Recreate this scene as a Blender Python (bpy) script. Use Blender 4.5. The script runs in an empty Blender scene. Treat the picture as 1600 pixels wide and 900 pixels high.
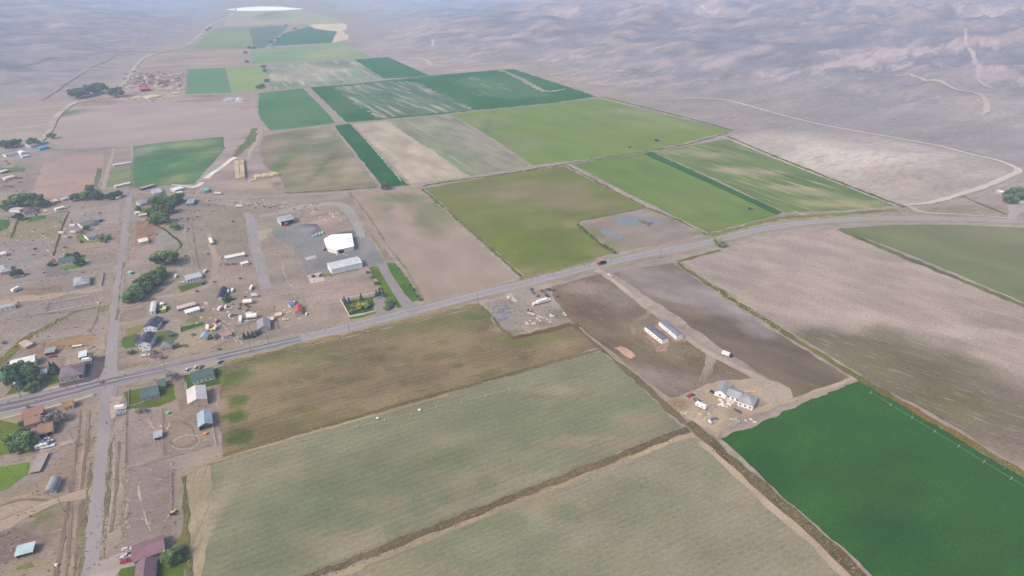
import bpy, bmesh, math, random
import numpy as np
from mathutils import Vector, Matrix, noise
from mathutils.bvhtree import BVHTree
from mathutils.geometry import delaunay_2d_cdt
random.seed(7); rng = np.random.default_rng(7)
R = math.radians
scene = bpy.context.scene
COL = scene.collection

# ---------------------------------------------------------------- camera, light, exposure
CAM_H, FPX, PITCH = 240.0, 937.0, 28.32
cam_data = bpy.data.cameras.new('camera'); cam = bpy.data.objects.new('camera', cam_data); COL.objects.link(cam)
cam.location = (0, 0, CAM_H); cam.rotation_euler = (R(90 - PITCH), 0, 0)
cam_data.sensor_width = 36.0; cam_data.lens = 36.0 * FPX / 1600.0
cam_data.clip_start = 1.0; cam_data.clip_end = 60000.0
scene.camera = cam

SUN_EL, SUN_AZ = 44.0, 232.0          # azimuth clockwise from +Y
SUN_POWER, SKY_POWER = 1.5, 0.15
EXPOSURE = 0.95
HAZE_DENS = 2.1e-4
HAZE_COL = (0.455, 0.56, 0.72)
world = bpy.data.worlds.new('World'); scene.world = world; world.use_nodes = True
wn = world.node_tree; bg = wn.nodes['Background']
sky = wn.nodes.new('ShaderNodeTexSky'); sky.sky_type = 'NISHITA'; sky.sun_disc = False
sky.sun_elevation = R(SUN_EL); sky.sun_rotation = R(SUN_AZ); sky.air_density = 1.0; sky.dust_density = 4.0; sky.ozone_density = 1.0
wn.links.new(sky.outputs['Color'], bg.inputs['Color']); bg.inputs['Strength'].default_value = SKY_POWER
sun_d = bpy.data.lights.new('sun', 'SUN'); sun_d.energy = SUN_POWER; sun_d.angle = R(11); sun_d.color = (1.0, 0.955, 0.89)
sun = bpy.data.objects.new('sun', sun_d); COL.objects.link(sun)
sdir = Vector((math.sin(R(SUN_AZ)) * math.cos(R(SUN_EL)), math.cos(R(SUN_AZ)) * math.cos(R(SUN_EL)), math.sin(R(SUN_EL))))
sun.rotation_euler = sdir.to_track_quat('Z', 'Y').to_euler(); sun.location = (0, 0, 400)
vs = scene.view_settings
vs.view_transform = 'Standard'; vs.look = 'None'; vs.gamma = 1.0; vs.use_curve_mapping = False; vs.exposure = EXPOSURE
cy = scene.cycles
cy.max_bounces = 4; cy.diffuse_bounces = 2; cy.glossy_bounces = 2; cy.transmission_bounces = 2; cy.volume_bounces = 1
cy.transparent_max_bounces = 4; cy.use_denoising = True; cy.denoising_input_passes = 'RGB_ALBEDO_NORMAL'; cy.denoising_prefilter = 'ACCURATE'
cy.sample_clamp_indirect = 4.0

# ---------------------------------------------------------------- photo measurements -> ground and base colours
cp, sp = math.cos(R(PITCH)), math.sin(R(PITCH))
def ray(px, py):
    h = (px - 800) / FPX; v = (450 - py) / FPX
    return Vector((h, cp + v * sp, -sp + v * cp))
def P(px, py, z=0.0):
    d = ray(px, py); t = (CAM_H - z) / -d.z
    return Vector((d.x * t, d.y * t, z))
def dist_of(py, px=800):
    d = ray(px, max(py, -30)); return CAM_H / -d.z * d.length
K_LIN = np.array((1.81, 1.80, 1.90))
HZ = np.array((0.46, 0.55, 0.69))
SIG = 2.0e-4
def lin(c): 
    c = np.asarray(c, float) / 255.0
    return np.where(c <= 0.04045, c / 12.92, ((c + 0.055) / 1.055) ** 2.4)
def C(rgb, py=600, px=800, lo=0.006, hi=0.8):
    rgb = np.asarray(rgb, float); f = 0.44 if py < 200 else 0.44 - 0.16 * min(1.0, (py - 200) / 200.0) - 0.16 * min(1.0, max(0.0, (py - 400) / 250.0))
    g = 0.35 * rgb[0] + 0.45 * rgb[1] + 0.2 * rgb[2]
    return C0(rgb * (1 - f) + (g + np.array((0, 0, 2.5))) * f, py, px, lo, hi)
def C0(rgb, py=600, px=800, lo=0.006, hi=0.8):
    """colour as it looks in daylight through the air at that place -> base colour of the surface itself"""
    T = math.exp(-SIG * dist_of(py, px))
    return np.clip((lin(rgb) - (1 - T) * HZ) / (T * K_LIN), lo, hi)
ANG_A, ANG_B = R(26.0), R(116.0)

# ---------------------------------------------------------------- object helpers
def link(o, parent=None):
    COL.objects.link(o)
    if parent is not None: o.parent = parent
    return o
def tag(o, label=None, cat=None, group=None, kind=None):
    if label: o['label'] = label
    if cat: o['category'] = cat
    if group: o['group'] = group
    if kind: o['kind'] = kind
    return o
def empty(name, loc, rz=0.0):
    o = bpy.data.objects.new(name, None); o.empty_display_size = 1.0
    o.location = loc; o.rotation_euler = (0, 0, rz); return link(o)
class MB:
    """collects faces; build() links them as one mesh object"""
    def __init__(s): s.v = []; s.f = []
    def add(s, vs, fs):
        n = len(s.v); s.v += [tuple(x) for x in vs]; s.f += [tuple(i + n for i in f) for f in fs]; return s
    def box(s, x0, x1, y0, y1, z0, z1, taper=0.0):
        t = taper
        return s.add([(x0, y0, z0), (x1, y0, z0), (x1, y1, z0), (x0, y1, z0), (x0 + t, y0 + t, z1), (x1 - t, y0 + t, z1), (x1 - t, y1 - t, z1), (x0 + t, y1 - t, z1)],
                     [(3, 2, 1, 0), (4, 5, 6, 7), (0, 1, 5, 4), (1, 2, 6, 5), (2, 3, 7, 6), (3, 0, 4, 7)])
    def tube(s, a, b, r0, r1=None, n=8):
        r1 = r0 if r1 is None else r1
        a = Vector(a); b = Vector(b); d = (b - a).normalized()
        u = d.orthogonal().normalized(); w = d.cross(u)
        vs = []
        for p, r in ((a, r0), (b, r1)):
            for i in range(n):
                t = 2 * math.pi * i / n; vs.append(p + u * (r * math.cos(t)) + w * (r * math.sin(t)))
        fs = [(i, (i + 1) % n, n + (i + 1) % n, n + i) for i in range(n)] + [tuple(range(n - 1, -1, -1)), tuple(range(n, 2 * n))]
        return s.add(vs, fs)
    def prism(s, poly, axis, a, b):
        """polygon in the two other axes, extruded along axis ('x' or 'y' or 'z') from a to b"""
        n = len(poly); vs = []
        for t in (a, b):
            for (p, q) in poly:
                vs.append({'x': (t, p, q), 'y': (p, t, q), 'z': (p, q, t)}[axis])
        fs = [(i, (i + 1) % n, n + (i + 1) % n, n + i) for i in range(n)] + [tuple(range(n - 1, -1, -1)), tuple(range(n, 2 * n))]
        return s.add(vs, fs)
    def mesh(s, name, m=None):
        me = bpy.data.meshes.new(name); me.from_pydata(s.v, [], s.f); me.update()
        bm = bmesh.new(); bm.from_mesh(me); bmesh.ops.recalc_face_normals(bm, faces=bm.faces); bm.to_mesh(me); bm.free()
        if m: me.materials.append(m)
        return me
    def build(s, name, m=None, parent=None, bevel=0.0):
        o = bpy.data.objects.new(name, s.mesh(name, m))
        if bevel:
            b = o.modifiers.new('bevel', 'BEVEL'); b.width = bevel; b.segments = 2; b.limit_method = 'ANGLE'
        return link(o, parent)

# ---------------------------------------------------------------- materials
def nodes_of(name, rough=0.9, spec=0.2):
    m = bpy.data.materials.new(name); m.use_nodes = True
    nt = m.node_tree; b = nt.nodes['Principled BSDF']
    b.inputs['Roughness'].default_value = rough; b.inputs['Specular IOR Level'].default_value = spec
    return m, nt, b
def N(nt, t, **kw):
    n = nt.nodes.new(t)
    for k, v in kw.items(): setattr(n, k, v)
    return n
def rgba(c): return (float(c[0]), float(c[1]), float(c[2]), 1.0)
def mapping(nt, src, ang, sx, sy, seed=0):
    m1 = N(nt, 'ShaderNodeMapping'); m1.inputs['Rotation'].default_value = (0, 0, -ang)
    nt.links.new(src, m1.inputs['Vector'])
    m2 = N(nt, 'ShaderNodeMapping'); m2.inputs['Scale'].default_value = (sx, sy, 0.02)
    m2.inputs['Location'].default_value = (seed * 13.7, seed * 7.3, 0)
    nt.links.new(m1.outputs[0], m2.inputs['Vector']); return m2.outputs[0]
def noise_n(nt, vec, scale=1.0, detail=3.0, rough=0.55):
    n = N(nt, 'ShaderNodeTexNoise'); n.inputs['Scale'].default_value = scale; n.inputs['Detail'].default_value = detail; n.inputs['Roughness'].default_value = rough
    nt.links.new(vec, n.inputs['Vector']); return n.outputs['Fac']
def ramp01(nt, fac, a, b, lo=0.0, hi=1.0):
    r = N(nt, 'ShaderNodeMapRange', interpolation_type='SMOOTHSTEP'); r.inputs['From Min'].default_value = a; r.inputs['From Max'].default_value = b
    r.inputs['To Min'].default_value = lo; r.inputs['To Max'].default_value = hi
    nt.links.new(fac, r.inputs['Value']); return r.outputs['Result']
def mix(nt, fac, a, b, mode='MIX'):
    n = N(nt, 'ShaderNodeMix', data_type='RGBA', blend_type=mode)
    for s, v in ((0, fac), (6, a), (7, b)):
        if hasattr(v, 'is_linked'): nt.links.new(v, n.inputs[s])
        elif s == 0: n.inputs[0].default_value = v
        else: n.inputs[s].default_value = rgba(v)
    return n.outputs[2]
def scale_col(nt, col, fac):
    n = N(nt, 'ShaderNodeVectorMath', operation='SCALE'); nt.links.new(col, n.inputs[0]); nt.links.new(fac, n.inputs['Scale']); return n.outputs[0]

def ground_mat(name, ang=ANG_A, streaks=(), rows=0.0, row_gap=4.0, fine=0.35, patch=0.25, fs=1.0, rough=0.95, wsc=1.0, speck=None, hills=False):
    """soil or crop: macro colour from the sheet's own colour layer, then patches, streaks along the rows and grain.
    streaks: (colour, amount, length m, width m, threshold)   speck: (colour, threshold, size m)"""
    m, nt, b = nodes_of(name, rough, 0.0)
    geo = N(nt, 'ShaderNodeNewGeometry').outputs['Position']
    at = N(nt, 'ShaderNodeAttribute', attribute_name='col').outputs['Color']
    col = at; s = (hash(name) % 97) if False else sum(map(ord, name)) % 97
    for i, (c, amt, ln, wd, th) in enumerate(streaks):
        f = noise_n(nt, mapping(nt, geo, ang, 1.0 / ln, 1.0 / wd, s + i * 5), 1.0, 4.0, 0.6)
        col = mix(nt, ramp01(nt, f, th, th + 0.16, 0.0, amt), col, c)
    if speck:
        f = noise_n(nt, mapping(nt, geo, 0.3, 1.0 / speck[2], 1.0 / speck[2], s + 3), 1.0, 2.0, 0.6)
        col = mix(nt, ramp01(nt, f, speck[1], speck[1] + 0.08, 0.0, 0.8), col, speck[0])
    f1 = noise_n(nt, mapping(nt, geo, ang, 1 / (60.0 * wsc), 1 / (28.0 * wsc), s), 1.0, 5.0, 0.6)
    col = scale_col(nt, col, ramp01(nt, f1, 0.25, 0.75, 1 - patch, 1 + patch))
    f2 = noise_n(nt, mapping(nt, geo, ang, 1 / (2.4 * fs), 1 / (1.1 * fs), s + 1), 1.0, 5.0, 0.8)
    col = scale_col(nt, col, ramp01(nt, f2, 0.25, 0.75, 1 - fine, 1 + fine))
    if rows:
        w = N(nt, 'ShaderNodeTexWave', wave_type='BANDS', bands_direction='Y'); w.inputs['Scale'].default_value = 1.0
        w.inputs['Distortion'].default_value = 2.2; w.inputs['Detail'].default_value = 2.0; w.inputs['Detail Scale'].default_value = 0.6
        nt.links.new(mapping(nt, geo, ang, 0.02, 0.314 / row_gap, s), w.inputs['Vector'])
        col = scale_col(nt, col, ramp01(nt, w.outputs['Fac'], 0.0, 1.0, 1 - rows, 1 + rows))
    if hills:
        hm_ = N(nt, 'ShaderNodeAttribute', attribute_name='hill').outputs['Fac']
        ba_ = N(nt, 'ShaderNodeAttribute', attribute_name='bare').outputs['Fac']
        for an, lx, ly, sd, c in ((0.5, 150, 40, 31, (0.30, 0.225, 0.20)), (0.8, 60, 22, 37, (0.37, 0.29, 0.26))):
            f = noise_n(nt, mapping(nt, geo, an, 1.0 / lx, 1.0 / ly, sd), 1.0, 7.0, 0.68); a_ = N(nt, 'ShaderNodeMath', operation='MULTIPLY_ADD'); nt.links.new(ba_, a_.inputs[0]); a_.inputs[1].default_value = 0.24; nt.links.new(f, a_.inputs[2])
            col = mix(nt, ramp01(nt, a_.outputs[0], 0.66, 0.78, 0.0, 0.5), col, c)
        for c, an, lx, ly, th, amt, sd in (((0.25, 0.20, 0.18), 0.55, 420, 110, 0.57, 0.45, 5), ((0.31, 0.25, 0.225), 0.95, 120, 40, 0.63, 0.5, 9), ((0.085, 0.09, 0.09), 0.5, 500, 160, 0.54, 0.35, 15), ((0.36, 0.30, 0.27), 0.4, 60, 16, 0.69, 0.6, 17)):
            f = noise_n(nt, mapping(nt, geo, an, 1.0 / lx, 1.0 / ly, sd), 1.0, 6.0, 0.62); k = N(nt, 'ShaderNodeMath', operation='MULTIPLY'); nt.links.new(ramp01(nt, f, th, th + 0.07, 0.0, amt), k.inputs[0]); nt.links.new(hm_, k.inputs[1]); col = mix(nt, k.outputs[0], col, c)
    nt.links.new(col, b.inputs['Base Color']); return m

_mats = {}
def M(rgb, py=600, rough=0.7, spec=0.3, grain=0.1, kind='paint', metal=0.0, px=800):
    key = (tuple(rgb), int(py) // 60, rough, kind, metal)
    if key in _mats: return _mats[key]
    g_ = 0.35 * rgb[0] + 0.45 * rgb[1] + 0.2 * rgb[2]; c = np.clip(C0([v * 0.84 + g_ * 0.16 for v in rgb], py, px) * 1.13, 0.01, 0.8)
    m, nt, b = nodes_of('%s_%d' % (kind, len(_mats)), rough, spec)
    b.inputs['Metallic'].default_value = metal
    tc = N(nt, 'ShaderNodeTexCoord').outputs['Object']
    base = N(nt, 'ShaderNodeRGB'); base.outputs[0].default_value = rgba(c); col = base.outputs[0]
    if kind == 'roof':       # shingles, stains
        f = noise_n(nt, mapping(nt, tc, 0, 0.8, 3.0), 1.0, 4.0, 0.7); col = scale_col(nt, col, ramp01(nt, f, 0.2, 0.8, 0.72, 1.28))
        f = noise_n(nt, mapping(nt, tc, 0, 0.15, 0.2), 1.0, 3.0, 0.6); col = scale_col(nt, col, ramp01(nt, f, 0.3, 0.7, 0.88, 1.12))
    elif kind == 'tin':      # ribbed sheet metal
        w = N(nt, 'ShaderNodeTexWave', wave_type='BANDS', bands_direction='X'); w.inputs['Scale'].default_value = 0.45
        nt.links.new(tc, w.inputs['Vector']); col = scale_col(nt, col, ramp01(nt, w.outputs['Fac'], 0.0, 1.0, 0.93, 1.04))
        f = noise_n(nt, mapping(nt, tc, 0, 0.3, 0.12), 1.0, 4.0, 0.7); col = scale_col(nt, col, ramp01(nt, f, 0.3, 0.75, 1.08, 0.82))
    else:
        f = noise_n(nt, mapping(nt, tc, 0, 0.7, 0.7), 1.0, 4.0, 0.65); col = scale_col(nt, col, ramp01(nt, f, 0.25, 0.75, 1 - grain, 1 + grain))
    nt.links.new(col, b.inputs['Base Color'])
    _mats[key] = m; return m
def direct(name, c, rough=0.6, spec=0.4, metal=0.0):
    if name in _mats: return _mats[name]
    m, nt, b = nodes_of(name, rough, spec); b.inputs['Metallic'].default_value = metal
    tc = N(nt, 'ShaderNodeTexCoord').outputs['Object']; base = N(nt, 'ShaderNodeRGB'); base.outputs[0].default_value = rgba(c)
    f = noise_n(nt, tc, 1.3, 3.0); nt.links.new(scale_col(nt, base.outputs[0], ramp01(nt, f, 0.2, 0.8, 0.85, 1.15)), b.inputs['Base Color'])
    _mats[name] = m; return m
GLASS = direct('window_glass', (0.035, 0.04, 0.05), 0.15, 0.6)
RUBBER = direct('tyre_rubber', (0.02, 0.02, 0.02), 0.9, 0.2)
STEEL = direct('galvanised_steel', (0.45, 0.46, 0.47), 0.5, 0.5, 0.3)
WOOD = direct('weathered_wood', (0.16, 0.12, 0.09), 0.9, 0.1)
TRIM = direct('white_trim', (0.75, 0.75, 0.74), 0.6, 0.3)
BARK = direct('bark', (0.09, 0.065, 0.045), 0.95, 0.1)
# ---------------------------------------------------------------- terrain sheet
FLAT_PX = [(-2500, 2000), (-2500, 420), (-900, 300), (-300, 205), (0, 165), (110, 160), (180, 138), (218, 92), (285, 68), (322, 40), (356, 14),
           (372, 0), (470, -4), (560, 22), (556, 60), (640, 88), (715, 117), (808, 102), (950, 146), (1160, 168), (1600, 238), (2600, 380), (3800, 520), (3800, 2000)]
FLAT = np.array([P(x, min(y, 1500))[:2] for x, y in FLAT_PX])
def inside(X, Y, poly):
    r = np.zeros(X.shape, bool); n = len(poly); j = n - 1
    for i in range(n):
        xi, yi = poly[i]; xj, yj = poly[j]
        if yi != yj:
            c = ((yi > Y) != (yj > Y)) & (X < (xj - xi) * (Y - yi) / (yj - yi) + xi); r ^= c
        j = i
    return r
def poly_dist(X, Y, poly, closed=True):
    d = np.full(X.shape, 1e18); n = len(poly)
    for i in range(n if closed else n - 1):
        ax, ay = poly[i]; bx, by = poly[(i + 1) % n]
        dx, dy = bx - ax, by - ay; L = dx * dx + dy * dy + 1e-9
        t = np.clip(((X - ax) * dx + (Y - ay) * dy) / L, 0, 1)
        d = np.minimum(d, (X - ax - t * dx) ** 2 + (Y - ay - t * dy) ** 2)
    return np.sqrt(d)
def fbm(X, Y, sx, sy=None, oct=4, ang=0.0, off=0.0, ridged=False):
    sy = sy or sx; ca, sa = math.cos(ang), math.sin(ang)
    xs = ((X * ca + Y * sa) / sx).ravel(); ys = ((-X * sa + Y * ca) / sy).ravel(); out = np.empty(xs.shape)
    if ridged:
        for i in range(xs.size):
            v = 0.0; a = 1.0; f = 1.0
            for _ in range(oct):
                v += a * (1 - abs(noise.noise((xs[i] * f + off, ys[i] * f, off)))); a *= 0.5; f *= 2.1
            out[i] = v / 2.0
    else:
        for i in range(xs.size): out[i] = noise.fractal((xs[i] + off, ys[i], off), 1.0, 2.0, oct)
    return out.reshape(X.shape)
def sstep(t): t = np.clip(t, 0, 1); return t * t * (3 - 2 * t)
def axis(lo, a, b, hi, fine, g=1.12):
    c = list(np.arange(a, b, fine)); s = fine; x = a
    while x > lo: s *= g; x -= s; c.insert(0, x)
    s = fine; x = c[-1]
    while x < hi: s *= g; x += s; c.append(x)
    return np.array(c)
ax = axis(-15000, -2400, 3300, 15000, 26.0); ay = axis(-1500, 560, 4300, 15000, 24.0)
GX, GY = np.meshgrid(ax, ay)
out_d = np.where(inside(GX, GY, FLAT), 0.0, poly_dist(GX, GY, FLAT))
rise = sstep(out_d / 1500.0)
rid = fbm(GX, GY, 480, 300, 5, 0.6, 3.1, True)
rid2 = fbm(GX, GY, 150, 110, 4, 0.9, 13.1, True)
big = fbm(GX, GY, 1900, 1300, 3, 0.3, 9.0)
GZ = rise * (84 + 38 * big) + sstep(out_d / 420.0) * 22 + sstep(out_d / 260.0) * (rid - 0.78) * 150 * (0.35 + rise) + sstep(out_d / 200.0) * (rid2 - 0.75) * 26
GZ = np.where(out_d > 0, np.maximum(GZ, -1.0 * sstep(out_d / 60)), 0.0)
BLUFF = np.array([P(*q)[:2] for q in [(1170, 216), (1300, 209), (1420, 228), (1515, 247), (1555, 262), (1500, 293), (1412, 311), (1300, 270), (1212, 240)]])
bd = np.where(inside(GX, GY, BLUFF), poly_dist(GX, GY, BLUFF), 0.0)
GZ = GZ + sstep(bd / 110.0) * (9 + 16 * np.clip(fbm(GX, GY, 130, 70, 4, 0.6, 41.0, True) - 0.62, 0, 1)) * (bd > 0)
ny, nx = GX.shape
# soil colours of the sheet, with haze mixed into the distant hills
def blob_w(X, Y, px, py, rx, ry, soft=0.5, wob=0.35, seed=0.0, ang=0.0):
    c = P(px, py); wx = (P(px + rx, py) - c).length; wy = (P(px, py + ry) - P(px, py - ry)).length / 2
    dx, dy = X - c.x, Y - c.y
    if ang: dx, dy = dx * math.cos(ang) + dy * math.sin(ang), -dx * math.sin(ang) + dy * math.cos(ang)
    d = np.sqrt((dx / wx) ** 2 + (dy / wy) ** 2)
    msk = d < 2.2; w = np.zeros(X.shape)
    if msk.any():
        dm = d[msk] + wob * fbm(X[msk], Y[msk], max(6, (wx * wy) ** 0.5 * 0.5), None, 3, 0, seed + px * 0.01)
        w[msk] = 1 - sstep((dm - (1 - soft)) / (2 * soft))
    return w
def paint(X, Y, base, blobs):
    col = np.empty(X.shape + (3,)); col[:] = base
    for b in blobs:
        px, py, rx, ry, rgb, st = b[:6]; kw = b[6] if len(b) > 6 else {}
        w = (blob_w(X, Y, px, py, rx, ry, **kw) * st)[..., None]
        col = col * (1 - w) + np.asarray(C(rgb, py, px)) * w
    return col
SAGE = C0((153, 156, 172), 80); FAR_HAZE = C0((172, 184, 210), 12); PINK = np.array((0.36, 0.26, 0.21)); DRY = np.array((0.25, 0.205, 0.165)); VAL = C((172, 156, 148), 500)
col = np.empty(GX.shape + (3,)); col[:] = VAL
w = sstep(out_d / 120.0)[..., None]
n1 = fbm(GX, GY, 260, 170, 5, 0.5, 21.0); n2 = fbm(GX, GY, 90, 40, 4, 0.5, 31.0)
gy_, gx_ = np.gradient(GZ, ay, ax); slope = np.hypot(gx_, gy_)
lap = -(np.gradient(gx_, ax, axis=1) + np.gradient(gy_, ay, axis=0))
scar = sstep((n1 + 0.55 * n2 + slope * 2.2 + np.clip(lap * 60, -0.5, 0.7) - 0.62) / 0.5)[..., None]
fw = sstep((GY - 2300) / 1900.0)[..., None]; hill = (SAGE * (1 - fw) + FAR_HAZE * fw) * (1 + 0.22 * n2[..., None]); near = (1 - sstep(out_d / 520.0))[..., None]  # hills turn paler and bluer with distance, haze painted into their colour
hill = hill * (1 - 0.5 * near) + DRY * 0.5 * near
hill = hill * (1 - scar * 0.4 * (1 - 0.6 * fw)) + PINK * scar * 0.4 * (1 - 0.6 * fw)
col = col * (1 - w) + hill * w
GROUND_BLOBS = [
 # the plain on the right
 (1370, 190, 330, 45, (160, 155, 165), 0.85), (1150, 175, 140, 22, (170, 158, 160), 0.7), (1560, 190, 120, 30, (172, 162, 165), 0.5),
 (1330, 255, 200, 44, (196, 178, 170), 0.95), (1270, 250, 80, 18, (212, 197, 190), 0.6), (1410, 245, 90, 16, (208, 194, 186), 0.6), (1450, 290, 110, 16, (186, 168, 160), 0.7), (1250, 222, 90, 10, (208, 190, 180), 0.6),
 (1345, 118, 80, 8, (196, 176, 176), 0.9, dict(soft=0.3)), (1330, 130, 90, 5, (225, 205, 205), 0.9, dict(soft=0.3)), (1230, 135, 60, 7, (205, 180, 175), 0.7), (1530, 145, 50, 10, (190, 175, 175), 0.7), (1570, 146, 40, 6, (205, 185, 180), 0.8),
 (1470, 32, 60, 7, (205, 190, 195), 0.8), (1520, 60, 60, 6, (205, 190, 195), 0.7), (1500, 118, 50, 5, (200, 182, 182), 0.7),
 (640, 60, 50, 18, (186, 165, 172), 0.8), (690, 95, 90, 14, (184, 165, 168), 0.8), (760, 105, 60, 9, (190, 165, 165), 0.7), (600, 45, 30, 10, (190, 160, 168), 0.6),
 (990, 45, 22, 10, (205, 180, 175), 0.8, dict(ang=0.5)), (880, 45, 22, 8, (195, 178, 182), 0.7), (900, 95, 60, 7, (190, 170, 168), 0.8, dict(ang=0.3)), (860, 88, 14, 8, (200, 180, 180), 0.7), (1100, 45, 30, 6, (195, 180, 185), 0.7),
 (950, 120, 90, 12, (182, 165, 168), 0.8), (1060, 130, 80, 8, (190, 168, 165), 0.7), (1010, 93, 16, 8, (200, 180, 178), 0.7), (1070, 75, 14, 7, (205, 180, 180), 0.7), (1115, 72, 22, 6, (198, 182, 184), 0.6), (1320, 85, 14, 6, (205, 188, 186), 0.7), (1280, 57, 10, 5, (205, 188, 190), 0.7), (1240, 75, 12, 5, (205, 185, 185), 0.6), (560, 12, 40, 8, (190, 185, 200), 0.6),
 # the slopes on the left
 (40, 20, 110, 18, (178, 170, 182), 0.6), (140, 50, 70, 9, (172, 164, 174), 0.6), (60, 120, 140, 24, (158, 154, 164), 0.5), (120, 170, 90, 8, (172, 158, 156), 0.6, dict(soft=0.6)), (200, 60, 60, 12, (168, 158, 165), 0.5), (150, 130, 90, 12, (165, 155, 160), 0.6),
 (60, 182, 110, 24, (182, 166, 160), 0.8), (40, 212, 70, 14, (190, 170, 160), 0.7),
 # the far right yard and verge
 (1560, 300, 90, 14, (170, 158, 150), 0.7), (1500, 330, 110, 9, (150, 145, 120), 0.7), (1250, 338, 150, 5, (140, 140, 100), 0.6),
]
blob_c = paint(GX, GY, (0, 0, 0), [])
bare = np.zeros(GX.shape)
for b in GROUND_BLOBS:
    px, py, rx, ry, rgb, st = b[:6]; kw = b[6] if len(b) > 6 else {}
    if py < 150: bare = np.maximum(bare, blob_w(GX, GY, px, py, rx * 1.15, ry * 1.2, **kw) * st); continue
    wv = (blob_w(GX, GY, px, py, rx, ry, **kw) * st)[..., None]
    col = col * (1 - wv) + np.asarray(C(rgb, py, px)) * wv
gv = np.stack([GX, GY, GZ], -1).reshape(-1, 3)
ii = np.arange(ny * nx).reshape(ny, nx)
gf = np.stack([ii[:-1, :-1], ii[:-1, 1:], ii[1:, 1:], ii[1:, :-1]], -1).reshape(-1, 4)
def attr_mesh(name, verts, faces, cols, m, kind='structure', smooth=False):
    me = bpy.data.meshes.new(name); me.from_pydata([tuple(v) for v in verts], [], [tuple(int(i) for i in f) for f in faces]); me.update()
    a = me.color_attributes.new('col', 'FLOAT_COLOR', 'POINT')
    c = np.ones((len(verts), 4)); c[:, :3] = np.asarray(cols).reshape(-1, 3); a.data.foreach_set('color', c.ravel())
    me.materials.append(m)
    if smooth: me.polygons.foreach_set('use_smooth', [True] * len(me.polygons))
    o = bpy.data.objects.new(name, me); link(o)
    if kind: o['kind'] = kind
    return o
gm = ground_mat('ground_soil', ANG_A, hills=True, fine=0.22, patch=0.16, fs=6.0, wsc=2.0,
                streaks=((np.array((0.30, 0.24, 0.2)), 0.45, 90.0, 16.0, 0.56), (np.array((0.10, 0.10, 0.085)), 0.5, 40.0, 14.0, 0.57)))
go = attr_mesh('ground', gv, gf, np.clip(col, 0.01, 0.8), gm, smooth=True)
hb_ = go.data.attributes.new('bare', 'FLOAT', 'POINT'); hb_.data.foreach_set('value', bare.ravel())
ha = go.data.attributes.new('hill', 'FLOAT', 'POINT'); ha.data.foreach_set('value', (sstep(out_d / 200.0) * (1 - 0.45 * sstep((GY - 2600) / 2000.0))).ravel())
tri = np.concatenate([gf[:, [0, 1, 2]], gf[:, [0, 2, 3]]])
BVH = BVHTree.FromPolygons([tuple(v) for v in gv], [tuple(int(i) for i in t) for t in tri], all_triangles=True)
def PG(px, py):
    """the point of the ground that pixel shows"""
    h = BVH.ray_cast(Vector((0, 0, CAM_H)), ray(px, py).normalized(), 40000)[0]
    return h if h is not None else P(px, py)
def height(x, y):
    h = BVH.ray_cast(Vector((x, y, 900)), Vector((0, 0, -1)), 2000)[0]
    return h.z if h is not None else 0.0
def is_flat(py): return py > 240

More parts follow.
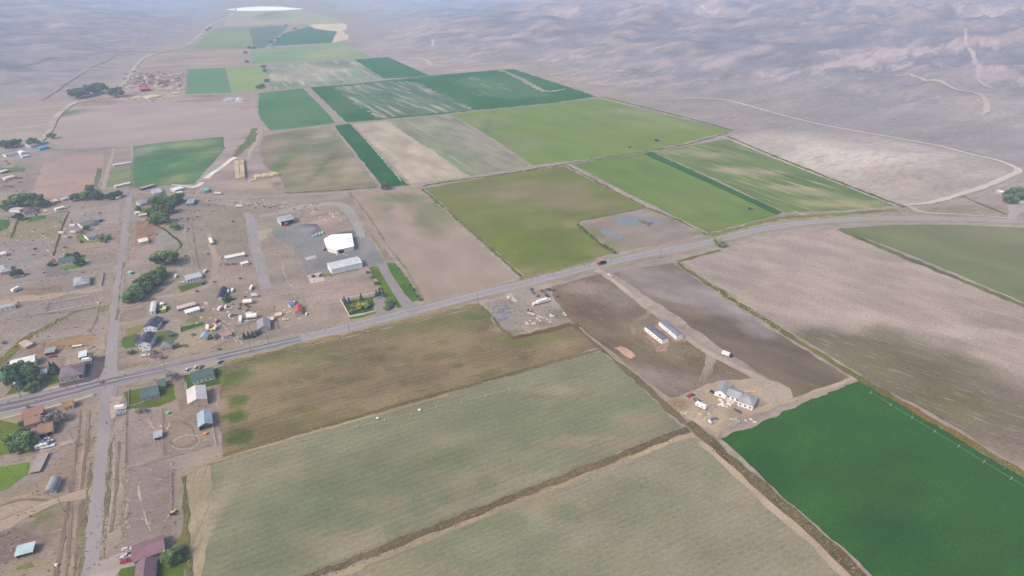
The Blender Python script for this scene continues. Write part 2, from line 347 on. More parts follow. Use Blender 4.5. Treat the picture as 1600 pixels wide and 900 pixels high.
# ---------------------------------------------------------------- sheets and strips
def outline(pts, step, jit, seed):
    out = []
    n = len(pts)
    for i in range(n):
        a, b = pts[i], pts[(i + 1) % n]; L = (b - a).length; k = max(1, int(L / step)); nrm = Vector((-(b - a).y, (b - a).x)).normalized() if L > 0 else Vector((0, 0))
        for j in range(k):
            p = a.lerp(b, j / k)
            d = noise.noise((p.x * 0.09 + seed, p.y * 0.09, seed)) * jit * 1.5 + noise.noise((p.x * 0.4 + seed, p.y * 0.4, seed)) * jit * 0.7
            out.append(p + nrm * d)
    return out
_lay = [0]
def sheet(name, px_pts, rgb, blobs=(), layer=1, mat=None, jit=1.2, kind='structure', drape=False, res=1.0, noise_amt=0.12, label=None, **mk):
    ys = [q[1] for q in px_pts]; cyy = sum(ys) / len(ys); cxx = sum(q[0] for q in px_pts) / len(px_pts)
    pts = [Vector(PG(*q)[:2]) if drape or min(ys) < 120 else Vector(P(*q)[:2]) for q in px_pts]
    dist = min(max(P(cxx, max(cyy, -20)).length, 300), 6000)
    sp_ = max(2.5, dist / 110.0) * res
    ol = outline(pts, sp_, jit * max(1.0, dist / 900), len(name) + cxx * 0.01)
    cx0 = sum(p.x for p in ol) / len(ol); cy0 = sum(p.y for p in ol) / len(ol)
    xs = [p.x for p in ol]; ysv = [p.y for p in ol]
    gx, gy = np.meshgrid(np.arange(min(xs), max(xs), sp_), np.arange(min(ysv), max(ysv), sp_))
    if gx.size > 60000:
        s2 = sp_ * math.sqrt(gx.size / 60000); gx, gy = np.meshgrid(np.arange(min(xs), max(xs), s2), np.arange(min(ysv), max(ysv), s2))
    pa = np.array([(p.x, p.y) for p in ol]); gx = gx.ravel(); gy = gy.ravel()
    ok = inside(gx, gy, pa); gx, gy = gx[ok], gy[ok]
    ok = poly_dist(gx, gy, pa) > sp_ * 0.4; gx, gy = gx[ok], gy[ok]
    vs_ = [Vector((p.x - cx0, p.y - cy0)) for p in ol] + [Vector((x - cx0, y - cy0)) for x, y in zip(gx, gy)]
    n = len(ol); ed = [(i, (i + 1) % n) for i in range(n)]
    v2, _, f2, *_r = delaunay_2d_cdt(vs_, ed, [list(range(n))], 1, 1e-4)
    _lay[0] += 1
    z0 = 0.05 * layer + 0.0006 * _lay[0]
    X = np.array([v.x + cx0 for v in v2]); Y = np.array([v.y + cy0 for v in v2])
    if drape or min(ys) < 120: Z = np.array([height(x, y) for x, y in zip(X, Y)]) + z0 + (1.2 if drape else 0)
    else: Z = np.full(X.shape, z0)
    base = C(rgb, cyy, cxx)
    colr = paint(X, Y, base, blobs)
    nn = fbm(X, Y, max(20, dist / 14), max(12, dist / 26), 4, mk.get('ang', ANG_A), len(name) * 1.3 + cxx)
    colr = np.clip(colr * (1 + noise_amt * nn[:, None]), 0.01, 0.85)
    m = mat or ground_mat(name + '_surface_%d' % _lay[0], wsc=max(1, dist / 700), fs=max(1.0, dist / 500), **mk)
    o = attr_mesh(name, np.stack([X, Y, Z], -1), f2, colr, m, kind)
    # keep every face looking up
    me = o.data; me.update()
    if len(me.polygons) and sum(p.normal.z for p in me.polygons[:50]) < 0: me.flip_normals()
    return o
def strip(name, px_pts, width, rgb, layer=3, jit=0.5, blobs=(), mat=None, drape=False, kind='structure', taper=None, step=None, raise_=0.0, **mk):
    far = drape or min(q[1] for q in px_pts) < 120
    pw = [Vector(PG(*q)[:2]) if far else Vector(P(*q)[:2]) for q in px_pts]
    cyy = sum(q[1] for q in px_pts) / len(px_pts); cxx = sum(q[0] for q in px_pts) / len(px_pts)
    W = width if isinstance(width, (list, tuple)) else [width] * len(pw)
    # smooth the line (Catmull-Rom), walk along it
    dense = []; dw = []
    for i in range(len(pw) - 1):
        p0, p1, p2, p3 = pw[max(i - 1, 0)], pw[i], pw[i + 1], pw[min(i + 2, len(pw) - 1)]
        L = (p2 - p1).length; st = step or max(3.0, p1.length / 220); k = max(2, int(L / st))
        for j in range(k):
            t = j / k
            dense.append(0.5 * ((2 * p1) + (-p0 + p2) * t + (2 * p0 - 5 * p1 + 4 * p2 - p3) * t * t + (-p0 + 3 * p1 - 3 * p2 + p3) * t ** 3)); dw.append(W[i] * (1 - t) + W[i + 1] * t)
    dense.append(pw[-1]); dw.append(W[-1])
    _lay[0] += 1; z0 = 0.05 * layer + 0.0006 * _lay[0] + raise_
    V, F, CO = [], [], []
    X, Y = [], []
    nc = 5; s = len(name) + cxx
    for i, p in enumerate(dense):
        d = (dense[min(i + 1, len(dense) - 1)] - dense[max(i - 1, 0)]).normalized(); nr = Vector((-d.y, d.x))
        jl = jit * noise.noise((p.x * 0.11, p.y * 0.11, s)) * 2; jr = jit * noise.noise((p.x * 0.11, p.y * 0.11, s + 9)) * 2
        a = dw[i] / 2 + jl; b_ = -(dw[i] / 2 + jr)
        for k in range(nc):
            q = p + nr * (b_ + (a - b_) * k / (nc - 1)); X.append(q.x); Y.append(q.y)
    for i in range(len(dense) - 1):
        for k in range(nc - 1):
            a = i * nc + k; F.append((a, a + nc, a + nc + 1, a + 1))
    X = np.array(X); Y = np.array(Y)
    Z = (np.array([height(x, y) for x, y in zip(X, Y)]) + (0.8 if drape else 0) if far else np.zeros(X.shape)) + z0
    if not drape and cyy > 240:
        base = C(rgb, cyy, cxx); colr = paint(X, Y, base, blobs)
    else:
        colr = paint(X, Y, C(rgb, cyy, cxx), blobs)
    dist = min(max(P(cxx, max(cyy, -20)).length, 300), 6000)
    m = mat or ground_mat(name + '_surface_%d' % _lay[0], wsc=max(1, dist / 900), fs=max(1.0, dist / 600), **mk)
    o = attr_mesh(name, np.stack([X, Y, Z], -1), F, np.clip(colr, 0.01, 0.85), m, kind)
    me = o.data
    if sum(p.normal.z for p in me.polygons[:20]) < 0: me.flip_normals()
    o['_line'] = 0; del o['_line']
    return o, dense
# ---------------------------------------------------------------- fields (pixel outlines measured on the photograph)
def L3(rgb, py): return C(rgb, py)
A_, B_ = ANG_A, ANG_B
sheet('stubble_field', [(-30, 1100), (300, 983), (530, 897), (700, 829), (900, 753), (1040, 699), (1078, 683), (1095, 690), (1112, 704), (1200, 785), (1336, 903), (1557, 1100)], (153, 146, 126),
      [(760, 850, 120, 60, (136, 140, 114), 0.7), (1010, 790, 90, 40, (142, 143, 118), 0.6), (1140, 730, 60, 30, (138, 141, 115), 0.7), (860, 790, 60, 18, (165, 150, 122), 0.6), (640, 890, 80, 14, (158, 146, 118), 0.6),
       (1250, 870, 60, 50, (172, 158, 136), 0.5), (1150, 770, 30, 30, (172, 154, 134), 0.5), (880, 800, 30, 14, (124, 134, 106), 0.6), (780, 815, 40, 12, (134, 138, 106), 0.6), (1000, 870, 130, 30, (152, 148, 126), 0.6), (700, 870, 70, 22, (138, 140, 112), 0.6), (900, 880, 120, 30, (140, 140, 116), 0.5)],
      ang=A_, streaks=((L3((130, 134, 108), 750), 0.3, 14, 3, 0.5), (L3((174, 162, 140), 750), 0.35, 7, 2, 0.56)), fine=0.26, patch=0.10, rows=0.03, row_gap=3)
sheet('sparse_hay_field', [(289, 738), (350, 713), (500, 668), (700, 613), (880, 563), (942, 548), (1000, 603), (1068, 668), (900, 736), (640, 838), (480, 903), (310, 970), (296, 900)], (143, 141, 118),
      [(330, 790, 22, 60, (170, 155, 130), 0.7), (306, 850, 16, 60, (180, 160, 142), 0.8, dict(soft=0.4)), (430, 740, 90, 18, (156, 149, 124), 0.6), (560, 765, 120, 40, (127, 133, 108), 0.7), (480, 800, 80, 50, (124, 131, 107), 0.7),
       (700, 650, 150, 20, (146, 145, 120), 0.5), (820, 660, 130, 30, (130, 137, 110), 0.65), (960, 640, 70, 18, (128, 139, 110), 0.6), (560, 850, 120, 20, (160, 146, 125), 0.7), (800, 750, 120, 14, (156, 146, 124), 0.7), (930, 690, 90, 10, (160, 145, 124), 0.7), (700, 790, 120, 16, (156, 145, 124), 0.7),
       (1000, 655, 40, 12, (165, 146, 124), 0.6), (870, 610, 45, 7, (170, 158, 128), 0.7), (690, 690, 20, 20, (165, 150, 130), 0.4), (700, 715, 40, 20, (122, 134, 100), 0.5), (760, 755, 20, 14, (116, 128, 100), 0.6), (655, 795, 20, 14, (118, 128, 102), 0.6), (690, 780, 18, 10, (120, 130, 104), 0.6), (420, 870, 60, 30, (122, 132, 104), 0.5), (620, 830, 16, 14, (118, 130, 102), 0.5)],
      ang=A_ + 0.02, streaks=((L3((120, 130, 104), 700), 0.3, 18, 2.4, 0.5), (L3((170, 156, 132), 700), 0.35, 14, 1.6, 0.57)), fine=0.26, patch=0.10, rows=0.04, row_gap=4)
sheet('stubble_strip', [(291, 741), (312, 731), (330, 723), (330, 780), (324, 840), (314, 903), (308, 960), (298, 960), (295, 903), (290, 800)], (174, 158, 133), ang=R(97), jit=1.0, layer=1.3, fine=0.25, streaks=((L3((142, 140, 114), 780), 0.8, 40, 3, 0.5), (L3((196, 180, 158), 780), 0.5, 30, 2, 0.56)))
sheet('weedy_brown_field', [(348, 574), (425, 553), (560, 523), (755, 479), (768, 500), (800, 529), (845, 517), (892, 507), (940, 543), (800, 583), (600, 639), (350, 711), (338, 650)], (146, 129, 104),
      [(365, 590, 22, 16, (106, 124, 76), 0.8), (372, 625, 16, 9, (96, 116, 70), 0.9, dict(soft=0.25)), (368, 650, 18, 10, (92, 114, 68), 0.9, dict(soft=0.25)), (372, 682, 20, 14, (98, 116, 72), 0.9, dict(soft=0.25)), (345, 632, 10, 8, (165, 145, 122), 0.9), (348, 664, 9, 6, (165, 145, 122), 0.9),
       (480, 555, 100, 16, (122, 126, 88), 0.7), (660, 505, 90, 14, (118, 126, 84), 0.65), (740, 492, 30, 8, (112, 126, 80), 0.7), (470, 660, 60, 22, (128, 124, 88), 0.6), (820, 530, 60, 10, (124, 128, 84), 0.7), (890, 522, 30, 10, (132, 124, 90), 0.5), (600, 560, 110, 20, (150, 132, 108), 0.5), (700, 560, 120, 16, (140, 122, 98), 0.6), (780, 512, 14, 6, (170, 152, 130), 0.8)]
      + [(x, y, 9 + (i % 3) * 3, 4.2, (112, 114, 80), 0.6, dict(soft=0.45)) for i, (x, y) in enumerate(((442, 624), (461, 597), (468, 617), (436, 602), (486, 590), (520, 595), (545, 595), (566, 590), (615, 575), (638, 572), (640, 563), (675, 560), (630, 598), (690, 536), (702, 555), (717, 571), (745, 545), (760, 587), (685, 604), (660, 611), (590, 560), (610, 545), (575, 547), (520, 560), (755, 498), (560, 640), (475, 640), (820, 560), (770, 580)))],
      ang=A_, streaks=((L3((172, 152, 122), 580), 0.5, 30, 2.2, 0.56), (L3((112, 116, 78), 580), 0.45, 16, 5, 0.55)), fine=0.3, rows=0.05, row_gap=4)
sheet('dark_alfalfa_field', [(1126, 685), (1172, 667), (1245, 634), (1345, 593), (1600, 747), (1860, 903), (2200, 1105), (1585, 1100), (1366, 903), (1240, 790)], (72, 112, 46),
      [(1330, 770, 160, 40, (72, 108, 36), 0.5), (1500, 850, 140, 40, (70, 106, 38), 0.5), (1230, 690, 60, 16, (72, 112, 40), 0.5), (1420, 680, 90, 24, (68, 108, 66), 0.6), (1350, 630, 40, 12, (74, 118, 46), 0.5), (1200, 730, 30, 40, (60, 100, 60), 0.5), (1400, 840, 60, 40, (58, 96, 58), 0.5), (1560, 740, 60, 30, (70, 108, 68), 0.4)],
      ang=A_, streaks=((L3((76, 112, 40), 740), 0.35, 50, 14, 0.52), (L3((80, 118, 72), 740), 0.25, 22, 3, 0.6)), fine=0.3, patch=0.12, rows=0.018, row_gap=5)
sheet('bare_fallow_field', [(1066, 408), (1130, 388), (1220, 371), (1309, 358), (1450, 415), (1600, 479), (2300, 770), (2200, 1090), (1600, 736), (1460, 648), (1342, 588), (1200, 497)], (181, 162, 152),
      [(1330, 560, 90, 40, (122, 122, 100), 0.8), (1270, 530, 60, 14, (124, 122, 102), 0.8, dict(soft=0.4)), (1430, 570, 110, 40, (124, 118, 98), 0.85), (1540, 640, 140, 50, (128, 118, 102), 0.85), (1480, 640, 90, 30, (118, 120, 92), 0.6), (1580, 600, 60, 20, (150, 136, 124), 0.6),
       (1390, 525, 30, 16, (130, 126, 106), 0.7), (1570, 505, 60, 12, (158, 142, 130), 0.7), (1130, 420, 60, 20, (166, 152, 146), 0.6), (1250, 400, 60, 16, (172, 155, 150), 0.5), (1300, 490, 60, 14, (190, 172, 160), 0.5), (1520, 520, 60, 8, (198, 182, 170), 0.5), (1560, 690, 60, 30, (140, 124, 114), 0.6), (1380, 600, 60, 16, (132, 120, 104), 0.6)],
      ang=R(140), streaks=((L3((200, 182, 170), 500), 0.35, 16, 2.5, 0.54), (L3((140, 122, 110), 500), 0.5, 14, 2.6, 0.56)), fine=0.36, patch=0.16)
sheet('brown_plowed_field', [(956, 426), (1000, 419), (1050, 411), (1062, 418), (1180, 500), (1330, 591), (1243, 628), (1215, 600), (1150, 560), (1050, 488)], (132, 117, 106),
      [(1060, 450, 60, 22, (164, 149, 147), 0.9), (1010, 430, 50, 12, (165, 150, 146), 0.85), (1130, 475, 60, 26, (164, 149, 148), 0.9), (1190, 515, 30, 12, (162, 148, 147), 0.85), (1270, 610, 30, 14, (120, 116, 92), 0.6), (1110, 500, 40, 8, (126, 112, 98), 0.7), (1060, 485, 40, 10, (136, 120, 106), 0.7)],
      ang=R(140), streaks=((L3((160, 142, 128), 540), 0.4, 22, 2.5, 0.57),), fine=0.2)
sheet('rough_pasture', [(862, 449), (905, 436), (938, 428), (1000, 476), (1096, 546), (1172, 588), (1160, 606), (1110, 606), (1060, 622), (1042, 620), (950, 545), (893, 504), (868, 480)], (139, 122, 108),
      [(960, 470, 40, 16, (162, 148, 142), 0.7), (915, 450, 36, 9, (166, 148, 136), 0.7), (930, 490, 50, 22, (122, 106, 92), 0.7), (1030, 510, 60, 14, (160, 142, 122), 0.6), (1050, 545, 60, 14, (140, 130, 106), 0.7), (1040, 600, 60, 18, (146, 132, 128), 0.8), (1000, 585, 40, 14, (148, 134, 128), 0.7), (1095, 570, 50, 12, (130, 116, 96), 0.6), (1100, 600, 50, 10, (156, 138, 122), 0.7), (960, 540, 30, 16, (128, 116, 96), 0.5)],
      ang=R(130), streaks=((L3((172, 154, 136), 540), 0.5, 14, 3, 0.56), (L3((106, 94, 80), 540), 0.4, 14, 4, 0.58)), fine=0.3)
sheet('bare_earth', [(1010, 516), (1030, 500), (1070, 512), (1076, 530), (1062, 542), (1030, 548), (1014, 536)], (192, 158, 136), [(1065, 530, 14, 8, (204, 166, 146), 0.8), (1045, 545, 14, 4, (208, 164, 146), 0.8)], layer=2, jit=5, fine=0.3, streaks=((C((150, 132, 112), 530), 0.8, 14, 5, 0.5),))
sheet('bare_earth', [(958, 541), (970, 542), (985, 549), (993, 556), (985, 561), (972, 557), (963, 549)], (206, 164, 142), layer=2, jit=3, fine=0.15)
sheet('green_pivot_field', [(1312, 357), (1400, 351), (1500, 351), (1600, 356), (1800, 362), (2400, 374), (2300, 762), (1600, 473), (1480, 422), (1400, 390)], (134, 141, 110),
      [(1345, 370, 30, 8, (110, 132, 92), 0.7), (1420, 370, 60, 12, (140, 148, 112), 0.5), (1560, 370, 60, 12, (152, 146, 126), 0.5), (1500, 440, 60, 20, (128, 140, 104), 0.6)],
      ang=R(133), streaks=((L3((150, 150, 118), 400), 0.5, 220, 3, 0.6),), fine=0.08, patch=0.06, rows=0.02, row_gap=9)
strip('field_verge', [(1310, 358), (1400, 396), (1500, 437), (1600, 478), (1800, 560)], 7, (124, 128, 98), layer=3, jit=1.6, fine=0.35)
sheet('olive_hay_field', [(663, 294), (770, 275), (880, 259), (940, 290), (1008, 325), (960, 334), (908, 345), (903, 353), (930, 374), (962, 394), (890, 415), (821, 433), (740, 362)], (133, 140, 86),
      [(830, 300, 90, 16, (158, 142, 112), 0.85), (900, 320, 60, 10, (150, 140, 108), 0.7), (740, 290, 60, 10, (140, 140, 98), 0.5), (860, 390, 60, 22, (118, 138, 72), 0.7), (790, 380, 40, 25, (122, 140, 72), 0.7), (893, 350, 14, 6, (158, 152, 104), 0.7), (940, 395, 20, 8, (158, 152, 104), 0.6), (820, 425, 14, 8, (162, 152, 108), 0.6), (715, 325, 16, 12, (146, 145, 84), 0.6), (800, 410, 8, 20, (150, 145, 90), 0.6)],
      ang=A_, fine=0.10, patch=0.10)
sheet('bright_hay_field', [(894, 257), (950, 247), (1008, 239), (1100, 281), (1214, 336), (1160, 351), (1108, 364), (1050, 336), (970, 296)], (122, 152, 86),
      [(980, 265, 50, 12, (118, 154, 84), 0.6), (1080, 310, 70, 16, (130, 156, 92), 0.7), (1120, 352, 50, 6, (146, 152, 90), 0.6), (1060, 330, 30, 8, (136, 150, 90), 0.5)], ang=B_, streaks=((C((150, 166, 106), 300), 0.5, 120, 7, 0.56),), fine=0.1, patch=0.07)
sheet('dark_hay_strip', [(1004, 240), (1018, 237), (1110, 279), (1224, 332), (1214, 336), (1100, 283)], (82, 132, 90), ang=B_, layer=2, fine=0.12, patch=0.12)
sheet('streaked_hay_field', [(1020, 237), (1080, 227), (1135, 217), (1260, 267), (1398, 322), (1320, 329), (1226, 332), (1120, 281)], (124, 150, 98),
      [(1120, 245, 40, 6, (190, 172, 138), 0.7, dict(ang=-0.3)), (1180, 270, 60, 6, (192, 174, 142), 0.8, dict(ang=-0.4)), (1260, 298, 50, 6, (190, 172, 136), 0.8, dict(ang=-0.4)), (1320, 318, 60, 6, (182, 170, 128), 0.7), (1070, 237, 30, 4, (170, 165, 126), 0.6), (1150, 250, 40, 7, (110, 152, 96), 0.7), (1260, 280, 60, 9, (104, 148, 92), 0.8), (1320, 300, 40, 7, (106, 148, 94), 0.7), (1200, 305, 30, 8, (120, 148, 96), 0.6)],
      ang=B_ + 0.1, streaks=((C((196, 178, 144), 270), 0.8, 110, 7, 0.54), (C((96, 138, 86), 270), 0.5, 90, 9, 0.57)), fine=0.12)
sheet('pond_flat', [(911, 345), (960, 335), (1006, 325), (1050, 341), (1098, 366), (1030, 383), (965, 394), (935, 374), (905, 353)], (164, 146, 138),
      [(1050, 360, 30, 8, (150, 138, 138), 0.6), (1000, 372, 20, 5, (156, 150, 116), 0.6), (955, 385, 20, 8, (140, 140, 96), 0.7), (930, 365, 16, 8, (136, 140, 96), 0.7), (990, 385, 20, 5, (150, 146, 106), 0.6), (1085, 365, 14, 4, (142, 142, 92), 0.6), (935, 345, 18, 4, (178, 158, 146), 0.6)], layer=2, jit=2.5, fine=0.25, patch=0.15)
sheet('lime_hay_field', [(705, 179), (820, 166), (935, 154), (1040, 179), (1143, 204), (1060, 226), (1000, 237), (910, 250), (832, 258), (770, 216)], (132, 164, 90),
      [(760, 190, 40, 10, (146, 162, 118), 0.8), (800, 225, 60, 12, (140, 156, 116), 0.6), (1050, 195, 70, 8, (152, 166, 112), 0.7), (1000, 175, 60, 6, (160, 164, 126), 0.8), (900, 180, 60, 8, (136, 168, 92), 0.6), (900, 240, 60, 7, (124, 162, 86), 0.6), (760, 200, 8, 14, (110, 146, 100), 0.5)],
      ang=B_ + 0.06, streaks=((C((146, 160, 124), 200), 0.65, 260, 16, 0.53), (C((120, 168, 78), 200), 0.6, 200, 18, 0.56)), fine=0.08, patch=0.06)
sheet('half_cut_field', [(550, 194), (630, 186), (704, 179), (765, 218), (828, 259), (735, 275), (641, 287), (596, 237)], (150, 158, 128),
      [(590, 215, 30, 22, (200, 176, 148), 0.85), (640, 255, 40, 22, (196, 174, 144), 0.85), (665, 280, 26, 8, (196, 174, 140), 0.8), (575, 197, 22, 6, (206, 182, 160), 0.85), (740, 225, 30, 12, (172, 162, 140), 0.7), (770, 255, 40, 10, (170, 162, 136), 0.7), (690, 215, 24, 14, (140, 156, 130), 0.8), (710, 250, 22, 18, (132, 154, 122), 0.8), (670, 190, 20, 6, (150, 160, 140), 0.8)],
      ang=B_ + 0.05, streaks=((C((204, 182, 152), 240), 0.5, 160, 7, 0.55), (C((134, 150, 118), 240), 0.4, 160, 8, 0.56)), fine=0.1)
sheet('cut_hay_strip', [(551, 194), (580, 191), (604, 189), (668, 231), (735, 275), (690, 281), (641, 287), (596, 237)], (196, 177, 154), ang=B_ + 0.08, jit=2.5, layer=1.3, streaks=((C((168, 160, 132), 240), 0.7, 120, 6, 0.52), (C((214, 196, 170), 240), 0.5, 90, 4, 0.56)), fine=0.1)
sheet('cut_hay_strip', [(655, 184), (700, 180), (800, 240), (826, 258), (800, 262), (735, 230)], (160, 158, 140), ang=B_ + 0.1, jit=3, layer=1.3, streaks=((C((186, 168, 150), 240), 0.8, 100, 6, 0.5),), fine=0.1)
sheet('teal_alfalfa_field', [(484, 136), (560, 130), (672, 118), (740, 112), (802, 108), (870, 130), (933, 151), (850, 163), (706, 177), (620, 185), (541, 191)], (84, 146, 116),
      [(545, 160, 40, 14, (128, 148, 126), 0.3), (680, 150, 60, 12, (96, 146, 116), 0.7), (800, 130, 60, 10, (108, 152, 124), 0.6), (850, 150, 40, 6, (90, 142, 112), 0.6), (700, 160, 40, 10, (92, 146, 116), 0.5)],
      ang=B_ + 0.12, streaks=((C((72, 134, 104), 150), 0.5, 160, 24, 0.55),), fine=0.08, patch=0.1)
sheet('patchy_hay_strip', [(522, 137), (560, 133), (610, 127), (650, 128), (720, 160), (745, 172), (640, 181), (590, 184)], (112, 150, 132), ang=B_ + 0.1, jit=8, layer=1.3, streaks=((C((186, 172, 164), 155), 0.95, 130, 10, 0.49),), fine=0.1)
sheet('patchy_hay_strip', [(700, 127), (745, 118), (800, 128), (860, 150), (790, 156), (740, 146)], (100, 150, 124), ang=B_ + 0.1, jit=8, layer=1.3, streaks=((C((156, 168, 146), 140), 0.8, 140, 12, 0.52),), fine=0.1)
strip('field_track', [(780, 109), (812, 122), (850, 142), (888, 138)], [9, 14, 14, 4], (170, 166, 150), layer=3, jit=4)
sheet('green_field', [(404, 146), (440, 141), (477, 138), (500, 163), (524, 192), (470, 199), (422, 204), (406, 186), (403, 166)], (100, 158, 118), [(450, 180, 40, 16, (112, 160, 118), 0.5), (415, 165, 10, 20, (90, 150, 120), 0.5)], ang=B_, fine=0.06, patch=0.08)
sheet('tan_green_field', [(412, 212), (465, 203), (518, 197), (555, 243), (592, 292), (520, 298), (446, 302), (440, 278), (412, 258), (404, 232)], (158, 148, 126),
      [(440, 255, 14, 18, (124, 142, 104), 0.85), (480, 230, 30, 10, (130, 146, 116), 0.8), (470, 210, 30, 6, (134, 150, 112), 0.7), (515, 225, 18, 10, (124, 144, 110), 0.8), (510, 255, 9, 26, (118, 140, 94), 0.75), (530, 280, 12, 9, (116, 138, 92), 0.75), (450, 290, 26, 8, (132, 144, 106), 0.6), (500, 212, 14, 5, (178, 162, 144), 0.8), (550, 265, 16, 25, (178, 160, 140), 0.7)],
      ang=A_, streaks=((C((182, 164, 142), 250), 0.5, 40, 7, 0.54), (C((122, 140, 100), 250), 0.4, 30, 9, 0.57)), fine=0.12)
sheet('green_strip_field', [(522, 197), (546, 193), (590, 238), (636, 288), (598, 292), (560, 244)], (76, 132, 98), [(560, 215, 20, 10, (80, 140, 108), 0.5), (620, 280, 16, 8, (66, 124, 84), 0.6)], ang=B_, fine=0.08)
sheet('tan_pasture', [(546, 304), (600, 298), (656, 292), (730, 362), (808, 435), (740, 452), (664, 470), (655, 450), (600, 385)], (176, 154, 141),
      [(625, 310, 44, 8, (130, 142, 104), 0.85), (675, 335, 26, 22, (134, 142, 108), 0.85), (600, 325, 14, 7, (126, 144, 102), 0.8), (690, 350, 20, 20, (150, 146, 116), 0.6), (645, 320, 12, 14, (146, 146, 114), 0.6), (640, 330, 10, 12, (176, 152, 134), 0.7), (580, 330, 20, 12, (178, 152, 134), 0.6), (720, 400, 40, 30, (178, 156, 146), 0.6), (760, 440, 40, 8, (168, 148, 132), 0.6)],
      ang=B_, streaks=((C((190, 168, 154), 380), 0.3, 60, 8, 0.56),), fine=0.08, patch=0.07)
sheet('pale_streaked_field', [(412, 103), (480, 97), (553, 93), (600, 123), (540, 130), (480, 136), (425, 140), (418, 124)], (146, 168, 154), [(480, 115, 46, 11, (190, 178, 166), 0.75), (440, 132, 20, 5, (110, 156, 134), 0.6), (570, 112, 20, 12, (140, 170, 158), 0.6)],
      ang=B_, streaks=((C((196, 182, 170), 115), 0.8, 110, 16, 0.49),), fine=0.06)
sheet('teal_field', [(553, 93), (606, 89), (640, 104), (671, 118), (635, 121), (600, 123)], (92, 154, 130), fine=0.05, patch=0.05)
sheet('pale_green_field', [(392, 79), (460, 73), (535, 67), (560, 79), (580, 89), (480, 96), (394, 100)], (150, 182, 150), [(430, 88, 34, 9, (134, 180, 148), 0.7), (520, 82, 30, 8, (170, 184, 152), 0.6)], fine=0.06, patch=0.06)
sheet('mint_field', [(292, 108), (352, 106), (357, 126), (362, 145), (325, 146), (290, 147)], (116, 170, 136), fine=0.05, patch=0.05, layer=2)
sheet('lime_field', [(354, 106), (413, 102), (416, 122), (415, 141), (390, 143), (363, 145)], (154, 184, 126), fine=0.05, patch=0.05, layer=2)
sheet('pink_fallow_field', [(225, 94), (240, 84), (290, 78), (340, 77), (390, 77), (392, 89), (391, 101), (340, 104), (290, 107), (215, 110)], (182, 166, 166), [(350, 94, 40, 6, (190, 165, 165), 0.7), (240, 100, 26, 6, (170, 165, 160), 0.6)], fine=0.08)
sheet('mint_pasture', [(298, 77), (328, 50), (345, 43), (370, 43), (388, 43), (395, 76)], (150, 178, 160), [(370, 60, 16, 8, (158, 178, 166), 0.6)], fine=0.05, patch=0.06)
sheet('blue_green_field', [(389, 43), (430, 40), (450, 42), (440, 52), (420, 70), (412, 75), (396, 76)], (134, 160, 164), fine=0.06, patch=0.08)
sheet('deep_teal_field', [(444, 52), (484, 41), (500, 46), (526, 49), (518, 67), (460, 70), (422, 72)], (112, 162, 158), fine=0.04, patch=0.05)
sheet('pale_pasture', [(352, 24), (365, 19), (420, 17), (475, 17), (520, 28), (538, 37), (480, 38), (430, 38), (350, 41)], (178, 188, 180), [(430, 26, 30, 4, (160, 178, 172), 0.8), (400, 36, 30, 3, (190, 180, 176), 0.6), (420, 22, 10, 3, (140, 165, 165), 0.8)], fine=0.08, patch=0.08)
sheet('cream_stubble_field', [(482, 39), (510, 37), (538, 37), (543, 41), (541, 46), (530, 49), (505, 47), (490, 44)], (216, 204, 190), fine=0.05, patch=0.05)
sheet('cream_stubble_field', [(528, 49), (536, 49), (544, 55), (545, 61), (530, 64), (518, 67)], (214, 198, 186), fine=0.05, patch=0.05)
sheet('white_salt_flat', [(353, 15), (380, 11.5), (410, 10), (440, 10.5), (475, 14), (445, 16), (410, 17), (370, 17)], (250, 250, 250), layer=2, fine=0.05, patch=0.05)
sheet('pink_fallow_field', [(97, 175), (112, 167), (170, 164), (205, 161), (300, 155), (388, 147), (398, 164), (408, 190), (410, 205), (350, 213), (208, 227), (120, 232), (75, 216), (88, 205)], (187, 165, 165),
      [(112, 176, 12, 6, (122, 156, 124), 0.85, dict(soft=0.3)), (140, 172, 18, 3, (158, 164, 150), 0.7), (310, 172, 40, 5, (196, 172, 168), 0.6), (250, 205, 60, 8, (192, 168, 165), 0.6), (200, 225, 90, 6, (178, 160, 160), 0.7)], ang=A_, fine=0.06, patch=0.05)
sheet('patchy_green_pasture', [(208, 229), (260, 222), (348, 214), (352, 232), (330, 258), (318, 270), (305, 287), (250, 291), (208, 293)], (106, 150, 112),
      [(300, 225, 34, 7, (146, 164, 120), 0.8), (225, 235, 18, 8, (150, 160, 140), 0.8), (260, 255, 36, 14, (88, 146, 112), 0.8), (290, 250, 6, 14, (120, 166, 92), 0.7), (275, 280, 18, 6, (158, 160, 110), 0.7), (330, 240, 16, 8, (140, 160, 118), 0.7), (235, 280, 20, 8, (96, 148, 100), 0.7)],
      ang=A_, streaks=((C((160, 168, 140), 255), 0.4, 30, 9, 0.56),), fine=0.12)
sheet('red_earth_paddock', [(72, 247), (120, 243), (163, 241), (160, 268), (155, 290), (140, 296), (110, 305), (75, 309), (50, 300), (60, 275)], (187, 157, 150), [(110, 260, 40, 10, (185, 160, 158), 0.7), (130, 290, 30, 8, (192, 157, 146), 0.7)], ang=A_, fine=0.06, patch=0.05)
sheet('small_pasture', [(172, 264), (205, 258), (206, 275), (203, 289), (185, 291), (166, 293)], (142, 156, 120), fine=0.08)
sheet('hay_yard', [(372, 215), (400, 208), (404, 235), (412, 260), (438, 275), (445, 302), (400, 300), (330, 298), (318, 284), (345, 262), (368, 245)], (176, 156, 150),
      [(410, 255, 16, 20, (170, 158, 160), 0.6), (420, 292, 24, 5, (196, 172, 140), 0.7), (380, 292, 26, 4, (190, 168, 144), 0.6), (432, 288, 8, 4, (120, 140, 104), 0.8), (345, 270, 14, 10, (184, 158, 148), 0.7)], fine=0.2)
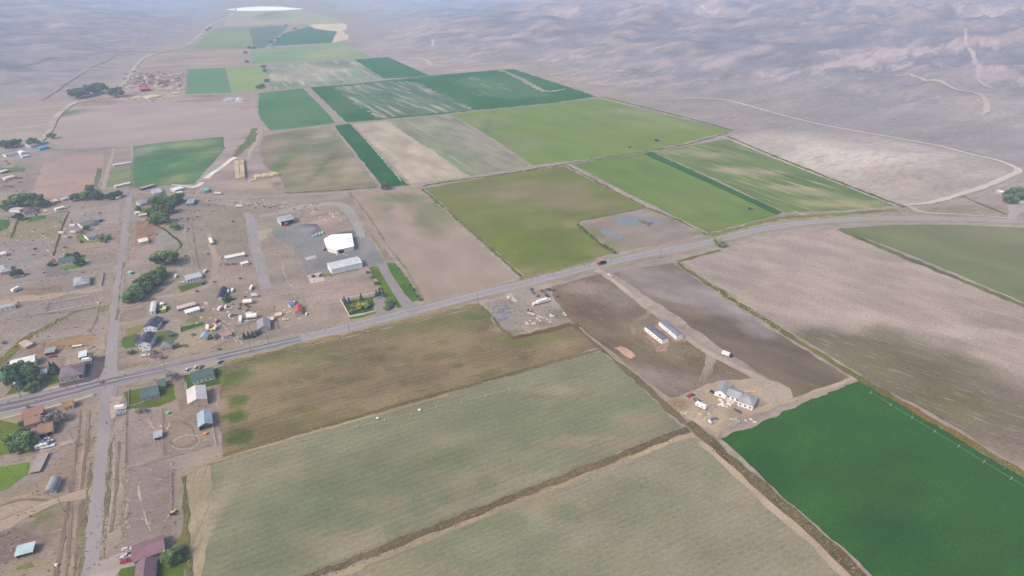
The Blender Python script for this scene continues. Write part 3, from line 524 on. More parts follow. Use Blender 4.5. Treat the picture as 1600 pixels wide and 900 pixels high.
strip('ditch_bank', [(398, 200), (394, 214), (386, 224), (372, 238), (367, 246)], [6, 16, 14, 10, 4], (126, 142, 104), layer=3, jit=3, fine=0.35)
# ---------------------------------------------------------------- town lots
TOWN = [(-260, 1100), (-260, 330), (-40, 300), (60, 232), (120, 232), (205, 228), (208, 294), (300, 290), (545, 300), (600, 385), (660, 470), (640, 485), (400, 545), (172, 600), (346, 575), (336, 650), (350, 711), (288, 740), (294, 903), (300, 1100)]
sheet('town_dirt', TOWN, (167, 150, 141), [
  (40, 240, 80, 18, (168, 156, 158), 0.7), (120, 234, 60, 6, (160, 150, 156), 0.7), (20, 270, 40, 16, (170, 152, 146), 0.7), (20, 290, 40, 10, (158, 146, 150), 0.8), (10, 262, 30, 10, (160, 160, 135), 0.5),
  (120, 330, 50, 12, (174, 154, 146), 0.7), (50, 360, 40, 18, (162, 148, 120), 0.8), (110, 352, 50, 8, (166, 154, 148), 0.6), (60, 395, 50, 14, (166, 152, 150), 0.7), (150, 385, 40, 12, (172, 152, 142), 0.7), (110, 388, 40, 4, (180, 152, 128), 0.6), (5, 315, 20, 8, (190, 162, 140), 0.7), (25, 405, 22, 5, (170, 146, 134), 0.6),
  (80, 457, 50, 9, (146, 134, 118), 0.7), (40, 465, 30, 5, (190, 168, 146), 0.7), (140, 480, 60, 14, (166, 150, 136), 0.6), (60, 500, 60, 14, (160, 146, 142), 0.8), (20, 540, 20, 30, (156, 148, 126), 0.5), (150, 500, 20, 20, (172, 154, 144), 0.6),
  (105, 540, 50, 5, (170, 132, 104), 0.85, dict(ang=0.2)), (70, 550, 20, 6, (166, 132, 112), 0.8), (140, 545, 24, 9, (176, 158, 134), 0.7), (165, 530, 14, 20, (182, 162, 144), 0.6),
  (230, 370, 14, 14, (170, 128, 112), 0.85, dict(soft=0.3)), (250, 375, 12, 14, (162, 152, 150), 0.8), (215, 395, 16, 14, (176, 152, 142), 0.6), (360, 350, 30, 30, (156, 144, 124), 0.8), (320, 350, 30, 20, (166, 148, 138), 0.5), (280, 345, 30, 10, (170, 146, 140), 0.5), (300, 330, 50, 7, (160, 144, 138), 0.6),
  (275, 315, 40, 6, (170, 150, 150), 0.6), (300, 410, 30, 14, (158, 146, 126), 0.6), (370, 435, 24, 12, (174, 146, 130), 0.7), (365, 450, 30, 6, (152, 144, 112), 0.6), (260, 475, 30, 8, (164, 146, 130), 0.5), (210, 500, 20, 18, (160, 142, 128), 0.5), (310, 495, 26, 7, (148, 142, 104), 0.7),
  (430, 410, 24, 40, (166, 150, 138), 0.8), (460, 460, 40, 18, (162, 146, 138), 0.7), (440, 485, 46, 14, (174, 152, 136), 0.7), (530, 450, 60, 16, (174, 150, 142), 0.8), (480, 340, 0.1, 1, (0, 0, 0), 0), (400, 320, 60, 8, (174, 156, 148), 0.6), (380, 480, 24, 20, (158, 142, 130), 0.6), (340, 545, 50, 10, (172, 154, 132), 0.6), (290, 565, 40, 8, (176, 156, 142), 0.6), (240, 550, 30, 8, (168, 146, 132), 0.6), (205, 572, 22, 10, (150, 130, 114), 0.8, dict(soft=0.3)), (215, 560, 20, 6, (178, 158, 146), 0.6), (250, 500, 40, 5, (178, 156, 144), 0.6), (325, 512, 30, 12, (150, 136, 124), 0.6),
  (260, 640, 50, 26, (170, 152, 140), 0.7), (225, 670, 30, 20, (158, 138, 132), 0.8), (220, 705, 18, 20, (172, 146, 134), 0.8), (295, 685, 24, 8, (150, 136, 124), 0.7), (320, 700, 30, 14, (164, 148, 132), 0.6), (185, 720, 14, 80, (172, 156, 140), 0.7), (240, 770, 40, 40, (154, 138, 130), 0.8), (235, 820, 40, 22, (146, 130, 124), 0.7), (190, 820, 18, 50, (158, 144, 120), 0.7), (320, 640, 12, 60, (158, 138, 124), 0.7),
  (110, 640, 24, 24, (160, 144, 138), 0.8), (130, 700, 18, 60, (164, 142, 128), 0.6), (110, 800, 20, 60, (158, 136, 124), 0.6), (30, 820, 40, 20, (162, 142, 134), 0.8), (20, 850, 30, 20, (142, 122, 116), 0.85), (40, 800, 40, 14, (176, 154, 140), 0.7), (70, 800, 18, 20, (134, 136, 100), 0.8), (80, 830, 12, 12, (136, 130, 104), 0.6), (40, 775, 40, 14, (166, 146, 122), 0.6), (100, 730, 16, 24, (170, 150, 130), 0.6), (50, 885, 30, 12, (154, 142, 108), 0.7), (90, 870, 20, 30, (162, 144, 132), 0.6),
  (5, 665, 20, 20, (160, 148, 112), 0.7), (55, 700, 40, 10, (156, 140, 134), 0.7), (170, 460, 0.1, 1, (0, 0, 0), 0)],
  layer=0.6, jit=2.5, res=0.8, noise_amt=0.16, ang=R(20), fine=0.28, patch=0.12,
  streaks=((C((192, 174, 160), 600), 0.45, 12, 3, 0.56), (C((136, 120, 108), 600), 0.45, 9, 3, 0.57), (C((134, 130, 100), 600), 0.5, 30, 14, 0.6)), speck=(C((112, 106, 86), 600), 0.65, 2.2))
for q_, c_ in (([(213, 346), (246, 344), (243, 365), (240, 382), (211, 381)], (168, 133, 118)), ([(246, 360), (268, 358), (280, 372), (276, 384), (243, 385)], (163, 155, 152)), ([(318, 322), (380, 330), (392, 398), (340, 398), (322, 360)], (160, 149, 131)), ([(26, 346), (100, 334), (92, 372), (20, 376)], (161, 149, 124)),
               ([(106, 334), (188, 314), (184, 350), (100, 352)], (172, 157, 152)), ([(67, 536), (127, 525), (147, 522), (144, 532), (92, 547), (66, 546)], (170, 138, 112)), ([(28, 462), (60, 451), (86, 446), (98, 456), (30, 470)], (150, 138, 122)), ([(197, 642), (252, 640), (254, 700), (250, 712), (196, 730)], (166, 148, 142)),
               ([(200, 736), (266, 720), (268, 800), (262, 850), (196, 880), (192, 800)], (154, 139, 133)), ([(-60, 846), (20, 828), (62, 838), (44, 866), (-60, 905)], (146, 128, 121)), ([(428, 470), (522, 466), (512, 500), (475, 504), (430, 514)], (174, 155, 142)), ([(330, 398), (400, 408), (408, 430), (395, 455), (340, 450)], (168, 148, 138)),
               ([(185, 510), (230, 500), (228, 480), (200, 484), (184, 492)], (160, 144, 132)), ([(255, 645), (310, 640), (330, 680), (335, 695), (258, 712)], (160, 144, 132)), ([(0, 375), (80, 372), (78, 405), (70, 418), (-10, 430)], (166, 152, 150)), ([(5, 500), (70, 468), (146, 462), (150, 478), (90, 500), (40, 530), (0, 560)], (163, 148, 144)), ([(212, 300), (330, 318), (380, 326), (320, 330), (280, 345), (262, 340)], (162, 144, 140)),
               ([(255, 384), (330, 372), (336, 400), (320, 440), (262, 450), (255, 420)], (162, 149, 136)), ([(104, 552), (160, 540), (158, 556), (130, 566), (100, 572)], (178, 161, 140)), ([(285, 520), (320, 512), (312, 545), (270, 560), (275, 538)], (172, 156, 136)), ([(118, 700), (148, 690), (140, 780), (128, 903), (110, 903), (112, 800)], (160, 143, 130)), ([(168, 690), (192, 680), (192, 760), (186, 850), (158, 872), (160, 780)], (168, 153, 138))):
    sheet('dirt_lot', q_, c_, layer=1.0, jit=1.6, ang=R(20), fine=0.3, patch=0.14, res=1.4, streaks=((C((190, 172, 158), 550), 0.45, 10, 3, 0.55), (C((134, 118, 106), 550), 0.5, 8, 3, 0.56)), speck=(C((118, 112, 90), 600), 0.64, 2.0))
def lawn(pts, rgb=(104, 130, 72), name='lawn', **k):
    k.setdefault('fine', 0.18); k.setdefault('jit', 0.8); k.setdefault('layer', 2)
    return sheet(name, pts, rgb, **k)
lawn([(587, 414), (598, 413), (620, 440), (637, 478), (623, 484), (615, 470), (598, 440)][::1], (100, 134, 58))
lawn([(575, 418), (586, 416), (603, 440), (622, 476), (608, 480), (600, 462), (590, 440)], (108, 134, 70))
lawn([(600, 412), (618, 411), (640, 440), (658, 468), (642, 473), (632, 462), (615, 436)], (96, 138, 58), layer=2.1)
lawn([(535, 472), (585, 463), (592, 484), (548, 495)], (98, 122, 58), layer=2.2)
lawn([(545, 497), (592, 485), (594, 489), (550, 502)], (112, 132, 78))
lawn([(0, 343), (14, 344), (16, 352), (8, 360), (-20, 364), (-20, 343)], (96, 142, 88))
lawn([(40, 341), (70, 336), (72, 341), (45, 348)], (106, 146, 92))
lawn([(118, 368), (136, 367), (140, 378), (156, 374), (174, 364), (172, 374), (140, 380), (120, 376)], (134, 150, 90))
lawn([(88, 418), (130, 412), (128, 423), (92, 422)], (110, 146, 66)); lawn([(122, 400), (136, 398), (132, 406)], (118, 148, 80))
lawn([(277, 448), (290, 444), (312, 441), (320, 444), (300, 452), (284, 457)], (112, 134, 78)); lawn([(312, 440), (322, 436), (322, 444), (314, 446)], (110, 124, 84))
lawn([(282, 512), (318, 503), (318, 508), (284, 519)], (88, 126, 66)); lawn([(290, 499), (308, 493), (312, 500), (300, 505), (288, 507)], (140, 142, 96))
lawn([(190, 540), (192, 528), (212, 521), (216, 530), (214, 542), (196, 545)], (112, 134, 80)); lawn([(237, 535), (242, 520), (262, 516), (280, 522), (276, 531), (250, 536)], (118, 130, 88))
lawn([(196, 515), (215, 508), (226, 506), (220, 518), (198, 526)], (146, 142, 98)); lawn([(345, 466), (358, 459), (362, 468), (350, 471)], (76, 120, 84)); lawn([(262, 479), (266, 478), (262, 488), (252, 490), (240, 492), (243, 482)], (92, 118, 84))
lawn([(193, 612), (232, 604), (280, 600), (282, 622), (250, 635), (200, 640), (196, 625)], (112, 128, 72)); lawn([(288, 588), (300, 585), (345, 573), (348, 585), (346, 600), (330, 603), (292, 612)], (96, 122, 64)); lawn([(340, 573), (352, 572), (350, 612), (345, 606)], (128, 136, 84))
lawn([(72, 596), (80, 580), (93, 576), (92, 604), (70, 609)], (120, 138, 76)); lawn([(20, 604), (60, 594), (62, 604), (10, 618)], (112, 120, 76))
lawn([(-60, 640), (-60, 720), (22, 708), (45, 700), (62, 690), (40, 668), (0, 656)], (118, 132, 76), noise_amt=0.3); lawn([(-60, 735), (20, 727), (45, 722), (42, 742), (10, 765), (-60, 780)], (112, 138, 74), noise_amt=0.3)
lawn([(184, 903), (186, 889), (212, 884), (262, 868), (284, 856), (287, 903), (290, 960), (150, 960)], (106, 130, 66)); lawn([(262, 868), (265, 852), (284, 836), (286, 858)], (128, 132, 86))
lawn([(25, 862 + 24), (50, 878), (54, 888), (26, 892)], (132, 138, 90)); lawn([(206, 258), (200, 292), (206, 294), (210, 262)], (126, 146, 114))
lawn([(0, 262), (40, 262), (38, 268), (0, 272)], (128, 146, 112)); lawn([(500, 430), (525, 424), (560, 419), (562, 423), (530, 428), (504, 434)], (128, 136, 104)); lawn([(152, 262), (160, 264), (152, 295), (146, 292)], (126, 142, 112))
lawn([(150, 500 - 18), (176, 474), (176, 482), (152, 490)], (138, 140, 100), name='weedy_verge')
for q in ([(225, 322), (240, 340), (246, 352), (220, 330)],): lawn(q, (110, 130, 90))
# plant yard
sheet('plant_dirt_yard', [(388, 334), (440, 330), (510, 317), (540, 320), (566, 356), (575, 420), (600, 460), (480, 480), (418, 455), (400, 400)], (166, 150, 138),
      [(510, 340, 40, 12, (178, 152, 138), 0.8), (480, 334, 20, 8, (176, 160, 148), 0.6), (412, 365, 10, 10, (190, 180, 156), 0.7), (425, 345, 20, 12, (158, 150, 138), 0.7), (440, 395, 26, 16, (162, 146, 132), 0.6), (460, 440, 30, 20, (164, 148, 140), 0.6), (540, 450, 60, 16, (176, 150, 142), 0.8)], layer=1.5, jit=2, fine=0.25)
sheet('plant_asphalt', [(426, 358), (438, 355), (462, 352), (470, 350), (496, 350), (503, 362), (506, 369), (530, 362), (562, 358), (572, 363), (586, 385), (601, 411), (594, 416), (560, 416), (515, 424), (480, 428), (468, 405), (458, 385), (452, 377), (432, 379)], (150, 148, 152),
      [(490, 352, 16, 3, (108, 104, 112), 0.8), (548, 364, 20, 3, (112, 110, 120), 0.7), (440, 366, 12, 6, (140, 136, 146), 0.7), (480, 360, 12, 6, (164, 160, 166), 0.7), (520, 410, 40, 8, (140, 138, 144), 0.6), (575, 385, 8, 20, (160, 158, 160), 0.7), (585, 400, 14, 8, (138, 136, 142), 0.6), (498, 360, 4, 8, (110, 106, 112), 0.6)], layer=2, jit=1.0, fine=0.18, patch=0.1)
sheet('concrete_pad', [(476, 403), (493, 399), (495, 403), (479, 407)], (200, 190, 180), layer=3, jit=0.2, fine=0.06)
sheet('concrete_pad', [(479, 431), (501, 425), (508, 439), (486, 443)], (204, 190, 178), layer=3, jit=0.2, fine=0.06)
# junk yard, new-house yard
sheet('scrap_yard_dirt', [(756, 474), (800, 463), (852, 452), (872, 475), (893, 504), (850, 516), (800, 527), (776, 503)], (166, 152, 142),
      [(785, 490, 14, 12, (150, 148, 158), 0.8), (800, 510, 16, 12, (150, 142, 136), 0.8), (850, 455, 16, 5, (134, 122, 114), 0.8), (870, 490, 16, 8, (134, 134, 110), 0.8), (800, 520, 14, 5, (128, 134, 104), 0.7), (830, 480, 22, 10, (176, 158, 146), 0.6), (845, 505, 20, 4, (146, 130, 108), 0.7)],
      layer=1.5, jit=2, fine=0.35, patch=0.15, ang=0.2, speck=(C((205, 200, 198), 490), 0.64, 2.5))
sheet('building_site_dirt', [(1043, 622), (1060, 618), (1100, 600), (1150, 594), (1185, 592), (1215, 597), (1238, 612), (1240, 625), (1225, 632), (1200, 636), (1172, 650), (1150, 662), (1126, 668), (1120, 685), (1110, 680), (1075, 655), (1040, 630)], (186, 166, 146),
      [(1060, 632, 14, 8, (160, 128, 102), 0.8), (1085, 655, 16, 10, (192, 172, 156), 0.7), (1100, 676, 14, 7, (164, 132, 114), 0.8), (1150, 650, 16, 8, (158, 146, 112), 0.8), (1190, 645, 16, 4, (196, 160, 142), 0.8, dict(ang=0.3)), (1215, 615, 26, 14, (186, 168, 154), 0.8, dict(soft=0.3)), (1140, 605, 30, 6, (178, 162, 148), 0.7), (1165, 618, 10, 6, (206, 182, 150), 0.8), (1125, 660, 10, 4, (198, 174, 146), 0.6), (1110, 655, 10, 8, (168, 154, 124), 0.6), (1190, 632, 14, 3, (140, 132, 104), 0.7)],
      layer=2, jit=2, fine=0.25, patch=0.12)
sheet('gravel_turnaround', [(1190, 598), (1215, 597), (1236, 608), (1240, 622), (1228, 631), (1205, 630), (1192, 615)], (186, 168, 154), layer=2.3, jit=0.8, fine=0.14)
sheet('corral_rows', [(205, 119), (216, 113), (262, 110), (289, 109), (290, 130), (262, 132), (215, 134), (200, 136)], (172, 150, 153), layer=1.9, jit=2, ang=0.12, fine=0.3, streaks=((C((205, 186, 180), 120), 0.9, 50, 5, 0.52), (C((146, 120, 126), 120), 0.7, 40, 6, 0.55)), speck=(C((226, 214, 206), 120), 0.66, 7.0))
sheet('feedlot_dirt', [(203, 118), (215, 112), (290, 108), (291, 128), (290, 148), (330, 148), (388, 146), (400, 165), (380, 172), (350, 158), (250, 160), (195, 163), (110, 168), (125, 160), (190, 145)], (180, 160, 160),
      [(255, 120, 40, 6, (168, 148, 152), 0.7), (240, 128, 40, 5, (160, 142, 150), 0.7), (245, 148, 34, 5, (200, 182, 158), 0.8), (220, 152, 20, 4, (196, 178, 164), 0.7), (150, 158, 24, 4, (160, 136, 136), 0.7), (375, 155, 20, 6, (176, 164, 170), 0.7), (280, 140, 14, 8, (186, 170, 150), 0.7), (330, 150, 30, 2, (150, 134, 138), 0.7)],
      layer=1.5, jit=1.5, fine=0.3, streaks=((C((150, 130, 136), 130), 0.7, 40, 7, 0.5), (C((214, 196, 184), 130), 0.5, 12, 6, 0.56)))
# water
wm, wnt, wb = nodes_of('pond_water', 0.12, 0.5); wb.inputs['Base Color'].default_value = (0.13, 0.128, 0.13, 1); wb.inputs['Roughness'].default_value = 0.4
sheet('pond_water', [(963, 341), (970, 337), (985, 336.5), (996, 338), (1010, 339), (1022, 342), (1033, 347), (1031, 351), (1018, 352), (1008, 350), (996, 349), (988, 353), (977, 354), (966, 351), (963, 346)], (140, 146, 160), layer=3, jit=1.0, mat=wm)
sheet('pond_water', [(938, 360), (945, 358), (955, 361), (966, 366), (974, 372), (968, 375), (958, 372), (948, 368), (940, 364)], (150, 155, 168), layer=3, jit=1.5, mat=wm)
sheet('mud_islet', [(996, 345), (1004, 343), (1011, 346), (1016, 350), (1004, 350)], (140, 132, 112), layer=4, jit=1.5)
# ---------------------------------------------------------------- roads, tracks, ditches
def road_mat(name, rgb, py=500, ang=ANG_A):
    return ground_mat(name, ang, fine=0.10, patch=0.06, fs=0.8, streaks=((C((120, 116, 122), py), 0.35, 60, 1.2, 0.55),))
MAIN = [(-420, 702), (-200, 673), (0, 638), (90, 617), (172, 596), (260, 577), (330, 561), (400, 545), (470, 529), (546, 511), (640, 488), (746, 461), (800, 448), (870, 430), (935, 414), (1000, 400), (1060, 388), (1110, 378), (1150, 367), (1200, 357), (1250, 349), (1300, 345), (1350, 342), (1420, 341), (1500, 342.5), (1600, 347), (1750, 356), (2000, 374), (2400, 405)]
WM = [17.5] * 3 + [17, 15, 12.5, 11, 10.5] + [10] * 21
rm = road_mat('asphalt_road', (0, 0, 0))
strip('road_shoulder', MAIN, [w + 9 for w in WM], (170, 156, 136), layer=2.6, jit=1.5, fine=0.3, patch=0.15, streaks=((C((140, 134, 106), 450), 0.6, 30, 2.5, 0.52),))
strip('main_road', MAIN, WM, (166, 160, 166), layer=3.2, jit=0.12, mat=rm, blobs=[(60, 625, 240, 18, (150, 142, 150), 0.5)])
def offset_line(px_pts, off):
    pw = [Vector(P(*q)[:2]) for q in px_pts]; out = []
    for i, p in enumerate(pw):
        d = (pw[min(i + 1, len(pw) - 1)] - pw[max(i - 1, 0)]).normalized(); out.append(p + Vector((-d.y, d.x)) * off)
    return out
def to_px(p):
    d = Vector((p.x, p.y, -CAM_H)); f = d.dot(Vector((0, cp, -sp))); return (800 + FPX * d.x / f, 450 - FPX * d.dot(Vector((0, sp, cp))) / f)
paint_w = ground_mat('road_paint_white', fine=0.2, patch=0.1); paint_y = ground_mat('road_paint_yellow', fine=0.2, patch=0.1)
for off, rgb, m_, nm in ((1, (218, 214, 214), paint_w, 'edge_line'), (-1, (218, 214, 214), paint_w, 'edge_line')):
    pts = []
    pw = [Vector(P(*q)[:2]) for q in MAIN]
    for i, p in enumerate(pw):
        d = (pw[min(i + 1, len(pw) - 1)] - pw[max(i - 1, 0)]).normalized(); pts.append(to_px(p + Vector((-d.y, d.x)) * off * (WM[i] / 2 - 1.0 - (2.4 if WM[i] > 12 else 0.4))))
    strip(nm, pts, 0.28, rgb, layer=3.4, jit=0.02, mat=m_)
strip('centre_line', MAIN[2:8], 0.3, (200, 184, 150), layer=3.4, jit=0.02, mat=paint_y)
strip('centre_line', MAIN[7:], 0.22, (196, 186, 158), layer=3.4, jit=0.02, mat=paint_y)
# darker wheel-worn lanes
worn = ground_mat('worn_asphalt', fine=0.12, patch=0.1)
for off in (2.9, -2.9):
    strip('worn_lane', [to_px(p) for p in offset_line(MAIN[1:9], off)], 3.2, (136, 128, 138), layer=3.3, jit=0.35, mat=worn)
SIDE = [(118, 1100), (131, 1000), (141, 903), (150, 800), (160, 700), (167, 615), (171, 592), (174, 560), (178, 512), (184, 456), (190, 412), (196, 356), (200, 320), (203, 303)]
strip('road_shoulder', SIDE, 9.5, (170, 154, 140), layer=2.7, jit=1.2, fine=0.3, streaks=((C((130, 122, 98), 550), 0.6, 20, 2, 0.5),))
strip('side_road', SIDE, [6.2] * 6 + [9.5, 7.2] + [6.6] * 3 + [6] * 3, (170, 161, 163), layer=3.25, jit=0.1, mat=road_mat('asphalt_side_road', (0, 0, 0), 500, R(96)), blobs=[(170, 640, 30, 30, (152, 144, 150), 0.6), (190, 400, 30, 120, (166, 156, 156), 0.6)])
sheet('junction_apron', [(128, 612), (150, 601), (172, 590), (160, 577), (186, 577), (182, 590), (205, 592), (186, 602), (181, 622), (155, 622), (152, 616)], (158, 150, 154), layer=3.18, jit=0.3, mat=rm)
dirt = dict(fine=0.16, patch=0.08)
strip('plant_driveway', [(655, 486), (640, 479), (627, 464), (606, 432), (596, 412)], [20, 11, 8.5, 8, 9], (160, 152, 154), layer=3.22, jit=0.2, mat=rm)
strip('gravel_loop', [(405, 338), (440, 332), (475, 323), (510, 319), (534, 321), (548, 334), (556, 347), (562, 360), (566, 372)], [10, 13, 13, 12, 11, 10, 9, 9, 6], (176, 168, 160), layer=2.2, jit=1, **dirt)
strip('canal_road', [(384, 332), (392, 345), (394, 365), (399, 385), (404, 405), (410, 428), (416, 452)], [6, 9, 10, 9, 9, 10, 9], (168, 162, 164), layer=2.4, jit=1, **dirt)
strip('shop_driveway', [(592, 465), (596, 480), (598, 492)], [9, 12, 9], (164, 152, 150), layer=3.0, jit=0.4, **dirt)
strip('gravel_lane', [(930, 422), (944, 428), (975, 452), (1010, 480), (1050, 510), (1096, 545), (1135, 566), (1175, 586), (1205, 604)], [10, 5, 4.6, 4.6, 4.6, 4.8, 5, 6, 9], (186, 168, 154), layer=3.0, jit=0.35, streaks=((C((196, 178, 164), 500), 0.4, 30, 1.5, 0.5),), fine=0.2)
strip('dirt_track', [(1016, 480), (1014, 490), (1004, 497), (990, 508), (988, 524)], [5, 7, 6, 5, 3], (158, 141, 124), layer=2.5, jit=1.2, fine=0.3)
strip('dirt_track', [(1105, 546), (1110, 560), (1104, 580), (1096, 598)], 5, (168, 152, 138), layer=2.5, jit=1.2, fine=0.3)
strip('dirt_track', [(1126, 668), (1145, 655), (1200, 636), (1245, 623), (1290, 607), (1342, 590)], [4, 3, 5, 3, 2.5, 3], (186, 166, 146), layer=2.5, jit=0.8, fine=0.3)
strip('dirt_track', [(838, 430 + 20), (848, 462), (864, 480)], 2.0, (176, 158, 138), layer=2.5, jit=0.5)
strip('dirt_track', [(795, 459), (800, 466), (806, 472)], [5, 4, 2], (202, 186, 164), layer=2.8, jit=0.5)
strip('shop_lane', [(182, 482), (215, 473), (240, 466), (280, 461), (312, 454), (332, 440), (337, 420), (336, 400), (330, 382), (326, 365)], [8, 5.5, 5.5, 5.5, 6, 6, 6, 6, 5, 3], (182, 160, 148), layer=2.5, jit=0.6, **dirt)
strip('shop_lane', [(282, 440), (262, 452), (240, 464)], [5, 7, 5], (180, 158, 146), layer=2.45, jit=1, **dirt)
strip('shop_lane', [(180, 508), (205, 504), (228, 499), (250, 496), (275, 490)], [5, 4.5, 4.5, 4, 3], (178, 158, 146), layer=2.45, jit=0.8, **dirt)
strip('residential_street', [(-220, 492), (-80, 462), (0, 445), (60, 432), (120, 422), (180, 413)], [8.5, 8.5, 8, 8, 8, 8], (166, 154, 152), layer=3.0, jit=0.6, **dirt)
sheet('driveway_pad', [(72, 419), (92, 419), (112, 424), (128, 422), (98, 430), (72, 433)], (144, 138, 144), layer=3.05, jit=0.4, **dirt)
strip('dirt_track', [(-160, 480), (0, 474), (30, 468), (70, 464), (120, 457), (160, 452)], [10, 12, 12, 8, 6, 4], (186, 164, 146), layer=2.4, jit=1.5, **dirt)
sheet('driveway_pad', [(97, 455), (98, 437), (110, 430), (124, 430), (118, 448), (140, 450), (104, 458)], (158, 146, 144), layer=2.8, jit=0.3, **dirt)
strip('canal_road', [(205, 300), (260, 303), (320, 306), (380, 308), (440, 306), (500, 303), (560, 299), (600, 295), (650, 290)], [6, 6, 7, 8, 8, 7, 6, 5, 4], (178, 160, 148), layer=2.8, jit=0.8, **dirt)
strip('canal_road', [(305, 305), (322, 290), (345, 286), (380, 281), (410, 272)], [5, 5, 4, 4, 4], (184, 166, 150), layer=2.7, jit=0.8, **dirt)
strip('canal_road', [(300, 312), (350, 309), (400, 315), (460, 316), (520, 311), (560, 304)], [4, 5, 6, 6, 6, 4], (174, 156, 146), layer=2.2, jit=1.2, **dirt)
strip('concrete_canal', [(369, 246), (362, 249), (345, 262), (330, 272), (322, 279)], [8, 6, 6, 6, 9], (232, 226, 218), layer=3.4, jit=0.3, fine=0.06)
strip('concrete_canal', [(316, 285), (308, 291), (298, 292), (284, 290), (268, 289)], [7, 7, 6, 4, 2], (228, 222, 214), layer=3.4, jit=0.3, fine=0.06)
strip('canal_road', [(411, 206), (404, 212), (402, 222), (392, 235), (388, 250)], [5, 5, 6, 6, 4], (186, 172, 158), layer=3.3, jit=0.8, **dirt)
strip('canal_road', [(410, 208), (450, 202), (480, 199), (530, 193), (600, 187), (700, 178)], [5, 5, 5, 7, 6, 5], (160, 158, 138), layer=3.3, jit=1, **dirt)
strip('field_track', [(478, 138), (500, 160), (520, 180), (537, 193)], [14, 11, 8, 10], (176, 160, 156), layer=3.3, jit=2, **dirt)
strip('field_track', [(402, 146), (480, 137), (560, 131), (672, 119), (800, 107)], 5, (150, 164, 150), layer=3.3, jit=1.2)
strip('field_track', [(706, 177), (800, 168), (880, 160), (940, 152)], 7, (168, 160, 146), layer=3.3, jit=2)
strip('field_track', [(574, 220), (592, 240), (612, 262), (628, 284)], 2.0, (150, 170, 146), layer=3.3, jit=0.3)
strip('dirt_lane', [(161, 297), (164, 285), (168, 268), (172, 254), (176, 242), (178, 232)], [5, 5, 5, 5, 4, 3], (186, 170, 160), layer=3.0, jit=0.6, **dirt)
strip('dirt_lane', [(0, 242), (25, 232), (45, 226)], [4, 7, 5], (160, 156, 164), layer=3.0, jit=0.6, **dirt)
strip('dirt_lane', [(-90, 850), (0, 822), (30, 808), (60, 795), (95, 782), (140, 770)], [12, 9, 7, 5, 5, 7], (184, 162, 146), layer=2.6, jit=1.0, **dirt)
for xo, c_ in ((0, (172, 150, 134)), (6, (146, 124, 112)), (-9, (150, 128, 114))):
    strip('wheel_ruts', [(112 + xo, 903), (116 + xo, 850), (122 + xo, 790), (125 + xo, 740), (131 + xo, 690), (135 + xo, 640)], 1.1, c_, layer=2.2, jit=0.4)
strip('wheel_ruts', [(88, 903), (96, 850), (106, 800), (112, 750)], 1.4, (140, 120, 112), layer=2.2, jit=0.7)
sheet('driveway_pad', [(150, 880), (183, 866), (210, 856), (212, 884), (190, 889), (180, 903), (150, 903), (146, 930), (138, 960), (140, 900)], (190, 172, 166), layer=3.1, jit=0.3, fine=0.07)
sheet('driveway_pad', [(133, 563), (165, 556), (163, 575), (155, 590), (140, 597), (94, 606), (93, 600), (130, 592), (134, 580)], (112, 106, 112), layer=3.3, jit=0.3, fine=0.14)
sheet('driveway_pad', [(60, 588), (75, 585), (68, 608), (55, 613)], (186, 170, 160), layer=3.3, jit=0.2, fine=0.07)
sheet('driveway_pad', [(172, 620), (195, 618), (186, 636), (182, 652), (174, 655)], (184, 166, 154), layer=2.9, jit=0.8, fine=0.1)
sheet('driveway_pad', [(276, 590), (298, 584), (330, 575), (345, 566), (336, 560), (262, 578)], (172, 158, 150), layer=2.9, jit=0.8, fine=0.1)
strip('dirt_lane', [(281, 590), (281, 605), (283, 620), (290, 640)], 5, (160, 144, 130), layer=2.9, jit=0.8)
strip('sidewalk', [(-80, 674), (0, 655), (60, 641), (100, 631), (144, 618)], 1.6, (206, 192, 178), layer=3.5, jit=0.05, fine=0.06)
strip('sidewalk', [(-80, 643), (0, 625), (30, 617), (58, 611)], 1.3, (200, 184, 170), layer=3.5, jit=0.05, fine=0.06)
strip('sidewalk', [(68, 610), (92, 604)], 1.3, (206, 190, 176), layer=3.5, jit=0.05, fine=0.06)
strip('driveway_path', [(62, 706), (85, 698), (119, 688)], [5, 3.4, 4], (188, 166, 150), layer=2.9, jit=0.2, fine=0.1)
# right hand roads
strip('dirt_road', [(1068, 154), (1082, 153), (1130, 156), (1165, 164), (1200, 174), (1250, 187), (1300, 198), (1360, 209), (1430, 221), (1475, 230), (1515, 241), (1555, 250), (1586, 262), (1590, 268), (1575, 276), (1540, 291), (1500, 304), (1470, 313), (1440, 319), (1412, 320)], [5, 6, 8, 8, 7, 6, 6, 6, 6, 7, 7, 7, 8, 9, 8, 8, 7, 7, 5, 4], (212, 194, 184), layer=3.2, jit=0.8, raise_=0.3, **dirt)
strip('dirt_road', [(1200, 171), (1300, 194), (1430, 217), (1530, 240), (1620, 262), (1700, 280)], 4, (186, 172, 170), layer=3.1, jit=0.8, raise_=0.3, **dirt)
strip('dirt_road', [(1408, 317), (1420, 322), (1445, 332), (1500, 335), (1580, 341)], [5, 6, 5, 4, 3], (200, 182, 162), layer=3.1, jit=0.6, **dirt)
strip('dirt_road', [(1240, 330), (1262, 338), (1280, 342)], 4, (190, 176, 142), layer=3.1, jit=0.6, **dirt)
sheet('driveway_pad', [(1570, 316), (1600, 318), (1640, 322), (1640, 330), (1590, 334), (1588, 345), (1574, 345), (1576, 332)], (184, 172, 172), layer=3.1, jit=1, **dirt)
strip('dirt_road', [(1560, 292), (1580, 284), (1610, 278)], 3, (196, 180, 170), layer=3.1, jit=0.5)
strip('ditch', [(1500, 305), (1530, 318), (1560, 330), (1574, 336)], 4, (136, 122, 112), layer=3.1, jit=1)
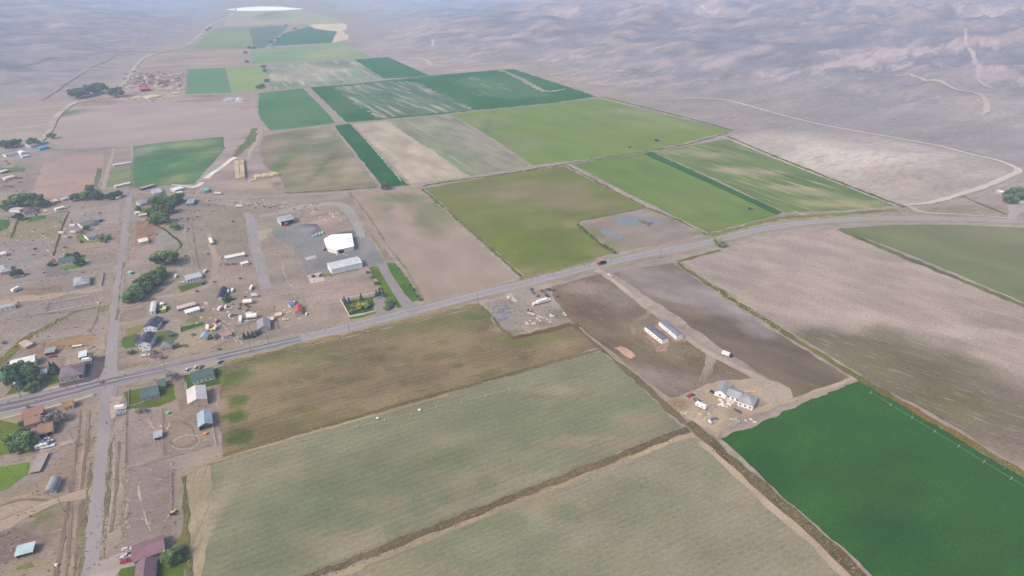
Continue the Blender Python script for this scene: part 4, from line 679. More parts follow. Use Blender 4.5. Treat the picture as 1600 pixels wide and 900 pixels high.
# tracks over the hills
hill = dict(drape=True, jit=2.0, fine=0.1, patch=0.1)
strip('dirt_road', [(62, 222), (78, 205), (84, 188), (98, 174), (113, 163), (122, 160)], [8, 9, 12, 10, 9, 7], (196, 180, 170), drape=True, jit=1.5)
strip('dirt_road', [(175, 142), (190, 134), (203, 118), (215, 100), (228, 90), (252, 81), (280, 76), (296, 68), (318, 50), (327, 40), (345, 32), (362, 24), (369, 14)], [7, 8, 8, 9, 9, 9, 9, 9, 10, 14, 12, 12, 14], (196, 186, 182), drape=True, jit=1.5)
strip('hill_track', [(65, 156), (90, 140), (115, 122), (135, 108), (160, 98), (185, 82), (203, 76), (210, 66), (222, 60), (226, 52), (224, 43)], [6, 8, 8, 10, 8, 8, 12, 10, 12, 8, 8], (180, 168, 172), **hill)
strip('hill_track', [(-60, 112), (0, 105), (60, 96), (110, 89), (150, 84), (185, 80)], [10, 9, 8, 8, 8, 8], (172, 164, 172), **hill)
strip('hill_track', [(120, 0), (117, 12), (124, 17), (145, 23), (165, 31)], 9, (182, 180, 194), **hill)
strip('hill_track', [(160, 22), (185, 32), (205, 40), (214, 43)], 8, (172, 172, 190), **hill)
strip('hill_track', [(0, 55), (40, 50), (100, 62), (130, 68), (158, 76)], 9, (172, 164, 175), **hill)
strip('hill_track', [(190, 81), (215, 80), (255, 82)], 9, (180, 158, 165), **hill)
strip('hill_track', [(140, 107), (160, 109)], 9, (190, 180, 180), **hill)
strip('hill_track', [(1510, 45), (1509, 60), (1514, 75), (1523, 95), (1528, 115), (1533, 130), (1550, 137)], [9, 8, 8, 10, 10, 9, 8], (190, 178, 188), **hill)
strip('hill_track', [(1400, 119), (1440, 124), (1480, 133), (1520, 145), (1538, 158), (1542, 170), (1534, 182)], [10, 10, 10, 12, 8, 10, 6], (190, 178, 178), **hill)
strip('hill_track', [(1096, 8), (1100, 14), (1112, 21)], 12, (185, 192, 214), **hill)
strip('hill_track', [(635, 92), (660, 92), (675, 103)], [10, 9, 6], (210, 196, 196), **hill)
strip('hill_track', [(676, 62), (676, 72)], 7, (205, 196, 200), **hill)
# ditches and verges between the fields
strip('irrigation_ditch', [(-60, 1120), (300, 975), (510, 893), (640, 842), (800, 778), (960, 716), (1040, 684), (1076, 671)], 4.2, (126, 112, 90), layer=3, jit=1.0, fine=0.3, streaks=((C((98, 84, 64), 750), 0.7, 30, 1.2, 0.5),))
strip('field_verge', [(-40, 1130), (300, 985), (520, 902), (800, 788), (1040, 694), (1084, 680)], 3.2, (176, 158, 130), layer=2.7, jit=0.8, fine=0.25)
strip('irrigation_ditch', [(1076, 660), (1120, 700), (1180, 752), (1260, 822), (1345, 903), (1560, 1100)], 7, (124, 112, 86), layer=3, jit=1.2, fine=0.3, streaks=((C((100, 90, 66), 750), 0.6, 30, 1.5, 0.5), (C((110, 122, 78), 750), 0.5, 20, 1.5, 0.56)))
strip('field_verge', [(1094, 690), (1150, 738), (1200, 785), (1260, 840), (1328, 903), (1530, 1100)], [4, 5, 6, 5, 6, 7], (188, 168, 148), layer=2.7, jit=0.9, fine=0.2)
strip('irrigation_ditch', [(896, 506), (950, 552), (1000, 597), (1040, 634), (1070, 660)], 5.5, (126, 112, 92), layer=3, jit=1.2, fine=0.35)
strip('field_track', [(905, 512), (960, 558), (1015, 600), (1040, 625)], 2.2, (172, 156, 138), layer=3.1, jit=0.8, fine=0.3)
strip('ditch_edge', [(1064, 409), (1080, 420), (1115, 444), (1225, 514), (1345, 588)], 2.5, (176, 160, 142), layer=2.9, jit=1.0)
strip('irrigation_ditch', [(1060, 411), (1075, 424), (1110, 446), (1160, 478), (1220, 516), (1290, 560), (1340, 590), (1400, 624), (1500, 683), (1600, 742), (1900, 922)], [3, 4, 4.5, 5, 4.5, 4.5, 5, 6, 5, 5, 5], (126, 122, 84), layer=3, jit=1.4, fine=0.35, blobs=[(1450, 655, 60, 36, (140, 110, 78), 0.8)])
strip('irrigation_ditch', [(1060, 409), (1085, 402), (1125, 391)], 3.5, (132, 130, 84), layer=3, jit=1.0, fine=0.3)
strip('field_verge', [(348, 712), (500, 668), (700, 612), (880, 561), (944, 545)], 3.0, (130, 116, 90), layer=3, jit=0.6, fine=0.25)
strip('field_verge', [(290, 741), (350, 716), (500, 673), (700, 617)], 2.6, (176, 156, 128), layer=2.8, jit=0.6, fine=0.25)
strip('field_verge', [(287, 745), (289, 800), (292, 860), (294, 903), (300, 1000)], 2.6, (122, 118, 84), layer=3, jit=0.9, fine=0.3)
strip('field_verge', [(800, 530), (850, 518), (894, 507)], 5, (126, 104, 84), layer=3, jit=1.4, fine=0.3)
strip('field_verge', [(752, 478), (775, 504), (800, 529)], 3, (124, 118, 88), layer=3, jit=1.0, fine=0.3)
strip('field_verge', [(660, 295), (700, 330), (750, 374), (818, 434)], 3.0, (124, 126, 86), layer=3, jit=1.0, fine=0.3)
strip('field_verge', [(660, 291), (700, 284), (800, 270), (882, 257), (950, 246), (1020, 235), (1080, 224), (1144, 206)], [4, 3.5, 3.5, 4, 3.5, 3.5, 3.5, 3.5], (118, 124, 94), layer=3, jit=1.4, fine=0.35)
strip('field_verge', [(886, 259), (940, 288), (1010, 324), (1050, 340), (1106, 367)], 3.4, (124, 128, 88), layer=3, jit=1.6, fine=0.35)
strip('field_verge', [(903, 350), (925, 371), (964, 397)], 4, (96, 112, 68), layer=3, jit=1.2, fine=0.3)
strip('field_verge', [(908, 345), (960, 335), (1006, 325)], 2, (126, 120, 86), layer=3, jit=1, fine=0.3)
strip('field_verge', [(1136, 213), (1200, 240), (1280, 272), (1350, 300), (1415, 324)], [4, 4, 5, 5, 4], (112, 126, 92), layer=3, jit=1.4, fine=0.35)
strip('field_verge', [(940, 151), (1000, 166), (1080, 186), (1145, 204)], 5, (126, 136, 106), layer=3, jit=1.6)
strip('field_verge', [(545, 300), (570, 330), (600, 375), (640, 430), (660, 468)], 2.0, (152, 140, 116), layer=3, jit=1, fine=0.3)
strip('field_verge', [(446, 302), (520, 298), (600, 292), (640, 289)], 2.4, (108, 118, 84), layer=3, jit=0.8, fine=0.3)
strip('field_verge', [(810, 436), (870, 421), (930, 405)], 5, (146, 142, 98), layer=3, jit=1.5, fine=0.3)
strip('field_verge', [(1110, 368), (1160, 355), (1220, 341), (1290, 336), (1400, 328)], 6, (140, 144, 86), layer=3, jit=1.8, fine=0.35)
strip('field_verge', [(350, 570), (480, 538), (620, 506), (750, 476)], 5, (150, 134, 96), layer=3, jit=1.4, fine=0.3)
strip('irrigation_ditch', [(-40, 590), (0, 566), (30, 538), (50, 522), (70, 514), (90, 502), (120, 487), (150, 481)], [4, 6, 6, 5, 4, 3, 3, 2.5], (136, 130, 84), layer=3, jit=1.2, fine=0.35)
strip('irrigation_ditch', [(244, 352), (256, 358), (266, 366), (280, 377), (283, 385), (276, 392)], 2.4, (112, 112, 78), layer=3, jit=0.6)
strip('field_verge', [(108, 332), (100, 348), (92, 372), (84, 400)], 2, (112, 112, 84), layer=3, jit=0.6); strip('field_verge', [(28, 345), (22, 360), (18, 372)], 2, (110, 116, 88), layer=3, jit=0.5); strip('field_verge', [(60, 340), (90, 333), (108, 330)], 2, (108, 118, 86), layer=3, jit=0.5)
strip('field_verge', [(194, 410), (188, 450), (183, 500)], 1.2, (138, 132, 108), layer=3.1, jit=0.9); strip('field_verge', [(143, 720), (137, 770), (129, 850), (123, 903)], 1.5, (140, 134, 104), layer=3.1, jit=1.0); strip('field_verge', [(173, 690), (167, 780), (160, 860)], 1.0, (136, 126, 106), layer=3.1, jit=0.9)
strip('drainage_line', [(603, 402), (592, 385), (578, 366)], 2.0, (150, 144, 108), layer=3, jit=0.6)

# faint wheel tracks and paths across the dirt
TRK = [[(205, 640), (230, 655), (245, 680), (250, 700)], [(285, 660), (300, 668), (305, 690), (280, 700), (265, 690)], [(270, 690), (290, 680), (312, 684), (308, 698), (285, 703), (268, 697)], [(0, 552), (60, 520), (120, 510)], [(10, 500), (60, 492), (120, 486)],
       [(205, 395), (215, 380), (225, 372)], [(288, 345), (290, 380), (300, 405), (296, 430)], [(300, 350), (306, 390), (312, 420)], [(395, 470), (430, 462), (470, 458), (520, 455)], [(440, 405), (445, 430), (460, 450), (500, 462)], [(428, 478), (432, 500), (436, 514)], [(340, 500), (360, 520), (372, 540)], [(345, 498), (366, 518), (378, 539)],
       [(300, 555), (340, 548), (380, 542)], [(250, 570), (290, 560), (330, 548)], [(30, 380), (60, 376), (95, 372)], [(110, 390), (140, 388), (180, 384)], [(110, 340), (140, 330), (180, 322)], [(60, 720), (80, 712), (110, 690)], [(0, 790), (40, 780), (75, 782)], [(0, 812), (40, 795), (80, 785)], [(180, 690), (176, 760), (170, 830)], [(186, 690), (182, 760), (176, 830)], [(215, 760), (225, 800), (235, 830)], [(480, 320), (500, 335), (545, 350)], [(140, 520), (150, 500), (156, 478)]]
for i, t_ in enumerate(TRK):
    strip('wheel_ruts', t_, 1.0, ((184, 166, 152), (146, 128, 118), (190, 172, 156))[i % 3], layer=1.6, jit=0.5)
# ---------------------------------------------------------------- buildings
def frame_of(p1, p2, depth):
    a = PG(*p1) if p1[1] < 170 else P(*p1); b = PG(*p2) if p2[1] < 170 else P(*p2)
    if p1[1] >= 170: a.z = b.z = 0
    L = (b - a).length; ang = math.atan2(b.y - a.y, b.x - a.x)
    c = (a + b) / 2 + Vector((-math.sin(ang), math.cos(ang), 0)) * depth / 2
    return c, ang, L
def gable(mb_wall, L, D, h, rise, axis_):
    """walls of a box with gables; footprint centred on 0"""
    x, y = L / 2, D / 2
    if axis_ == 'l': mb_wall.prism([(-y, 0), (y, 0), (y, h), (0, h + rise), (-y, h)], 'x', -x, x)
    elif axis_ == 'd': mb_wall.prism([(-x, 0), (x, 0), (x, h), (0, h + rise), (-x, h)], 'y', -y, y)
    elif axis_ == 'shed': mb_wall.prism([(-y, 0), (y, 0), (y, h + rise), (-y, h)], 'x', -x, x)
    else: mb_wall.box(-x, x, -y, y, 0, h)
def roof_mesh(L, D, h, rise, axis_, ov=0.45, t=0.16):
    m = MB(); x, y = L / 2 + ov, D / 2 + ov
    def slope(a0, a1, lo, hi, half, n0, n1, ax_):
        pass
    if axis_ in ('l', 'd'):
        half = (D if axis_ == 'l' else L) / 2; k = rise / half; e = half + ov; run = x if axis_ == 'l' else y
        prof = [(-e, h - k * ov + 0.03), (0, h + rise + 0.03), (e, h - k * ov + 0.03), (e, h - k * ov + t + 0.03), (0, h + rise + t + 0.04), (-e, h - k * ov + t + 0.03)]
        m.prism([prof[0], prof[1], prof[4], prof[5]], 'x' if axis_ == 'l' else 'y', -run, run); m.prism([prof[1], prof[2], prof[3], prof[4]], 'x' if axis_ == 'l' else 'y', -run, run)
    elif axis_ == 'hip':
        r = min(L, D) / 2; z0 = h + 0.03; rx = max(0.0, L / 2 - r); ry = max(0.0, D / 2 - r)
        b = [(-x, -y, z0), (x, -y, z0), (x, y, z0), (-x, y, z0)]; b2 = [(px_, py_, z0 + t) for px_, py_, _ in b]
        if L >= D: rg = [(-rx, 0, z0 + t + rise), (rx, 0, z0 + t + rise)]; f = [(4, 5, 9, 8), (5, 6, 9), (6, 7, 8, 9), (7, 4, 8)]
        else: rg = [(0, -ry, z0 + t + rise), (0, ry, z0 + t + rise)]; f = [(4, 5, 8), (5, 6, 9, 8), (6, 7, 9), (7, 4, 8, 9)]
        m.add(b + b2 + rg, [(3, 2, 1, 0), (0, 1, 5, 4), (1, 2, 6, 5), (2, 3, 7, 6), (3, 0, 4, 7)] + f)
    elif axis_ == 'shed':
        k = rise / D; m.prism([(-y, h - k * ov + 0.03), (y, h + rise + k * ov + 0.03), (y, h + rise + k * ov + t + 0.03), (-y, h - k * ov + t + 0.03)], 'x', -x, x)
    elif axis_ == 'barrel':
        pr = [(-(L / 2 + 0.1) * math.cos(math.pi * i / 12), h + 0.03 + rise * math.sin(math.pi * i / 12)) for i in range(13)]
        m.prism(pr, 'y', -y, y)
    else: m.box(-x, x, -y, y, h + 0.02, h + 0.02 + max(0.18, rise))
    return m
def opening(parent, name, side, pos, z, w, hh, L, D, frame_m, pane_m, child='pane'):
    """a framed opening standing proud of a wall; side s/n (long faces) or e/w (ends)"""
    def bx_(a, b, c, d, p0, p1):
        m = MB()
        if side == 's': m.box(a, b, -D / 2 - p1, -D / 2 - p0, c, d)
        elif side == 'n': m.box(a, b, D / 2 + p0, D / 2 + p1, c, d)
        elif side == 'e': m.box(L / 2 + p0, L / 2 + p1, a, b, c, d)
        else: m.box(-L / 2 - p1, -L / 2 - p0, a, b, c, d)
        return m
    f = bx_(pos - w / 2, pos + w / 2, z, z + hh, 0.003, 0.08).build(name, frame_m, parent)
    if pane_m: bx_(pos - w / 2 + 0.1, pos + w / 2 - 0.1, z + 0.1, z + hh - (0.1 if name == 'window' else 0.06), 0.083, 0.11).build(child, pane_m, f)
    return f
def building(name, cat, label, p1, p2, depth, h=3.0, rise=1.4, axis_='l', wall=(225, 220, 215), roof=(120, 115, 120), windows=3, doors=1, garage=0, side_win=1, chimney=False, rk='roof', wk='paint', ov=0.45, group=None, open_front=False, porch=None, win_w=1.5):
    c, ang, L = frame_of(p1, p2, depth); py = (p1[1] + p2[1]) / 2
    root = empty(name, c, ang); tag(root, label, cat, group); D = depth
    wm_ = M(wall, py, kind=wk); rm_ = M(roof, py, rough=0.75 if rk == 'roof' else 0.5, kind=rk)
    w = MB()
    if open_front:
        w.box(-L / 2, L / 2, D / 2 - 0.2, D / 2, 0, h); w.box(-L / 2, -L / 2 + 0.2, -D / 2, D / 2 - 0.203, 0, h); w.box(L / 2 - 0.2, L / 2, -D / 2, D / 2 - 0.203, 0, h)
        k = max(2, int(L / 5) + 1)
        w.build('wall', wm_, root)
        for i in range(1, k):
            x = -L / 2 + L * i / k; MB().box(x - 0.12, x + 0.12, -D / 2, -D / 2 + 0.24, 0, h).build('post', M((120, 100, 85), py), root)
        MB().box(-L / 2 + 0.2, L / 2 - 0.2, -D / 2 + 0.02, -D / 2 + 0.2, h - 0.5, h).build('beam', wm_, root)
    else:
        gable(w, L, D, h, rise, axis_ if axis_ in ('l', 'd', 'shed') else 'box')
        wo = w.build('wall', wm_, root)
    ro = roof_mesh(L, D, h, rise, axis_, ov).build('roof', rm_, root)
    if chimney: MB().box(L * 0.2, L * 0.2 + 0.7, -0.4, 0.4, h + rise * 0.5, h + rise + 0.8).build('chimney', M((150, 120, 110), py), ro)
    if not open_front:
        n = windows + doors + garage; slots = [(-L / 2 + L * (i + 0.5) / n) for i in range(n)] if n else []
        kinds = ['window'] * windows
        for i in range(doors): kinds.insert(min(len(kinds), windows // 2 + i), 'door')
        for i in range(garage): kinds.append('garage_door')
        for x, k in zip(slots, kinds):
            if k == 'window': opening(root, 'window', 's', x, 1.0 if h < 4.5 else h - 2.4, min(win_w, L / n * 0.7), 1.15, L, D, TRIM, GLASS)
            elif k == 'door': opening(root, 'door', 's', x, 0.02, 0.95, 2.05, L, D, TRIM, M((150, 130, 120), py), 'door_panel')
            else: opening(root, 'garage_door', 's', x, 0.02, min(4.2, L / n * 0.9), min(3.4, h - 0.35), L, D, TRIM, M(porch or (90, 84, 86), py), 'door_panel')
        for i in range(side_win):
            yy = -D / 2 + D * (i + 0.5) / max(1, side_win); opening(root, 'window', 'e', yy, 1.0, 1.2, 1.1, L, D, TRIM, GLASS); opening(root, 'window', 'w', yy, 1.0, 1.2, 1.1, L, D, TRIM, GLASS)
    return root
H = building
DK = (105, 96, 108)
# --- south side of the crossing
H('house', 'house', 'long tan house with a maroon gabled roof beside the red car', (211, 884), (259, 866), 9.5, 2.8, 1.9, 'l', (205, 185, 165), (146, 108, 120), 5, 2, win_w=1.3)
H('house', 'house', 'mauve roofed house cut off by the bottom edge of the photo', (212, 928), (243, 918), 14, 2.8, 2.0, 'd', (200, 190, 182), (130, 104, 116), 2, 1, side_win=2)
H('shed', 'shed', 'pale blue open livestock shelter standing alone in dirt at the lower left corner', (27, 874), (53, 867), 5.0, 2.4, 0.5, 'shed', (150, 130, 125), (182, 205, 214), 0, 0, open_front=True, rk='tin')
H('quonset_shed', 'shed', 'grey arched roof shed beside the dirt lane joining the side road', (71.5, 775), (89, 771), 9.5, 1.6, 2.4, 'barrel', (205, 185, 178), (158, 160, 166), 1, 1, side_win=0, rk='tin', ov=0.2)
H('garage', 'garage', 'red brown house wing with two dark garage doors above the white pickup trucks', (62.5, 685.5), (85, 679), 10.5, 3.0, 1.8, 'l', (190, 150, 138), (158, 122, 106), 0, 0, 2, porch=(86, 50, 56))
H('house', 'house', 'red brown roofed main house between the garage wing and the bare tree', (42, 671), (66, 664), 8.5, 3.0, 1.9, 'l', (186, 140, 130), (160, 122, 106), 3, 1, chimney=True)
H('house', 'house', 'low red roofed rear house wing touching the sidewalk of the main road', (38, 660), (69, 652), 6.0, 3.2, 1.3, 'shed', (176, 110, 108), (164, 118, 108), 2, 0)
H('shed', 'shed', 'small yellow shed with a brown roof beside the sidewalk near the crossing', (101, 642), (116, 638), 5.5, 2.6, 1.3, 'l', (232, 208, 140), (160, 124, 92), 1, 1, side_win=0)
H('lumber_frame', 'building frame', 'roofless weathered wooden frame of a burnt out shed behind the white trailers', (48, 741), (63, 738), 14, 1.2, 0.15, 'flat', (150, 132, 126), (168, 152, 148), 0, 0, side_win=0, open_front=True)
H('house', 'house', 'green roofed house with grey siding south of the main road beside the white van', (223, 628.5), (250, 621), 10.5, 2.8, 1.9, 'l', (176, 168, 170), (92, 116, 118), 3, 1, side_win=1)
H('garage', 'garage', 'small green roofed wing with brick wall behind the grey sided green roofed house', (249, 610), (260, 607), 8.0, 2.6, 1.5, 'l', (176, 145, 138), (92, 116, 118), 1, 0, side_win=0)
H('house', 'house', 'white house under a dark green roof facing the beige barn, cars parked behind it', (302.5, 601.5), (336, 592), 10.5, 3.0, 2.0, 'l', (238, 236, 234), (88, 114, 112), 4, 1)
H('barn', 'barn', 'big beige metal barn with a pinkish white roof below the green roofed white house', (297, 640), (325.5, 632), 15, 4.6, 1.8, 'd', (214, 190, 168), (214, 204, 208), 0, 1, side_win=0, rk='tin')
H('barn', 'barn', 'open fronted barn with a light blue metal roof at the edge of the brown field', (312.5, 674), (333.5, 668), 13, 3.4, 1.5, 'd', (170, 140, 122), (158, 178, 202), 0, 0, open_front=True, rk='tin')
H('shed', 'shed', 'tiny blue grey roofed animal shelter in the corral beside the side road', (242.5, 689), (254, 686), 4.8, 2.2, 0.5, 'shed', (160, 130, 126), (168, 176, 188), 0, 0, open_front=True, rk='tin')
# --- north west block
H('house', 'house', 'large plum roofed house with white walls at the corner of the crossing', (95, 598.5), (131, 590), 14, 3.3, 2.4, 'hip', (206, 192, 186), (136, 116, 130), 3, 1, 1)
H('carport', 'carport', 'small white roofed carport behind the plum roofed corner house', (125, 563), (136, 560.5), 6.5, 2.4, 0.6, 'shed', (170, 160, 160), (222, 222, 232), 0, 0, open_front=True, rk='tin')
H('barn', 'barn', 'long cream barn with a white roof partly behind dark trees', (20, 581), (57, 572), 9, 4.0, 1.6, 'l', (222, 222, 180), (240, 238, 232), 0, 1, side_win=0, rk='tin')
H('house', 'house', 'teal roofed house cut off by the left edge of the photo', (-14, 599), (12, 592), 9.5, 2.9, 1.8, 'l', (205, 212, 214), (88, 142, 124), 2, 1)
H('shed', 'shed', 'white arched shed between the dark trees and the lawn of the plum roofed house', (58, 590), (74, 586), 4.5, 2.4, 0.8, 'l', (226, 222, 220), (232, 232, 238), 0, 1, side_win=0, rk='tin')
H('shed', 'shed', 'blue grey roofed lean-to shed behind the red car', (71, 556.5), (86, 554), 5.5, 2.3, 0.6, 'shed', (146, 122, 112), (150, 164, 164), 0, 0, open_front=True, rk='tin')
H('shed', 'shed', 'beige lean-to shed tilted beside the green ditch', (42, 546), (52.5, 541), 7, 2.2, 1.2, 'shed', (178, 158, 148), (200, 176, 172), 0, 1, side_win=0)
H('house', 'house', 'big light grey roofed house inside a white rail fence beside the side road', (117, 452), (141, 447), 17, 3.0, 2.0, 'hip', (184, 182, 184), (164, 164, 174), 2, 1)
H('house', 'house', 'white house with a dark green roof beside the dull red garage', (94, 415.5), (117, 411), 11, 3.0, 2.0, 'l', (240, 238, 238), (92, 118, 120), 4, 1)
H('garage', 'garage', 'white garage with a dull red roof attached to the dark green roofed house', (83, 417), (92, 414.5), 10, 2.7, 1.3, 'd', (236, 228, 228), (158, 110, 116), 0, 0, 1, side_win=0, porch=(120, 70, 78))
H('house', 'house', 'pale grey hip roofed house beside a dark tree near the left edge of the photo', (2, 431), (19, 427), 17, 2.8, 1.8, 'hip', (190, 186, 186), (168, 168, 178), 2, 1)
H('mobile_home', 'mobile home', 'white mobile home with a grey roof cut off by the left edge', (-6, 488.5), (24.5, 482), 5.0, 2.9, 0.6, 'l', (236, 234, 238), (180, 178, 180), 3, 1, side_win=0, rk='tin')
H('mobile_home', 'mobile home', 'white mobile home cut off by the left edge above the pale grey hip roofed house', (-8, 404), (10, 400.5), 6.0, 2.8, 0.5, 'l', (232, 226, 226), (226, 222, 224), 2, 1, side_win=0, rk='tin')
H('house', 'house', 'small grey roofed white house on a patchy lawn nearest the side road', (139, 376), (153, 372), 11, 2.9, 1.7, 'l', (238, 234, 236), (152, 140, 152), 2, 1)
H('house', 'house', 'long slate roofed house with white front walls behind the small grey roofed one', (130, 357.5), (150, 352), 14, 2.8, 1.8, 'l', (226, 222, 226), (134, 126, 136), 4, 1)
H('garage', 'garage', 'white garage wing at the right end of the long slate roofed house', (150.5, 349), (160, 346), 10, 2.7, 1.0, 'l', (236, 232, 234), (150, 140, 146), 1, 0, 1, side_win=0)
H('house', 'house', 'plum roofed farmhouse below the long clump of leafy trees', (40, 337.5), (58.5, 334), 18, 2.8, 2.2, 'hip', (226, 220, 224), (118, 102, 112), 2, 1)
H('shed', 'shed', 'white walled garage at the left end of the plum roofed farmhouse', (31, 332), (37.5, 329), 12, 2.7, 0.9, 'l', (236, 228, 232), (196, 188, 196), 0, 1, side_win=0)
H('mobile_home', 'mobile home', 'white single wide trailer right of the plum roofed farmhouse', (88, 330.5), (101.5, 327), 4.2, 2.8, 0.4, 'l', (236, 238, 232), (232, 232, 226), 3, 1, side_win=0, rk='tin')
H('shed', 'shed', 'tan open fronted shed between the tree clumps above the white single wide trailer', (82, 319.5), (92.5, 317), 8, 2.8, 0.6, 'shed', (212, 178, 150), (220, 190, 158), 0, 1, side_win=0)
H('mobile_home', 'mobile home', 'short white trailer next to the tan open fronted shed', (98, 315), (106, 312.5), 4, 2.5, 0.4, 'l', (230, 222, 214), (226, 222, 216), 1, 1, side_win=0, rk='tin')
H('mobile_home', 'mobile home', 'long white walled trailer below the blue roofed buildings near the left edge', (10, 245.5), (30.5, 241), 8, 3.0, 0.5, 'l', (240, 238, 240), (172, 166, 178), 3, 1, side_win=0, rk='tin')
H('house', 'house', 'white gabled cottage right of the long white walled trailer', (33, 243), (43.5, 241), 12, 3.0, 1.6, 'd', (240, 238, 240), (228, 224, 230), 1, 1, side_win=0)
H('mobile_home', 'mobile home', 'short white trailer just below the white gabled cottage', (35, 247.5), (47, 245), 4, 2.4, 0.3, 'flat', (236, 232, 232), (228, 222, 224), 1, 1, side_win=0)
H('barn', 'barn', 'bright blue roofed barn near the dirt road at upper left', (63, 235.5), (77, 232), 14, 3.0, 1.2, 'l', (120, 160, 196), (104, 164, 204), 0, 1, side_win=0, rk='tin')
H('shed', 'shed', 'blue grey roofed shed behind the bright blue roofed barn', (64, 226), (75, 224), 8, 2.4, 0.7, 'l', (150, 155, 170), (138, 156, 184), 0, 1, side_win=0, rk='tin')
H('house', 'house', 'pale grey roofed house between the round tree and the bright blue roofed barn', (48, 231), (57, 229), 14, 2.8, 1.6, 'hip', (198, 196, 206), (188, 190, 204), 1, 1, side_win=0)
H('shed', 'shed', 'pink beige metal shed standing on bare dirt left of the red earth paddock', (9, 282.5), (24, 279), 8, 2.8, 0.6, 'l', (226, 200, 190), (228, 208, 200), 0, 1, side_win=0, rk='tin')
H('shed', 'shed', 'white topped shed at the left edge above the pink beige metal one', (2.5, 272), (13.5, 269), 7, 2.6, 0.6, 'l', (140, 120, 122), (226, 218, 220), 0, 1, side_win=0, rk='tin')
H('mobile_home', 'mobile home', 'long white trailer at the top of the small pasture beside the dirt lane', (178, 261.5), (206, 257), 5, 2.8, 0.4, 'l', (224, 212, 212), (222, 208, 208), 4, 1, side_win=0, rk='tin')
H('mobile_home', 'mobile home', 'long white trailer at the bottom of the small pasture beside the side road', (181, 294.5), (205, 289), 5, 2.6, 0.4, 'l', (226, 222, 214), (222, 216, 206), 3, 1, side_win=0, rk='tin')
H('barn', 'barn', 'long low brown barn along the bottom edge of the patchy green pasture', (222, 298), (243, 292), 6, 2.6, 0.6, 'l', (110, 98, 108), (178, 162, 164), 0, 0, open_front=True, rk='tin')
H('house', 'house', 'light blue grey roofed house above the leafy trees by the canal', (241, 306), (254, 303.5), 16, 2.8, 1.6, 'l', (190, 196, 214), (172, 182, 206), 2, 1, side_win=0)
H('house', 'house', 'grey roofed house tucked behind trees beside the side road', (220, 323), (236, 319), 13, 2.8, 1.7, 'hip', (208, 204, 206), (150, 148, 164), 2, 1)
H('mobile_home', 'mobile home', 'white roofed trailer below the pale concrete canal', (274, 301), (288, 297), 10, 2.8, 0.6, 'l', (212, 206, 216), (232, 230, 236), 2, 1, side_win=0, rk='tin')
H('shed', 'shed', 'white shed in front of the trailer below the concrete canal', (277, 304), (285, 303), 4, 2.2, 0.4, 'l', (214, 212, 210), (226, 222, 220), 0, 1, side_win=0, rk='tin')
H('shed', 'shed', 'teal roofed shed beside the canal road', (320, 302), (327, 301), 12, 2.6, 0.6, 'l', (110, 150, 160), (130, 178, 182), 0, 1, side_win=0, rk='tin')
H('barn', 'barn', 'blue grey square roofed barn right of the leafy trees', (292, 322), (303, 321), 16, 2.8, 0.8, 'l', (130, 140, 156), (152, 168, 184), 0, 1, side_win=0, rk='tin')
H('shed', 'shed', 'tan trailer sized shed left of the leafy trees by the red earth pen', (218, 340.5), (230, 338.5), 6, 2.5, 0.5, 'l', (192, 170, 158), (200, 184, 168), 1, 1, side_win=0)
H('shed', 'shed', 'small white roofed shed beside the side road left of the leafy trees', (212.5, 336.5), (219, 335), 4, 2.3, 0.4, 'l', (206, 214, 226), (216, 226, 238), 0, 1, side_win=0)
H('shed', 'shed', 'cream cube shaped shed below the red earth pen', (219, 383), (232.5, 380), 9, 2.8, 0.6, 'l', (214, 204, 190), (232, 228, 208), 0, 1, side_win=0, rk='tin')
H('mobile_home', 'mobile home', 'narrow white trailer standing end on alone in bare ground', (330, 384), (335, 383), 14, 2.8, 0.4, 'd', (140, 150, 140), (236, 234, 224), 1, 0, side_win=1, rk='tin', ov=0.2)
H('mobile_home', 'mobile home', 'long white trailer beside the gravel canal strip', (353, 408), (383, 402), 5.5, 2.8, 0.4, 'l', (206, 212, 200), (228, 230, 226), 4, 1, side_win=0, rk='tin')
H('mobile_home', 'mobile home', 'short white camper shell between the long white trailer and the canal strip', (378, 416.5), (388.5, 414), 4, 2.4, 0.3, 'l', (230, 224, 220), (234, 230, 226), 1, 1, side_win=0, rk='tin')
H('mobile_home', 'mobile home', 'white double wide home with a grey roof facing a curved green lawn', (293, 442), (316.5, 436), 9.5, 2.8, 1.0, 'l', (238, 238, 238), (180, 184, 196), 4, 1, side_win=1)
H('mobile_home', 'mobile home', 'narrow white roofed trailer standing end on beside the yellow topped shed', (235.5, 492.5), (243.5, 491), 17, 2.8, 0.5, 'd', (232, 234, 236), (214, 210, 218), 1, 0, side_win=2, rk='tin', ov=0.2)
H('shed', 'shed', 'small shed with a pale yellow roof beside the end on trailer', (252, 487.5), (259, 486.5), 4.5, 2.3, 0.4, 'l', (214, 200, 150), (232, 216, 138), 0, 1, side_win=0)
H('shed', 'shed', 'tiny white domed garden shed behind the pale yellow roofed one', (251, 479), (255.5, 478.5), 3, 2.0, 0.6, 'hip', (222, 224, 226), (230, 230, 230), 0, 1, side_win=0)
H('shed', 'shed', 'long narrow shed with a pinkish roof behind the white single wide', (279, 487), (306, 480), 5.0, 2.4, 0.5, 'l', (160, 142, 138), (206, 190, 188), 0, 1, side_win=0, rk='tin')
H('mobile_home', 'mobile home', 'white single wide home with a front porch roof next to the narrow pinkish shed', (292, 494), (313, 488), 5.2, 2.8, 0.5, 'l', (228, 232, 226), (240, 240, 238), 3, 1, side_win=0, rk='tin')
H('house', 'house', 'narrow navy roofed house with a white gable in the cluttered yard', (340, 470.5), (349.5, 469.5), 17, 2.8, 1.7, 'd', (206, 208, 200), (84, 84, 108), 1, 1, side_win=2)
